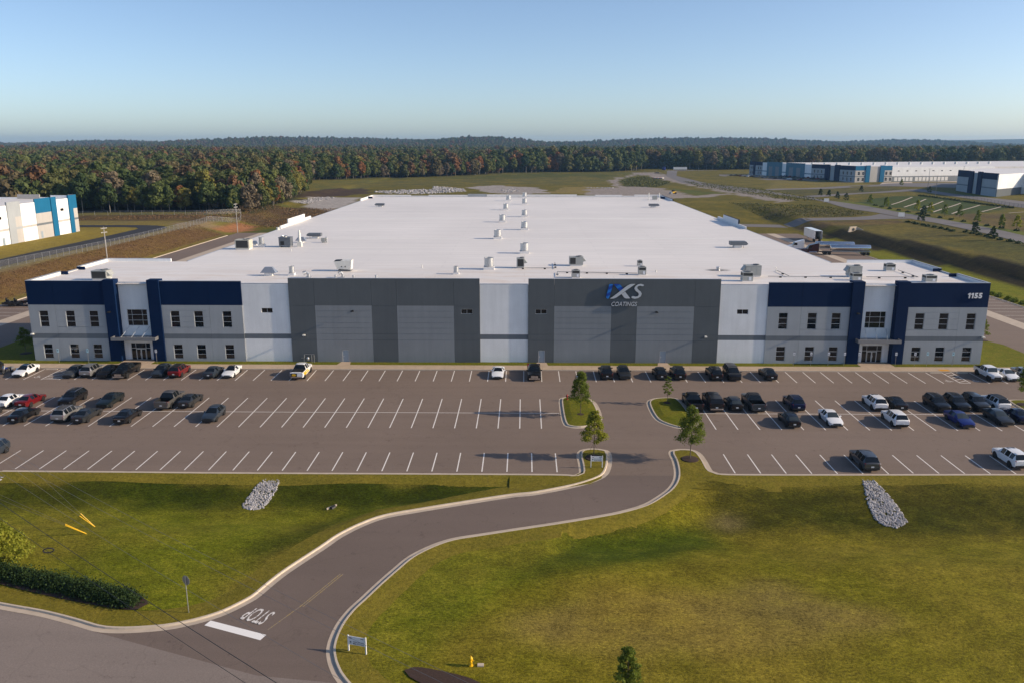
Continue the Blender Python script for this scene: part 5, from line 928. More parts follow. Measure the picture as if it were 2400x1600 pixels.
tractor(90.3, 144.6, TZ, 'white', 'white semi truck coupled to the farther silver tanker'); tanker(102.2, 142.9, TZ, 'farther silver tank trailer behind the white truck')
t = tag(empty('box_trailer', (106.0, 175.3, 0), R(-92)), 'white box trailer with open dark rear end', 'trailer'); b = MB(); L_ = 6.8
b.box(-L_, L_, -1.28, -1.22, 1.15, 4.05); b.box(-L_, L_, 1.22, 1.28, 1.15, 4.05); b.box(-L_, L_, -1.28, 1.28, 4.05, 4.11); b.box(-L_, -L_ + .06, -1.22, 1.22, 1.15, 4.05); b.build('box_body', PAINT['white'], t)
b = MB(); b.box(-L_ + .1, L_ - .02, -1.22, 1.22, 1.1, 1.2); b.build('deck', M['trim'], t); wheelset(t, (4.2, 5.5), 1.0)
for s in (-1, 1): b = MB(); b.box(-3.9, -3.7, s * .8 - .08, s * .8 + .08, 0, 1.1); b.build('landing_leg', M['steel'], t)
# ---- pickup and mower trailer on the left lot
car('pickup', 'black', -108.4, 48.6, 1, 'black pickup towing a mower trailer on left lot', 'vehicles on the left lot', name='pickup_truck', cat='pickup', z=0.)
t = tag(empty('utility_trailer', (-111.6, 46.4, 0), R(6)), 'low black utility trailer behind the black pickup', 'trailer'); b = MB(); b.box(-2.2, 2.0, -.95, .95, .45, .58); b.tube((2.0, 0, .5), (3.0, 0, .5), .06, n=6); b.build('deck', M['trim'], t)
for s in (-1, 1): b = MB(); b.box(-2.2, 2.0, s * .95 - .03, s * .95 + .03, .58, .95); b.build('side_rail', M['trim'], t)
wheelset(t, (-.5, .3), .98, .34)
for k, dx in enumerate((-1.2, .5)):
    b = MB(); x, y = -111.6 + dx, 46.4 + dx * .1; b.cbox((x, y, .85), (1.1, 1.2, .35)); b.cbox((x - .2, y, 1.2), (.45, .5, .35)); b.cbox((x - .4, y, 1.5), (.12, .5, .5)); b.tube((x + .3, y - .3, 1.0), (x + .2, y - .3, 1.5), .04, n=5)
    for sx in (-.45, .45):
        for sy in (-.5, .5): b.tube((x + sx, y + sy - .1, .8), (x + sx, y + sy + .1, .8), .22, n=8)
    tag(b.build('riding_mower', M['black']), ('rear' if k == 0 else 'front') + ' riding mower on the low utility trailer', 'mower', 'mowers on the trailer')
# ---- distant vehicles and machines
rc = random.Random(5); cols = ['black', 'white', 'grey', 'silver', 'navy', 'red', 'gunmetal', 'slate']
FARC = [(200.5 + i * 2.75, 687 - i * 8.4) for i in range(4)] + [(205 + 1.9 * i, 668 - i * 5.5) for i in range(10)] + [(214 + 2.2 * i, 676 - i * 7.0) for i in range(12)] + [(243 + 1.6 * i, 668 - i * 8.0) for i in range(10)]
for i, (x, y) in enumerate(FARC):
    cc = cols[rc.randrange(8)]; kd = rc.choice(['sedan', 'suv', 'sedan', 'pickup'])
    t = car(kd, cc, x, y, 1, {'black': 'black', 'white': 'white', 'grey': 'grey', 'silver': 'silver', 'navy': 'dark blue', 'red': 'red', 'gunmetal': 'dark grey', 'slate': 'blue grey'}[cc] + ' vehicle in the distant lot beside the far warehouse', 'cars in the distant lot', simple=True, z=zt1(x, y) + .1, name='distant_car', cat='car'); t.rotation_euler.z = R(12 + 90 * (i % 2))
car('suv', 'black', 141.6, 770, 1, 'dark SUV on the dirt track near the far wood', 'vehicles on the far dirt tracks', simple=True, z=zt1(141, 770) + .05, name='distant_car', cat='SUV').rotation_euler.z = R(80)
t = tag(empty('road_roller', (95.9, 410, zt1(95.9, 410)), R(20)), 'yellow and red compactor on gravel behind the warehouse', 'machine'); b = MB(); b.tube((-1.6, -1, .7), (-1.6, 1, .7), .7, n=14); b.build('drum', M['steel'], t); b = MB(); b.box(-.9, 1.8, -.9, .9, .6, 1.6); b.build('body', M['yellow'], t); b = MB(); b.box(-.6, .6, -.8, .8, 1.6, 2.7); b.build('cab', M['black'], t)
for s in (-1, 1): b = MB(); b.tube((1.3, s * .9, .65), (1.3, s * 1.2, .65), .65, n=12); b.build('wheel', M['tyre'], t)
t = tag(empty('site_trailer', (186, 877, zt1(186, 877))), 'white site trailer at the foot of the far wood', 'trailer'); b = MB(); b.box(-8, 8, -1.5, 1.5, .6, 3.4); b.build('body', M['roofwhite'], t); b = MB(); b.box(-7, 7, -1, 1, -.1, .6); b.build('undercarriage', M['black'], t)
t = tag(empty('storage_tank', (166.6, 876, zt1(166.6, 876))), 'blue tank at the foot of the far wood', 'tank'); b = MB(); b.lathe([(2.2, -.1), (2.2, 3.2), (1.2, 3.8), (.01, 3.9)], n=14); b.build('shell', PAINT['blue'], t)
for k in range(9):
    b = MB(); x = 119 + k * .9; y = 650 - k * .7; b.tube((x, y - 3, zt1(x, y) + .55), (x + 2.5, y + 3, zt1(x, y) + .55), .55, n=10); tag(b.build('drain_pipe', M['warmgrey'] if k % 3 else M['red']), 'pale pipe section in row on the scrubby mound', 'pipe', 'pipe sections stacked on the scrubby mound')
# ------------------------------------------------------------------ vegetation
def foliage(name, stops, rand=True, var=.45, scale=.9, transl=.25):
    m, t, p = nodes(name); v = wpos(t); out = t.nodes['Material Output']
    if rand:
        oi = t.nodes.new('ShaderNodeObjectInfo'); ad = t.nodes.new('ShaderNodeMath'); ad.operation = 'MULTIPLY_ADD'; ad.inputs[1].default_value = .55
        t.links.new(oi.outputs['Random'], ad.inputs[0]); t.links.new(mapr(t, noise(t, .012, 4, .6, oi.outputs['Location']), .3, .7, 0., .45), ad.inputs[2]); f = ad.outputs[0]
    else: f = noise(t, 1.3, 4, .6, v)
    c = ramp(t, f, stops); c = mixc(t, 1., c, mapr(t, noise(t, scale, 4, .7, v), .3, .7, 1 - var, 1 + var), 'MULTIPLY'); t.links.new(c, p.inputs['Base Color'])
    p.inputs['Roughness'].default_value = .7; p.inputs['Specular IOR Level'].default_value = .2
    tr = t.nodes.new('ShaderNodeBsdfTranslucent'); t.links.new(c, tr.inputs[0]); mx = t.nodes.new('ShaderNodeMixShader'); mx.inputs[0].default_value = transl
    t.links.new(p.outputs[0], mx.inputs[1]); t.links.new(tr.outputs[0], mx.inputs[2]); t.links.new(mx.outputs[0], out.inputs[0]); return m
GRN = [(0., (0.065, 0.096, 0.029)), (.5, (0.102, 0.128, 0.035)), (1., (0.152, 0.157, 0.043))]
FOL = {'green': foliage('green_foliage', GRN), 'dark green': foliage('dark_green_foliage', [(0., (0.038, 0.070, 0.026)), (1., (0.072, 0.099, 0.032))]), 'rust brown': foliage('rust_foliage', [(0., (0.217, 0.087, 0.038)), (.6, (0.254, 0.116, 0.043)), (1., (0.210, 0.131, 0.049))]), 'yellow green': foliage('yellow_green_foliage', [(0., (0.167, 0.167, 0.038)), (1., (0.239, 0.200, 0.043))]), 'grey brown': foliage('grey_brown_foliage', [(0., (0.152, 0.116, 0.075)), (1., (0.196, 0.162, 0.104))])}
MIX = foliage('mixed_wood_foliage', [(0., (0.046, 0.070, 0.024)), (.25, (0.072, 0.101, 0.031)), (.45, (0.102, 0.118, 0.036)), (.58, (0.126, 0.115, 0.043)), (.70, (0.126, 0.094, 0.054)), (.82, (0.186, 0.090, 0.041)), (.92, (0.156, 0.094, 0.050)), (1., (0.114, 0.106, 0.046))])
M['bark'] = mat('bark', (.11, .085, .065), .9, var=.3, scale=4.); M['pale_bark'] = mat('pale_bark', (.25, .225, .19), .9, var=.3, scale=4.)
def leafquads(C, Nm, size, rng, flat=.75):
    n = len(C); Nm = Nm / (np.linalg.norm(Nm, axis=1, keepdims=True) + 1e-9); Nm = Nm + rng.normal(0, flat, (n, 3)); Nm /= np.linalg.norm(Nm, axis=1, keepdims=True)
    T = np.cross(Nm, rng.normal(0, 1, (n, 3))); T /= np.linalg.norm(T, axis=1, keepdims=True); B = np.cross(Nm, T); s = np.asarray(size).reshape(-1, 1)
    V = np.stack([C - T * s - B * s * .2, C + B * s * .62 - T * s * .1, C + T * s + B * s * .15, C - B * s * .6 + T * s * .1], 1).reshape(-1, 3); return V, np.arange(n * 4).reshape(-1, 4)
def lobes_crown(rng, lobes, n, size):
    """leaf clusters spread over and through several lobes (cx,cy,cz,rx,ry,rz)"""
    L_ = np.array(lobes); wgt = (L_[:, 3] * L_[:, 5]); k = rng.choice(len(L_), n, p=wgt / wgt.sum()); d = rng.normal(0, 1, (n, 3)); d /= np.linalg.norm(d, axis=1, keepdims=True)
    r = 1 - np.abs(rng.normal(0, .22, n)); r = np.clip(r, .15, 1.08)[:, None]; C = L_[k, :3] + d * r * L_[k, 3:6]; return leafquads(C, d, size * rng.uniform(.55, 1.35, n), rng)
def crown_mesh(seed, h, base, rad, n=1700, size=.5, m=None, conic=0.):
    """broad crown: overlapping rounded clumps on a dome, leaf clusters lying along each clump"""
    rng = np.random.default_rng(seed); lb = []; hz = h - base
    for i in range(15):
        u = (i + .5) / 15; a = i * 2.4 + rng.uniform(-.6, .6); prof = math.sin(math.pi * min(1., .22 + u * .74)) ** .7 * (1 - conic * u); rr = rad * prof * rng.uniform(.45, .78); s = rad * rng.uniform(.34, .52) * (1 - .25 * u)
        lb.append((rr * math.cos(a), rr * math.sin(a), base + hz * (.12 + .78 * u) + rng.uniform(-.4, .4), s, s, s * rng.uniform(.72, .95)))
    lb.append((0, 0, base + hz * .5, rad * .55, rad * .55, hz * .42)); L_ = np.array(lb); w2 = L_[:, 3] ** 2; k = rng.choice(len(L_), n, p=w2 / w2.sum()); d = rng.normal(0, 1, (n, 3)); d[:, 2] += .25; d /= np.linalg.norm(d, axis=1, keepdims=True)
    r = np.clip(1 - np.abs(rng.normal(0, .13, n)), .5, 1.)[:, None] + rng.normal(0, .05, (n, 1)); C = L_[k, :3] + d * r * L_[k, 3:6]; V, F = leafquads(C, d, size * rng.uniform(.55, 1.4, n), rng, .38); return qmesh('crown', V, F, m)
def trunk_mesh(seed, h, r, rad, nb=6, m='bark', lean=.3):
    rng = random.Random(seed); b = MB(); p = Vector((0, 0, -.3)); rr = r
    pts = [p]
    for i in range(5): q = Vector((rng.uniform(-lean, lean) * i / 4, rng.uniform(-lean, lean) * i / 4, h * (i + 1) / 5)); b.tube(pts[-1], q, rr, rr * .8, n=7, caps=False); rr *= .8; pts.append(q)
    for i in range(nb):
        t = rng.uniform(.35, .95); k = min(4, int(t * 5)); s = pts[k].lerp(pts[k + 1], t * 5 - k); a = rng.uniform(0, 6.28); l = rad * rng.uniform(.5, .85) * (1.15 - t * .5); e = s + Vector((math.cos(a) * l, math.sin(a) * l, l * rng.uniform(.4, .9))); b.tube(s, e, r * .38 * (1.2 - t), r * .1, n=5, caps=False)
    return b.mesh('trunk', [M[m]], 60)
# forest: prototypes, points
PROT = []
for s, (h, base, rad, cn) in enumerate(((15.5, 3.0, 5.6, 0), (17.5, 4.0, 5.0, .15), (13.5, 2.0, 5.8, 0), (18.5, 5.5, 5.2, .0), (14.5, 3, 4.4, .3))): PROT.append((crown_mesh(40 + s, h, base, rad, 1900, .62, FOL['green'], cn), trunk_mesh(70 + s, h * .85, .24, rad, 7, 'pale_bark' if s % 2 else 'bark'), h))
g = np.random.default_rng(3)
def scatter(x0, x1, y0, y1, st):
    a, b2 = np.meshgrid(np.arange(x0, x1, st), np.arange(y0, y1, st)); a = (a + g.uniform(-.45, .45, a.shape) * st).ravel(); b2 = (b2 + g.uniform(-.45, .45, b2.shape) * st).ravel(); return np.stack([a, b2], 1)
def infr(P, pad=1.08):
    D_ = P[:, 1] + 128.48; return np.abs(P[:, 0] / D_ + .0151) < .645 * pad
EDGE = FOREST[1:20]
near = np.concatenate([scatter(-330, -120, 240, 640, 5.6), scatter(-230, 700, 590, 980, 7.2)]); near = near[inpoly(FOREST, near[:, 0], near[:, 1]) & infr(near)]
de = pdist(EDGE, near[:, 0], near[:, 1]); dist = np.hypot(near[:, 0], near[:, 1] + 128)
front = (de < 11) & (de > .5); order = np.argsort(np.where(front, dist, 1e9)); sel = order[:300]; isel = np.zeros(len(near), bool); isel[sel] = front[sel]
KN = list(FOL); rk = random.Random(9)
def ftree(x, y, k, kind, sc, label, group, name='forest_tree'):
    cm, tm, h = PROT[k]; t = tag(empty(name, (x, y, zt1(x, y) - .1), rk.uniform(0, 6.28)), label, 'tree', group); t.scale = (sc * rk.uniform(.9, 1.12), sc * rk.uniform(.9, 1.12), sc)
    put('trunk', tm, t); c = put('crown', cm, t); over(c, FOL[kind]); return t
for i in np.nonzero(isel)[0]:
    x, y = near[i]; leftw = y < 480
    kind = rk.choices(KN, (4.5, 2.4, 2.6 if leftw or x < -20 else .7, 1.8, 2.6))[0]; sc = rk.uniform(.6, 1.12) if leftw else (rk.uniform(.82, 1.1) if x < -20 else rk.uniform(1.05, 1.38))
    where = 'at the edge of the wood behind the white neighbouring building' if leftw else ('in the front row of the wood left of the far field' if x < -20 else 'in the front row of the wood behind the far field')
    ftree(x, y, rk.randrange(5), kind, sc, kind + ' tree ' + where, 'trees in the front rows of the wood')
rest = near[~isel]
pts = [np.column_stack([rest, np.where(rest[:, 1] < 480, .9, np.where(rest[:, 0] < -20, 1.0, 1.22))])]
for y0, y1, st, s in ((230, 640, 6.2, .95), (640, 1000, 7.4, 1.05), (1000, 1500, 9.5, 1.1), (1500, 2300, 13, 1.2), (2300, 3300, 17, 1.1), (3300, 5200, 24, 1.2)):
    hw = .72 * (y1 + 128); P = scatter(-hw, hw, y0, y1, st); P = P[inpoly(FOREST, P[:, 0], P[:, 1]) & infr(P)]
    if y1 <= 1000: P = P[~((P[:, 0] > -330) & (P[:, 0] < -120) & (P[:, 1] < 640)) & ~((P[:, 0] > -230) & (P[:, 0] < 700) & (P[:, 1] > 590) & (P[:, 1] < 980))]
    pts.append(np.column_stack([P, np.full(len(P), s)]))
P = np.concatenate(pts); n = len(P); pz = ztn(P[:, 0], P[:, 1]) - .2; sc = P[:, 2] * np.clip(g.normal(1., .2, n), .5, 1.5)
# wooded rise: crowns beyond the first rows stand a little higher, like the photo's layered canopy
fme = bpy.data.meshes.new('forest_points'); fme.vertices.add(n); fme.vertices.foreach_set('co', np.column_stack([P[:, 0], P[:, 1], pz]).astype(np.float32).ravel())
def attr(nm, tp, arr): a = fme.attributes.new(nm, tp, 'POINT'); a.data.foreach_set('vector' if tp == 'FLOAT_VECTOR' else 'value', arr.ravel())
attr('sc', 'FLOAT_VECTOR', np.column_stack([sc * g.uniform(.9, 1.15, n), sc * g.uniform(.9, 1.15, n), sc]).astype(np.float32)); attr('rot', 'FLOAT_VECTOR', np.column_stack([np.zeros(n), np.zeros(n), g.uniform(0, 6.28, n)]).astype(np.float32)); attr('kd', 'INT', g.integers(0, 4, n).astype(np.int32))
fo = tag(put('forest', fme), 'wooded country of autumn trees reaching to the hills', 'forest', kind='stuff')
SRC = []
for k in range(4):
    h, base, rad, cn = ((15.5, 2.0, 6.2, 0), (16.5, 3., 5.6, .1), (14, 1.0, 6.5, 0), (17, 2, 5.2, .25))[k]; SRC.append(bpy.data.objects.new('crown_source', crown_mesh(90 + k, h, base, rad, 900, .95, MIX, cn)))
ng = bpy.data.node_groups.new('scatter_trees', 'GeometryNodeTree'); ng.interface.new_socket('Geometry', in_out='INPUT', socket_type='NodeSocketGeometry'); ng.interface.new_socket('Geometry', in_out='OUTPUT', socket_type='NodeSocketGeometry')
N_ = ng.nodes; gi = N_.new('NodeGroupInput'); go = N_.new('NodeGroupOutput'); jn = N_.new('GeometryNodeJoinGeometry')
def nat(nm, tp): a = N_.new('GeometryNodeInputNamedAttribute'); a.data_type = tp; a.inputs[0].default_value = nm; return a.outputs[0]
asc, arot, akd = nat('sc', 'FLOAT_VECTOR'), nat('rot', 'FLOAT_VECTOR'), nat('kd', 'INT'); er = N_.new('FunctionNodeEulerToRotation'); ng.links.new(arot, er.inputs[0])
for k in range(4):
    ob = N_.new('GeometryNodeObjectInfo'); ob.inputs['Object'].default_value = SRC[k]; ob.inputs['As Instance'].default_value = True
    cp = N_.new('FunctionNodeCompare'); cp.data_type = 'INT'; cp.operation = 'EQUAL'; ng.links.new(akd, cp.inputs[2]); cp.inputs[3].default_value = k
    ip = N_.new('GeometryNodeInstanceOnPoints'); ng.links.new(gi.outputs[0], ip.inputs['Points']); ng.links.new(cp.outputs[0], ip.inputs['Selection']); ng.links.new(ob.outputs['Geometry'], ip.inputs['Instance']); ng.links.new(er.outputs[0], ip.inputs['Rotation']); ng.links.new(asc, ip.inputs['Scale']); ng.links.new(ip.outputs[0], jn.inputs[0])
ng.links.new(jn.outputs[0], go.inputs[0]); md = fo.modifiers.new('scatter', 'NODES'); md.node_group = ng
# ---- young trees on the lot
M['lawnleaf'] = foliage('young_oak_leaves', [(0., (0.087, 0.128, 0.021)), (.5, (0.150, 0.195, 0.027)), (1., (0.255, 0.277, 0.039))], False, .35, 2.5, .5)
M['brightleaf'] = foliage('bright_leaves', [(0., (0.135, 0.173, 0.021)), (.5, (0.285, 0.300, 0.033)), (1., (0.480, 0.420, 0.053))], False, .35, 2., .5)
M['juniper'] = foliage('juniper_needles', [(0., (.018, .034, .010)), (.5, (.030, .055, .014)), (1., (.055, .085, .018))], False, .4, 3., .1)
def young_tree(x, y, h, rad, lb, seed, tufts=44, per=60, leaf=.085, m='lawnleaf', z=None, clear=.32, mulch=.95, group=None, stakes=0, bushy=0., name='young_tree'):
    rng = np.random.default_rng(seed); z = (zlot(x, y) + .2 if z is None else z); t = tag(empty(name, (x, y, z)), lb, 'tree', group)
    b = MB(); b.tube((0, 0, -.3), (.04, .02, h * .55), .055 * h / 5.5, .035 * h / 5.5, n=7); b.tube((.04, .02, h * .55), (0, .03, h * .96), .035 * h / 5.5, .01, n=6); C = []; D_ = []; S_ = []
    for i in range(tufts):
        u = (i + .5) / tufts; zz = h * (clear + (1 - clear) * u ** .9); env = rad * ((1 - u) ** .7 * 1.0 if u > .22 else .72 + u * 1.1) + .12; a = i * 2.4 + rng.uniform(-.5, .5); rr = env * rng.uniform(.45, 1.08); c = np.array([rr * math.cos(a), rr * math.sin(a), zz + rng.uniform(-.1, .25)])
        b.tube((0, 0, zz - rr * .45), tuple(c), .018, .006, n=4, caps=False); ts = rng.uniform(.30, .54) * rad / 1.25 * (1.1 - .45 * u); k = int(per * 1.9 * rng.uniform(.6, 1.3)); d = rng.normal(0, 1, (k, 3)); d /= np.linalg.norm(d, axis=1, keepdims=True); C.append(c + d * ts * rng.uniform(.2, 1.1, (k, 1)) * np.array([1.15, 1.15, .75])); D_.append(d + [0, 0, .4]); S_.append(leaf * rng.uniform(.6, 1.4, k))
    b.build('trunk', M['bark'], t, smooth=60); V, F = leafquads(np.concatenate(C), np.concatenate(D_), np.concatenate(S_), rng); put('crown', qmesh('crown', V, F, M[m]), t)
    if mulch: b = MB(); b.lathe([(mulch * 1.05, -.14), (mulch, .01), (mulch * .6, .06), (.2, .1), (.01, .1)], n=18); b.build('mulch_ring', M['mulch'], t)
    for k in range(stakes): b = MB(); a = k * 2.09 + .5; b.tube((math.cos(a) * .9, math.sin(a) * .9, -.05), (0, 0, h * .33), .012, n=4); b.build('stake_strap', M['black'], t)
    return t
GT = 'young trees in the parking lot'
young_tree(7.43, -25.93, 5.7, 1.35, 'young tree on left grass island by the red hydrant', 1, 50, 70, group=GT); young_tree(7.96, -40.79, 5.45, 1.2, 'young tree behind the small entrance sign, with bright yellow leaves', 2, 46, 80, m='brightleaf', group=GT, stakes=3, clear=.36)
young_tree(18.83, -41.02, 6.0, 1.6, 'wide young tree on peninsula right of the driveway', 3, 50, 75, group=GT); young_tree(19.62, -20.99, 3.75, .62, 'smallest thin young tree on right grass island', 4, 26, 34, .07, group=GT, clear=.3); young_tree(68.2, -20.9, 5.6, 1.3, 'young tree on island at right edge', 5, 40, 60, group=GT)
young_tree(6.75, -82.0, 5.2, 1.0, 'young tree whose top shows at the bottom edge', 6, 40, 60, .09, z=zt1(6.75, -82), mulch=.8, group='trees along the street', clear=.2)
young_tree(-84.3, 4.8, 4.2, 1.3, 'young tree in the shadow left of the building', 7, 36, 50, z=.08, group='trees by the building ends'); young_tree(82.6, 16.6, 3.6, .9, 'young tree right of the building end', 8, 30, 40, z=.08, group='trees by the building ends')
for i, (x, y) in enumerate([(177.1,372),(178.4,361.8),(174.5,337.7),(174.3,324.4),(175.7,296),(176.2,278),(182,258),(180.8,243),(168.2+6,235.3),(181.5,231.6),(159,204.5),(183.9,223.6),(177,196.8),(174.5,175.8),(179,173.9),(154.5,155.8),(152.4,141.4),(255.6,401),(277.6,490),(214.9,406)]):
    dk = i in (0, 1, 2, 3, 8, 10, 15, 16, 17, 19); r2 = random.Random(i)
    young_tree(x, y, 5.2 if not dk else 4.4, 1.7 if i == 5 else 1.35, ('dark' if dk else 'light green') + ' young tree beside the access road on right', 20 + i, 22, 26, .2, 'juniper' if dk else ('brightleaf' if i in (6, 7, 14) else 'lawnleaf'), zt1(x, y), .22, 0, 'trees beside the access road')
def shrub(x, y, z, rx, ry, h, lb, seed, m, n=260, leaf=.09, group=None, spiky=0., rz=0, name='shrub', cat='shrub', par=None):
    rng = np.random.default_rng(seed); d = rng.normal(0, 1, (n, 3)); d[:, 2] = np.abs(d[:, 2]); d /= np.linalg.norm(d, axis=1, keepdims=True); r = rng.uniform(.45, 1.05, (n, 1)) + spiky * np.abs(rng.normal(0, .25, (n, 1))) * np.round(rng.random((n, 1)))
    C = d * r * np.array([rx, ry, h * .9]); t = tag(empty(name, (x, y, z), rz), lb, cat, group); V, F = leafquads(C, d, leaf * rng.uniform(.6, 1.5, n), rng, .9); put('foliage', qmesh('foliage', V, F, M[m]), t)
    b = MB()
    for k in range(5): a = k * 1.26; b.tube((0, 0, -.1), (math.cos(a) * rx * .5, math.sin(a) * ry * .5, h * .5), .03, .01, n=5)
    b.build('stem', M['bark'], t); return t
# juniper hedge at the lower left, its bed and the bright bush
HX = [(-46.4,-65.1),(-44.2,-65.75),(-42.2,-66.4),(-40.3,-66.95),(-38.5,-67.55),(-36.7,-68.1),(-35.0,-68.65),(-33.4,-69.15),(-32.1,-69.55)]
bed = [(-52,-63.2),(-46,-64.2),(-40,-66.0),(-34,-68.0),(-31.0,-69.0),(-30.0,-69.9),(-30.6,-70.7),(-33,-70.4),(-38,-69.0),(-44,-67.1),(-52,-64.8)]
sheet('mulch_bed', crom(bed, .7, True), lambda x, y: zt1(x, y), M['mulch'], .06)
for i, (x, y) in enumerate(HX): shrub(x, y, zt1(x, y), 1.35, .95, 1.25 if i < 7 else 1.05, ['left end', 'second from left', 'third from left', 'fourth from left', 'middle', 'fourth from right', 'third from right', 'second from right', 'right end'][i] + ' of the juniper hedge by the street', 200 + i, 'juniper', 3600, .075, 'junipers in the street hedge', .9, R(-17), 'juniper_shrub')
t = young_tree(-45.3, -64.6, 4.1, 2.0, 'bright yellow-green bushy tree cut by the left edge', 30, 60, 90, .11, 'brightleaf', zt1(-45.3, -64.6), .22, 0, 'trees along the street')
for k, (x, y) in enumerate([(110.3,60.9),(110.1,56.8),(110.2,54.4),(110.4,51.6),(110.2,63.7),(110.3,48.2)]): shrub(x, y, .02, .9, .9, 1.0, 'tufted shrub in the row along the right lot kerb', 300 + k, 'lawnleaf', 160, .2, 'shrubs along the right lot kerb')
rb = random.Random(4)
for k in range(34):
    if k < 16: x, y = 176.5 + rb.uniform(-.6, .6), 150 + k * 9.5
    else: x, y = (155.6 if k < 25 else 154.0) + rb.uniform(-.5, .5), 128 + (k - 16) * 4.6
    shrub(x, y, zt1(x, y), 1.1, 1.3, .9, 'low dark shrub in the ' + ('far' if k < 16 else 'near') + ' row beside the access road', 340 + k, 'juniper', 70, .3, 'low shrubs beside the access road')
for k in range(26): u = k / 25; x, y = 236 + 8 * u - 6 * u * u, 372 - 92 * u; shrub(x, y, zt1(x, y), 1.2, 1.2, 1.1, 'low dark shrub in the line above the green slope', 400 + k, 'juniper', 60, .32, 'low shrubs above the green slope')
# taller rough weeds on the mounds: uncountable
def weeds(name, poly, n, h, m, seed, lb):
    rg = np.random.default_rng(seed); a = np.array(poly); lo, hi = a.min(0), a.max(0); Q = rg.uniform(lo, hi, (n * 3, 2)); Q = Q[inpoly(poly, Q[:, 0], Q[:, 1])][:n]; z = ztn(Q[:, 0], Q[:, 1]); k = len(Q)
    C = np.column_stack([Q, z + h * rg.uniform(.05, .8, k)]); V, F = leafquads(C, np.tile([0, -.3, .6], (k, 1)), h * rg.uniform(.4, 1., k), rg, .7); tag(put(name, qmesh(name, V, F, M[m])), lb, 'weeds', kind='stuff')
M['weed'] = foliage('rough_weeds', [(0., (.060, .072, .018)), (.5, (.095, .098, .025)), (1., (.14, .11, .04))], False, .4, .35, .2); M['drygrass'] = foliage('dry_weeds', [(0., (.13, .075, .035)), (1., (.22, .14, .07))], False, .4, .3, .2)
weeds('scrub_growth', [(76,505),(100,500),(121,566),(119,700),(100,660),(84,600)], 2600, .8, 'weed', 1, 'rough green growth on the mound behind the warehouse'); weeds('scrub_growth', [(147,330),(170,330),(166,420),(160,470),(135,590),(130,500)], 2200, .6, 'weed', 2, 'rough growth between the dirt track and access road'); weeds('scrub_growth', [(113,256),(124,236),(143,236),(155,246),(156,268),(148,300),(112,330)], 3000, .5, 'weed', 3, 'rough growth on the triangle by the branch road')
weeds('dry_growth', [(-129,20),(-117.5,20),(-117.5,190),(-129,195)], 14000, .22, 'drygrass', 4, 'dry brown growth on the bank left of the lot');  weeds('dry_growth', [(-195,205),(-66,226),(-66,290),(-128,300),(-150,240)], 9000, .4, 'drygrass', 6, 'dry brown growth on the field left of warehouse')
def tufts(n=90000):
    rg = np.random.default_rng(8); Q = np.column_stack([rg.uniform(-62, 62, n), -46.6 - 44 * rg.random(n) ** .9]); D_ = Q[:, 1] + 128.48
    k = infr(Q, 1.1) & ~inpoly(ROADPOLY, Q[:, 0], Q[:, 1]); Q = Q[k]; k = np.minimum(pdist(DLs[::3], Q[:, 0], Q[:, 1]), pdist(DRs[::3], Q[:, 0], Q[:, 1])) > 1.0; Q = Q[k]; z = ztn(Q[:, 0], Q[:, 1]); m_ = len(Q)
    ix = np.clip(np.searchsorted(XS, Q[:, 0]), 0, len(XS) - 1); iy = np.clip(np.searchsorted(YS, Q[:, 1]), 0, len(YS) - 1); c = Cc[iy, ix]; h = .07 + .07 * rg.random(m_); dark = c[:, 0] < .07; h = h * (1 + .9 * dark)
    nm = rg.normal(0, 1, (m_, 3)); nm[:, 2] = np.abs(nm[:, 2]) * .6; V, F = leafquads(np.column_stack([Q, z + h * .5]), nm, h, rg, .3); me = qmesh('grass_tufts', V, F, M['tuft'])
    c = c * np.array([1, 1, 1, 0]) * rg.uniform(.75, 1.45, (m_, 1)); st = (rg.random(m_) < .22) & ~dark; c[st, :3] = np.array([.21, .165, .03]) * rg.uniform(.8, 1.2, (st.sum(), 1)); c[:, 3] = 1
    a = me.color_attributes.new('Cover', 'FLOAT_COLOR', 'POINT'); a.data.foreach_set('color', np.repeat(c, 4, 0).astype(np.float32).ravel()); tag(put('grass_tufts', me), 'grass blades over the front lawns and banks', 'grass', kind='stuff')
tm_, t_, p_ = nodes('grass_blades'); at_ = t_.nodes.new('ShaderNodeAttribute'); at_.attribute_name = 'Cover'; t_.links.new(at_.outputs['Color'], p_.inputs['Base Color']); p_.inputs['Roughness'].default_value = .8; p_.inputs['Specular IOR Level'].default_value = .15; M['tuft'] = tm_
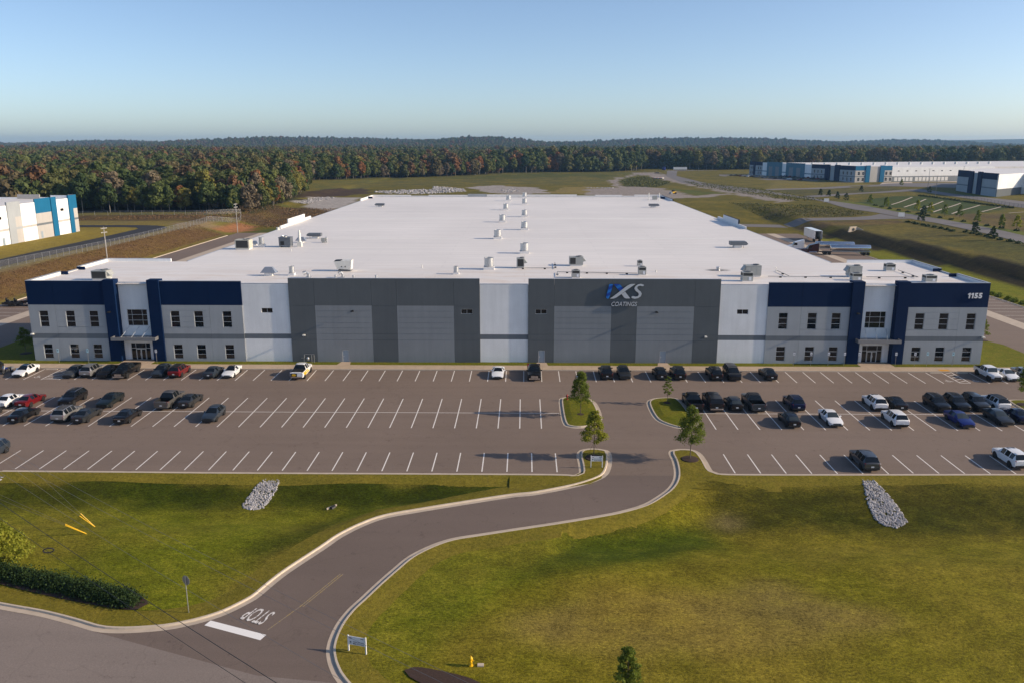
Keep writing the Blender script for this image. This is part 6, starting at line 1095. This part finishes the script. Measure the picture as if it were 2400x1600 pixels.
# ------------------------------------------------------------------ stones
def stones(name, poly, n, s0, s1, seed, lb, lift=.0):
    rg = np.random.default_rng(seed); a = np.array(poly); Q = rg.uniform(a.min(0), a.max(0), (n * 4, 2)); Q = Q[inpoly(poly, Q[:, 0], Q[:, 1])][:n]; z = ztn(Q[:, 0], Q[:, 1])
    base = np.array([(0, 0, 1), (1, 0, .1), (.2, 1, -.1), (-1, .1, .1), (-.1, -1, 0), (0, 0, -1)], float); fc = np.array([(0, 1, 2), (0, 2, 3), (0, 3, 4), (0, 4, 1), (5, 2, 1), (5, 3, 2), (5, 4, 3), (5, 1, 4)])
    k = len(Q); s = rg.uniform(s0, s1, (k, 1, 1)); V = base[None] * s * rg.uniform(.6, 1.2, (k, 6, 1)) * np.array([1, .85, .62]); th = rg.uniform(0, 6.28, k); c_, s_ = np.cos(th), np.sin(th); X_ = V[..., 0] * c_[:, None] - V[..., 1] * s_[:, None]; Y_ = V[..., 0] * s_[:, None] + V[..., 1] * c_[:, None]
    V = np.stack([X_ + Q[:, :1], Y_ + Q[:, 1:], V[..., 2] + (z + lift + rg.uniform(0, .12, k) * s0 * 3)[:, None]], -1).reshape(-1, 3); F = (fc[None] + (np.arange(k) * 6)[:, None, None]).reshape(-1, 3); return tag(put(name, qmesh(name, V, F, M['rock'])), lb, 'stones', kind='stuff')
stones('riprap', [(-27.8,-45.9),(-26.3,-45.9),(-26.1,-48.5),(-26.6,-51.4),(-27.3,-51.9),(-28.5,-51.6),(-29.0,-50.5),(-28.4,-47.9)], 900, .09, .22, 1, 'grey riprap stones running down the left grass bank'); stones('riprap', [(36.2,-46.2),(37.3,-46.1),(37.6,-48.0),(37.9,-50.2),(37.9,-53.4),(36.5,-54.3),(35.5,-53.9),(34.9,-52.9),(35.2,-49.9)], 1300, .09, .22, 2, 'grey riprap stones running down the right grass bank'); stones('riprap', [(-58.4,-45.2),(-56.6,-45.6),(-56.0,-46.8),(-56.4,-47.6),(-58.6,-47.4)], 200, .1, .22, 3, 'patch of riprap at the left edge of lot')
stones('rubble', [(-104,431.6),(-88.8,452),(-66.7,459),(-68.6,505),(-44.7,474),(-39.5,432.5),(-67.7,405),(-90,413)], 700, .5, 1.3, 4, 'pale rubble heaps behind the warehouse'); stones('rubble', [(-128,329),(-126,373),(-112,372),(-116,345),(-118,318)], 220, .4, 1.0, 5, 'pale rubble along the gravel pad'); stones('rubble', [(45,481),(65,481),(65,486),(45,486)], 60, .5, 1.0, 6, 'line of pale debris on the gravel behind warehouse'); stones('rubble', [(-16,455),(-8,475),(-2,440),(-14,420)], 60, .5, 1.2, 7, 'small rubble heap behind the roof fans')
# ------------------------------------------------------------------ street furniture and signs
def octsign():
    x, y = -26.37, -70.97; z = zt1(x, y); t = tag(empty('stop_sign', (x, y, z), math.atan2(.9, .43) - R(90)), 'octagonal road sign on a steel post, seen from behind', 'road sign'); b = MB(); b.tube((0, 0, -.3), (0, 0, 3.2), .035, n=8); b.build('post', M['galv'], t)
    P = [(.38 / math.cos(R(22.5)) * math.cos(R(22.5 + 45 * k)), .38 / math.cos(R(22.5)) * math.sin(R(22.5 + 45 * k))) for k in range(8)]; b = MB(); b.add([(p, .05, 2.85 + q) for p, q in P] + [(p, .06, 2.85 + q) for p, q in P], [tuple(range(8)), tuple(range(8, 16))[::-1]] + [(i, (i + 1) % 8, 8 + (i + 1) % 8, 8 + i) for i in range(8)]); b.build('panel', M['sign_back'], t)
    b = MB(); b.add([(p * .97, .064, 2.85 + q * .97) for p, q in P], [tuple(range(8))]); b.build('red_face', M['red'], t); me = fit(text_mesh('lettering', 'STOP', M['sign'], 1, 0, 0, .01), .5, .24); o = put('lettering', me, t); o.matrix_local = Matrix(((-1, 0, 0, .25), (0, 0, 1, .068), (0, 1, 0, 2.73), (0, 0, 0, 1)))
octsign()
def board(x, y, rz, w_, ztop, zbot, lines, lb, arrow):
    z = zt1(x, y) if y < -46 else zlot(x, y) + .13; t = tag(empty('direction_sign', (x, y, z), rz), lb, 'sign', 'white entrance signs')
    for s in (-1, 1): b = MB(); b.box(s * w_ / 2 - .045, s * w_ / 2 + .045, -.045, .045, -.3, ztop + .06); b.build('post', M['roofwhite'], t)
    b = MB(); b.box(-w_ / 2 + .045, w_ / 2 - .045, -.02, .02, zbot, ztop); b.build('panel', M['sign'], t)
    for k, s in enumerate(lines):
        o = put('lettering', fit(text_mesh('lettering', s, M['ink'], 1, 0, 0, .012), w_ * .62, .115), t); o.matrix_local = Matrix(((1, 0, 0, -w_ * .22), (0, 0, -1, -.026), (0, 1, 0, zbot + .21 - k * .15), (0, 0, 0, 1)))
    b = MB(); ax, az = -w_ * .36, zbot + .2
    if arrow == 'up': b.add([(ax, -.026, az + .1), (ax - .09, -.026, az), (ax - .05, -.026, az), (ax - .05, -.026, az - .02), (ax + .05, -.026, az - .02), (ax + .05, -.026, az), (ax + .09, -.026, az)], [(0, 1, 6)]); b.quad((ax - .022, -.026, az - .12), (ax + .022, -.026, az - .12), (ax + .022, -.026, az + .02), (ax - .022, -.026, az + .02))
    else: b.add([(ax - .1, -.026, az), (ax, -.026, az - .09), (ax, -.026, az + .09)], [(0, 1, 2)]); b.quad((ax - .02, -.026, az - .022), (ax + .1, -.026, az - .022), (ax + .1, -.026, az + .022), (ax - .02, -.026, az + .022))
    b.build('arrow', M['ink'], t); o = put('logo', fit(text_mesh('logo', 'U', M['redink'], 1, 0, 0, .03), .11, .13), t); o.matrix_local = Matrix(((1, 0, 0, -w_ * .43), (0, 0, -1, -.026), (0, 1, 0, ztop - .18), (0, 0, 0, 1))); o = put('logo', fit(text_mesh('logo', 'A', M['ink'], 1, 0, 0, .03), .11, .13), t); o.matrix_local = Matrix(((1, 0, 0, -w_ * .43 + .1), (0, 0, -1, -.026), (0, 1, 0, ztop - .21), (0, 0, 0, 1))); o = put('logo', fit(text_mesh('logo', 'IXS', M['ink'], 1, 0, .3, .02), .24, .11), t); o.matrix_local = Matrix(((1, 0, 0, w_ * .22), (0, 0, -1, -.026), (0, 1, 0, ztop - .16), (0, 0, 0, 1)))
board(-12.1, -75.65, math.atan2(-.35, 1.34), 1.38, 1.3, .62, ['Visitor Entrance', 'Main Entrance'], 'white two-post entrance sign beside the driveway mouth', 'up'); board(8.06, -43.5, 0, 1.25, 1.3, .72, ['Employee', 'Entrance'], 'white two-post sign in front of bright young tree', 'left')
def hydrant(x, y, m, lb, z):
    t = tag(empty('fire_hydrant', (x, y, z)), lb, 'hydrant'); b = MB(); b.lathe([(.16, -.1), (.16, .06), (.1, .08), (.105, .5), (.15, .52), (.15, .58), (.12, .66), (.07, .74), (.03, .76), (.03, .82), (.01, .83)], n=12); b.build('barrel', M[m], t, smooth=35)
    for a in (0, math.pi): b = MB(); b.tube((.08 * math.cos(a), 0, .42), (.2 * math.cos(a), 0, .42), .055, n=8); b.build('nozzle', M[m], t)
    b = MB(); b.tube((0, -.08, .38), (0, -.21, .38), .075, n=8); b.build('pumper_nozzle', M[m], t)
hydrant(-3.72, -76.86, 'yellow', 'yellow fire hydrant on the lawn at the bottom', zt1(-3.7, -76.9)); hydrant(6.0, -19.6, 'red', 'red fire hydrant on the left grass island', zlot(0, -19.6) + .2)
b = MB(); z = zt1(-3.0, -76.8); b.box(-3.25, -2.8, -77.0, -76.7, z - .05, z + .09); tag(b.build('utility_cover', M['curb']), 'small pale utility cover next to the yellow hydrant', 'cover')
sheet('mulch_bed', crom([(-8.4,-77.6),(-7.8,-77.2),(-6.6,-77.3),(-4.2,-78.0),(-2.8,-78.8),(-1.5,-80),(-4,-80.5),(-6.5,-79.2),(-7.9,-78.3)], .5, True), zt1, M['mulch'], .08)
b = MB(); z = zt1(-19.5, -51.3); b.hexa([(-19.95,-51.75,z-.2), (-19.1,-51.0,z-.2), (-19.2,-50.9,z-.2), (-20.05,-51.65,z-.2), (-19.95,-51.75,z+.1), (-19.1,-51.0,z+.22), (-19.2,-50.9,z+.22), (-20.05,-51.65,z+.1)]); b.tube((-19.6,-51.6,z), (-19.3,-51.1,z), .22, n=10, mi=1); tag(b.build('culvert_headwall', [M['curb'], M['black']]), 'small concrete culvert end in the left swale', 'culvert')
t = tag(empty('culvert_outlet', (122.6, 180.7, zt1(122.6, 180.7)), R(20)), 'concrete culvert outlet on the right hillside', 'culvert'); b = MB(); b.hexa([(-2.2, -.2, -.5), (2.2, -.2, -.5), (2.2, .2, -.5), (-2.2, .2, -.5), (-1.5, -.2, 1.5), (1.5, -.2, 1.5), (1.5, .2, 1.5), (-1.5, .2, 1.5)]); b.hexa([(2.0, -.2, -.4), (2.2, .1, -.4), (4.6, -2.2, -.9), (4.4, -2.4, -.9), (1.5, -.2, 1.4), (1.7, .1, 1.4), (4.6, -2.2, -.3), (4.4, -2.4, -.3)]); b.build('headwall', M['curb'], t); b = MB(); b.tube((0, -.3, .45), (0, .3, .45), .55, n=12); b.build('pipe_mouth', M['black'], t)
ADA = [(-75.24, 1, 'leftmost'), (-70.42, 1, 'second from left'), (-59.31, 0, 'right of the left entrance'), (43.04, 0, 'first right of the right white bay'), (45.76, 0, 'second right of the right white bay'), (48.52, 0, 'third right of the right white bay'), (51.06, 0, 'at the left pillar of right entrance'), (53.37, 0, 'left of the right entrance doors'), (59.19, 0, 'at the right pillar of right entrance'), (62.2, 0, 'first right of the right entrance'), (64.15, 1, 'left of yellow warning pad'), (68.2, 1, 'right of yellow warning pad')]
for x, blue, lb in ADA:
    t = tag(empty('parking_sign', (x, -1.25, .1)), ('pale blue accessible parking sign, ' if blue else 'small white reserved parking sign, ') + lb, 'sign', 'parking signs along the front wall'); b = MB(); b.tube((0, 0, -.15), (0, 0, 2.35), .028, n=6); b.build('post', M['steel'], t)
    b = MB(); b.box(-.17, .17, -.045, -.03, 1.72, 2.3); b.build('panel', M['adablue'] if blue else M['sign'], t); b = MB()
    if blue: b.cbox((0, -.049, 2.05), (.13, .006, .16)); b.build('symbol', M['ink'], t)
    else: b.box(-.17, .17, -.05, -.046, 2.31 - .1, 2.3); b.box(-.11, .11, -.05, -.046, 1.95, 2.0); b.box(-.11, .11, -.05, -.046, 1.83, 1.87); b.build('print', M['ink'], t)
# ------------------------------------------------------------------ overhead wires at the lower left
def upole(x, y, h, lb, z=None, arms=1, group='utility poles', rz=R(-40)):
    z = zt1(x, y) if z is None else z; t = tag(empty('utility_pole', (x, y, z), rz), lb, 'pole', group); b = MB(); b.tube((0, 0, -.5), (0, 0, h), .17, .11, n=10); b.build('shaft', M['pole'], t); b = MB(); b.tube((.3, .1, 0), (.2, .05, h * .7), .05, n=6); b.build('conduit', M['galv'], t)
    for k in range(arms):
        c = MB(); c.cbox((0, 0, h - .5 - k * 1.2), (2.4, .12, .14)); o = c.build('crossarm', M['pole'], t)
        for s in (-1.05, -.5, .5, 1.05): c = MB(); c.lathe([(.05, 0), (.07, .08), (.04, .18), (.01, .2)], (s, 0, h - .43 - k * 1.2), 8); c.build('insulator', M['hvac_white'], o)
upole(-114.8, 199.2, 11.65, 'pale utility pole at end of the left lot', group='poles left of the warehouse', rz=R(75), arms=2); upole(-123, 110.5, 9.1, 'pale utility pole on the brown bank', group='poles left of the warehouse', rz=R(75), arms=2)
def span(p, q, r, sag, m, lb, n=22, group='overhead wires'):
    p, q = Vector(p), Vector(q); b = MB(); pr_ = p
    for k in range(1, n + 1): u = k / n; c = p.lerp(q, u); c.z -= sag * 4 * u * (1 - u); b.tube(pr_, c, r, n=5, caps=False); pr_ = c
    tag(b.build('overhead_wire', M[m]), lb, 'wire', group)
def ext(a, b2, z, u0, u1, dy=0): a, b2 = np.array(a), np.array(b2); p, q = a + (b2 - a) * u0, a + (b2 - a) * u1; return (p[0], p[1] + dy, z), (q[0], q[1] + dy, z)
p, q = ext((-42.4,-67.6), (-14.9,-88.6), 6.9, -.55, 1.9); span(p, q, .022, .9, 'wire', 'upper of two dark cables crossing the street corner'); p, q = ext((-42.3,-68.9), (-14.9,-89.7), 6.7, -.55, 1.9); span(p, q, .016, .9, 'wire', 'lower of two dark cables crossing the street corner')
c = Vector((-34.3, -74.9, 5.95)); b = MB()
for k in range(14): a0, a1 = k * .4488, (k + 1) * .4488; b.tube(c + Vector((.34 * math.cos(a0), .1 * math.cos(a0), .17 * math.sin(a0))), c + Vector((.34 * math.cos(a1), .1 * math.cos(a1), .17 * math.sin(a1))), .05, n=6)
tag(b.build('cable_coil', M['wire']), 'black loop of spare cable hanging on the lower cable', 'cable coil')
for k, (a, b2, zz) in enumerate((((-39,-66.2), (-3.1,-92.3), 9.0), ((-39.4,-66.9), (-3.4,-93.0), 9.0), ((-42.6,-66.5), (-9.7,-92), 9.0))): p, q = ext(a, b2, zz, -.4, 1.5); span(p, q, .009, 1.0, 'pale_wire', ('topmost', 'middle', 'lowest')[k] + ' of the thin pale wires over the left lawn')
for k, (a, b2) in enumerate((((-41.17,-56.52,-1.35), (-42.2,-56.95,.29)), ((-41.17,-56.52,-1.35), (-42.03,-57.46,.29)), ((-41.08,-58.39,-1.05), (-42.56,-59.01,.2)), ((-40.95,-58.5,-1.05), (-42.5,-59.12,.12)))):
    b = MB(); b.tube(a, b2, .035, n=8); t = tag(b.build('guy_guard', M['yellow']), ('upper', 'second', 'third', 'lowest')[k] + ' of four yellow guy wire guards on the left lawn', 'guy guard', 'yellow guy wire guards'); d = Vector(b2) - Vector(a); e = Vector(b2) + d * 7; b = MB(); b.tube(b2, e, .008, n=4); b.build('guy_wire', M['pale_wire'], t)
# ------------------------------------------------------------------ chain link fences
fm_, t_, p_ = nodes('chain_link'); p_.inputs['Base Color'].default_value = (.30, .30, .31, 1); p_.inputs['Metallic'].default_value = .5; p_.inputs['Roughness'].default_value = .5; p_.inputs['Alpha'].default_value = .20; M['chain'] = fm_
def fence(P, lb, h=2.1, step=3.2, blackp=False):
    P = crom(P, step); zs = ztn(np.array([p[0] for p in P]), np.array([p[1] for p in P])); t = tag(empty('chain_link_fence', (P[0][0], P[0][1], float(zs[0]))), lb, 'fence'); o0 = Vector(t.location); b = MB(); b.tube((0, 0, -.3), (0, 0, h), .045, n=6); pm = b.mesh('post', [M['steel'] if not blackp else M['black']])
    for i, p in enumerate(P): o = put('post', pm, t); o.location = Vector((p[0], p[1], float(zs[i]))) - o0
    for i in range(len(P) - 1):
        a = Vector((*P[i], float(zs[i]))) - o0; c = Vector((*P[i + 1], float(zs[i + 1]))) - o0; b = MB(); u = Vector((0, 0, 1)); b.quad(a + u * .05, c + u * .05, c + u * (h - .05), a + u * (h - .05)); m_ = b.build('wire_mesh', M['chain'], t)
        b = MB(); b.tube(a + u * (h - .05), c + u * (h - .05), .025, n=5); b.build('top_rail', M['steel'] if not blackp else M['black'], m_)
fence([(-131.6,40),(-131.4,73.7),(-129.8,103),(-129,122.6),(-128.6,168),(-128.9,204)], 'long chain link fence beside the black asphalt drive'); fence([(-196,229),(-176,229),(-158,231),(-140,234),(-129,246)], 'chain link fence in front of the left wood', step=4.2); fence([(-129.7,206.5),(-126,214),(-122.5,224),(-127,240)], 'short chain link fence by the red soil patch', step=3.6)
fence([(252,352),(250,330),(246,300),(244,280)], 'dark fence beside the right pad road', 1.8, 4., True)
# ------------------------------------------------------------------ neighbouring buildings
def tiltwall(par, a, d, zones, u0, u1, z0, z1, nrm, depth, holes=(), grooves=()):
    """panel on an oblique wall: a origin, d unit direction, nrm outward; u along the wall"""
    b = MB(); a = Vector(a); zz = [z0] + [z for z, _ in zones if z0 < z < z1] + [z1]
    P = lambda u, z, o: (a + d * u + nrm * o).to_tuple()[:2] + (z,)
    for k in range(len(zz) - 1):
        mi = WN.index(next(m for z, m in zones if (zz[k] + zz[k + 1]) / 2 < z)); b.add([P(u0 + .03, zz[k], depth), P(u1 - .03, zz[k], depth), P(u1 - .03, zz[k + 1], depth), P(u0 + .03, zz[k + 1], depth), P(u0 + .03, zz[k], -.3), P(u1 - .03, zz[k], -.3), P(u1 - .03, zz[k + 1], -.3), P(u0 + .03, zz[k + 1], -.3)], [(0, 1, 2, 3), (0, 4, 5, 1), (1, 5, 6, 2), (2, 6, 7, 3), (3, 7, 4, 0), (4, 7, 6, 5)], mi)
    return b.build('wall_panel', [M[k] for k in WN], par, world=True)
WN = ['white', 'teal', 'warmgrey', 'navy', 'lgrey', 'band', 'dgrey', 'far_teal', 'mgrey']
def wwin(par, a, d, nrm, u, z, w_, h, o=.06, m='glass', nm='window', panes=1, frame=True):
    a = Vector(a); b = MB(); P = lambda uu, zz, oo: (a + d * uu + nrm * oo).to_tuple()[:2] + (zz,); b.add([P(u - w_ / 2, z, o), P(u + w_ / 2, z, o), P(u + w_ / 2, z + h, o), P(u - w_ / 2, z + h, o)], [(0, 1, 2, 3)]); f = b.build(nm, M['frame'] if frame else M[m], par, world=True)
    if frame:
        for k in range(panes): b = MB(); z0 = z + .08 + k * (h - .08) / panes; z1 = z + (k + 1) * (h - .08) / panes; b.add([P(u - w_ / 2 + .1, z0, o + .01), P(u + w_ / 2 - .1, z0, o + .01), P(u + w_ / 2 - .1, z1, o + .01), P(u - w_ / 2 + .1, z1, o + .01)], [(0, 1, 2, 3)]); b.build('pane', M[m], f)
    return f
nb_ = tag(empty('neighbour_warehouse', (-160.5, 100, 4)), 'white, grey and teal warehouse at the left edge', 'warehouse'); a = (-160.5, 0, 0); d = Vector((0, 1, 0)); nr = Vector((1, 0, 0))
W_ = [(8.2, 'white'), (8.9, 'warmgrey'), (40, 'white')]; G_ = [(8.2, 'warmgrey'), (8.9, 'band'), (12.2, 'warmgrey'), (40, 'teal')]
for u0, u1, zt_, zo, dp in ((163.4, 166.45, 16.9, G_, .0), (160.85, 163.4, 16.9, [(40, 'teal')], .25), (153.1, 160.85, 15.9, W_, -.05), (149.9, 153.1, 16.9, [(40, 'teal')], .25), (140.8, 149.9, 16.9, G_, .0), (132.9, 140.8, 15.9, W_, -.05), (129.2, 132.9, 16.9, [(8.2, 'warmgrey'), (8.9, 'lgrey'), (12.1, 'warmgrey'), (40, 'lgrey')], .0), (125.7, 129.2, 16.9, [(40, 'lgrey')], .2), (117.9, 125.7, 15.9, W_, -.05), (108, 117.9, 15.9, W_, -.05), (90, 108, 16.9, [(8.2, 'lgrey'), (40, 'warmgrey')], 0)): tiltwall(nb_, a, d, zo, u0, u1, 3.6, zt_, nr, dp)
for u in (156.5, 121.6): wwin(nb_, a, d, nr, u, 11.9, 1.9, .85, .03, panes=1, frame=False)
for u in (142.9, 122.3): wwin(nb_, a, d, nr, u, 4.05, 1.1, 2.2, .06, 'door', 'door', frame=False)
b = MB(); b.box(-290, -160.85, 90, 166.2, 4, 15.3, 0); b.build('roof', [M['roof']], nb_, world=True)
for x0, x1, zt_, mm2 in ((-163.2, -160.9, 16.9, 'warmgrey'), (-169.5, -163.25, 16.6, 'white'), (-181.5, -173.5, 16.9, 'warmgrey'), (-173.45, -169.55, 15.9, 'white'), (-200, -181.55, 15.9, 'white')): b = MB(); b.box(x0, x1, 166.1, 166.45, 3.7, zt_); b.build('back_wall', M[mm2], nb_, world=True)
# right-hand building in shade and the long far one
def wallrun(par, A_, B_, spec, zt_, flip=1):
    A_, B_ = Vector((*A_, 0)), Vector((*B_, 0)); d = (B_ - A_).normalized(); nr = Vector((d.y, -d.x, 0)) * flip; L_ = (B_ - A_).length
    for u0, u1, zo, dz, dp in spec: tiltwall(par, A_, d, zo, u0 * L_, u1 * L_, 3.3, zt_ + dz, nr, dp)
    return A_, d, nr, L_
rbd = tag(empty('shaded_warehouse', (300, 420, 4)), 'navy and grey warehouse corner at right edge, in shade', 'warehouse'); NV = [(8.2, 'lgrey'), (8.9, 'band'), (13.6, 'lgrey'), (40, 'navy')]; NN = [(40, 'navy')]
A1, d1, n1, L1_ = wallrun(rbd, (281,371.5), (287,430), [(0, .36, NV, 0, 0), (.36, .46, NN, .3, .6), (.46, .58, [(40, 'lgrey')], -.6, -.8), (.58, .68, NN, .3, .6), (.68, 1., NV, .4, 0)], 17.4, -1)
wallrun(rbd, (281,371.5), (311.5,398.5), [(0, .5, [(8.2, 'dgrey'), (40, 'white')], -.6, 0), (.5, 1, [(8.2, 'dgrey'), (40, 'white')], -.6, 0)], 17.4, 1)  # dark grey lower zone paints in the shade low on this white wall
wallrun(rbd, (311.5,398.5), (320,386), [(0, 1, [(40, 'white')], -1., 0)], 17.2, -1); wallrun(rbd, (320,386), (380,420), [(0, 1, [(40, 'white')], -1., 0)], 17.2, 1)
b = MB(); b.prism([(281.5,372.3),(311.4,399),(320.3,386.7),(380,420.5),(420,520),(350,520),(287.4,430)], 4, 16.3); b.build('roof', M['roof'], rbd, world=True)
wwin(rbd, A1, d1, n1, L1_ * .52, 4.1, 1.2, 2.2, -.7, 'door', 'door', frame=False)
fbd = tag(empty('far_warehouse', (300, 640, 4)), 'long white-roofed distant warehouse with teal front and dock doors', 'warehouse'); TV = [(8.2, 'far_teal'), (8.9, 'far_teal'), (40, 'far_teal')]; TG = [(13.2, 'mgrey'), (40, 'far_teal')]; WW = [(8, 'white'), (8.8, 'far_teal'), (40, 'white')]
A2, d2, n2, L2_ = wallrun(fbd, (268.5,555), (231,736), [(0, .12, NV, 0, 0), (.12, .16, NN, .3, .5), (.16, .20, [(40, 'lgrey')], -.5, -.6), (.20, .24, NN, .3, .5), (.24, .36, NV, 0, 0), (.36, .42, WW, -.5, 0), (.42, .46, TV, .3, .2), (.46, .50, TG, .3, .1), (.50, .53, TV, .3, .2), (.53, .57, TG, .3, .1), (.57, .60, TV, .3, .2), (.60, .64, WW, -.4, 0), (.64, .67, TV, .3, .2), (.67, .71, TG, .3, .1), (.71, .74, TV, .3, .2), (.74, .78, TG, .3, .1), (.78, .8, TV, .3, .2), (.8, .85, WW, -.4, 0), (.85, .93, NV, 0, 0), (.93, .95, NN, .3, .4), (.95, 1., NV, 0, 0)], 17.1, -1)  # front away from the sun: shade put into darker navy and grey office panels
for u in (.03, .06, .09, .27, .30, .33, .87, .895, .96, .98):
    for z in (9.8, 5.): wwin(fbd, A2, d2, n2, L2_ * u, z, 1.9, 2.6, .06, panes=3)
A3, d3, n3, L3_ = wallrun(fbd, (268.5,555), (400,590), [(0, .07, [(8.2, 'warmgrey'), (8.9, 'band'), (13.4, 'warmgrey'), (40, 'teal')], 0, .0), (.07, .10, [(40, 'teal')], .3, .5), (.10, .17, [(40, 'warmgrey')], -.5, -.5), (.17, .20, [(40, 'teal')], .3, .5), (.20, .255, [(8.2, 'warmgrey'), (8.9, 'band'), (13.4, 'warmgrey'), (40, 'teal')], 0, 0)] + [(.255 + k * .062, .255 + (k + 1) * .062, [(8.6, 'mgrey'), (40, 'white')], -1.2, 0) for k in range(12)], 17.1, 1)  # sunlit side: lighter teal and warm grey are lit copies of those office paints
for u in (.025, .055, .12, .15, .215, .245):
    for z in (9.8, 5.): wwin(fbd, A3, d3, n3, L3_ * u, z, 2.1, 2.6, .06 if u not in (.12, .15) else -.44, panes=3)
for k in range(14):
    u = .285 + k * .027 + (.012 if k > 4 else 0)
    if u < .76: f = wwin(fbd, A3, d3, n3, L3_ * u, 4.6, 2.9, 3.1, .05, 'roofwhite', 'dock_door', 1)
for k in range(7): wwin(fbd, A3, d3, n3, L3_ * (.30 + k * .062), 12.4, 1.9, .8, .05, panes=1)
b = MB(); b.prism([(269,556),(400.5,591),(640,640),(640,860),(231.6,735.5)], 4, 15.6); b.build('roof', M['roof'], fbd, world=True)
for k in range(16):
    u = k / 15; x, y = 262 + 190 * u, 640 + 55 * u; b = MB(); b.lathe([(1.2, 0), (1.2, 2.0), (1.0, 2.1), (.01, 2.1)], (x, y, 15.6), 8); tag(b.build('roof_fan', M['galv']), 'small fan on the distant warehouse roof', 'fan', 'fans on the distant warehouse roof')
b = MB(); b.prism([(440,480),(700,520),(700,600),(430,560)], 4, 17); tag(b.build('background_warehouse', M['roofwhite']), 'white warehouse behind the shaded one at right edge', 'warehouse')
# concrete flumes on the green slope, lamp posts, small signs
for k, (p, q) in enumerate([((225.1,357.5),(188.4,300.1)),((226.2,343.1),(186.5,281.6)),((229.3,329.6),(187.0,266.6)),((231.3,315.1),(186.4,252.0)),((233.7,300.8),(190.5,243.1)),((237.4,288.1),(208.7,252.3)),((226.9,250.7),(215.7,243.5))]):
    b = MB(); dx, dy = q[0] - p[0], q[1] - p[1]; l = math.hypot(dx, dy); ox, oy = -dy / l * .45, dx / l * .45; n = 8; A_ = [(p[0] + dx * i / n + ox, p[1] + dy * i / n + oy) for i in range(n + 1)]; B_ = [(p[0] + dx * i / n - ox, p[1] + dy * i / n - oy) for i in range(n + 1)]; strip(b, A_, [zt1(*c) + .22 for c in A_], B_, [zt1(*c) + .22 for c in B_]); tag(b.build('concrete_flume', M['curb']), ['first', 'second', 'third', 'fourth', 'fifth', 'sixth', 'last short'][k] + ' pale drain strip from left on the green slope', 'drain', 'drain strips on the green slope')
for x, y, h, lb in ((241, 363, 12, 'dark lamp post beside the right pad road'), (286, 467, 13, 'lamp post in front of the dock doors'), (352, 548, 13, 'lamp post farther right before the dock doors')):
    z = zt1(x, y); t = tag(empty('lamp_post', (x, y, z)), lb, 'lamp post', 'lamp posts by the right buildings'); b = MB(); b.tube((0, 0, -.3), (0, 0, h), .16, .1, n=8); b.build('shaft', M['hvac_dark'], t)
    for s in (-1, 1): b = MB(); b.cbox((s * .6, 0, h), (.8, .35, .12)); b.build('lamp_head', M['hvac_dark'], t)
for x, y, lb in ((159.3, 312.1, 'white board beside the far end of access road'), (159.8, 224.5, 'white board at the branch road junction')):
    z = zt1(x, y); t = tag(empty('site_sign', (x, y, z)), lb, 'sign'); b = MB(); b.box(-1.3, 1.3, -.05, .05, .7, 2.4); b.build('panel', M['roofwhite'], t)
    for s in (-1, 1): b = MB(); b.box(s * 1.1 - .06, s * 1.1 + .06, .051, .15, -.3, 2.4); b.build('post', M['pole'], t)
# ------------------------------------------------------------------ haze
hm = bpy.data.materials.new('haze_air'); hm.use_nodes = True; t_ = hm.node_tree; t_.nodes.clear(); ou = t_.nodes.new('ShaderNodeOutputMaterial'); pv = t_.nodes.new('ShaderNodeVolumePrincipled'); pv.inputs['Color'].default_value = (.36, .64, 1., 1); pv.inputs['Density'].default_value = HAZE; pv.inputs['Anisotropy'].default_value = .2; t_.links.new(pv.outputs[0], ou.inputs['Volume'])
b = MB(); b.box(-9300, 9300, -420, 9300, -9, 110); tag(b.build('haze', hm), 'pale blue air haze over the whole landscape', 'haze', kind='stuff')
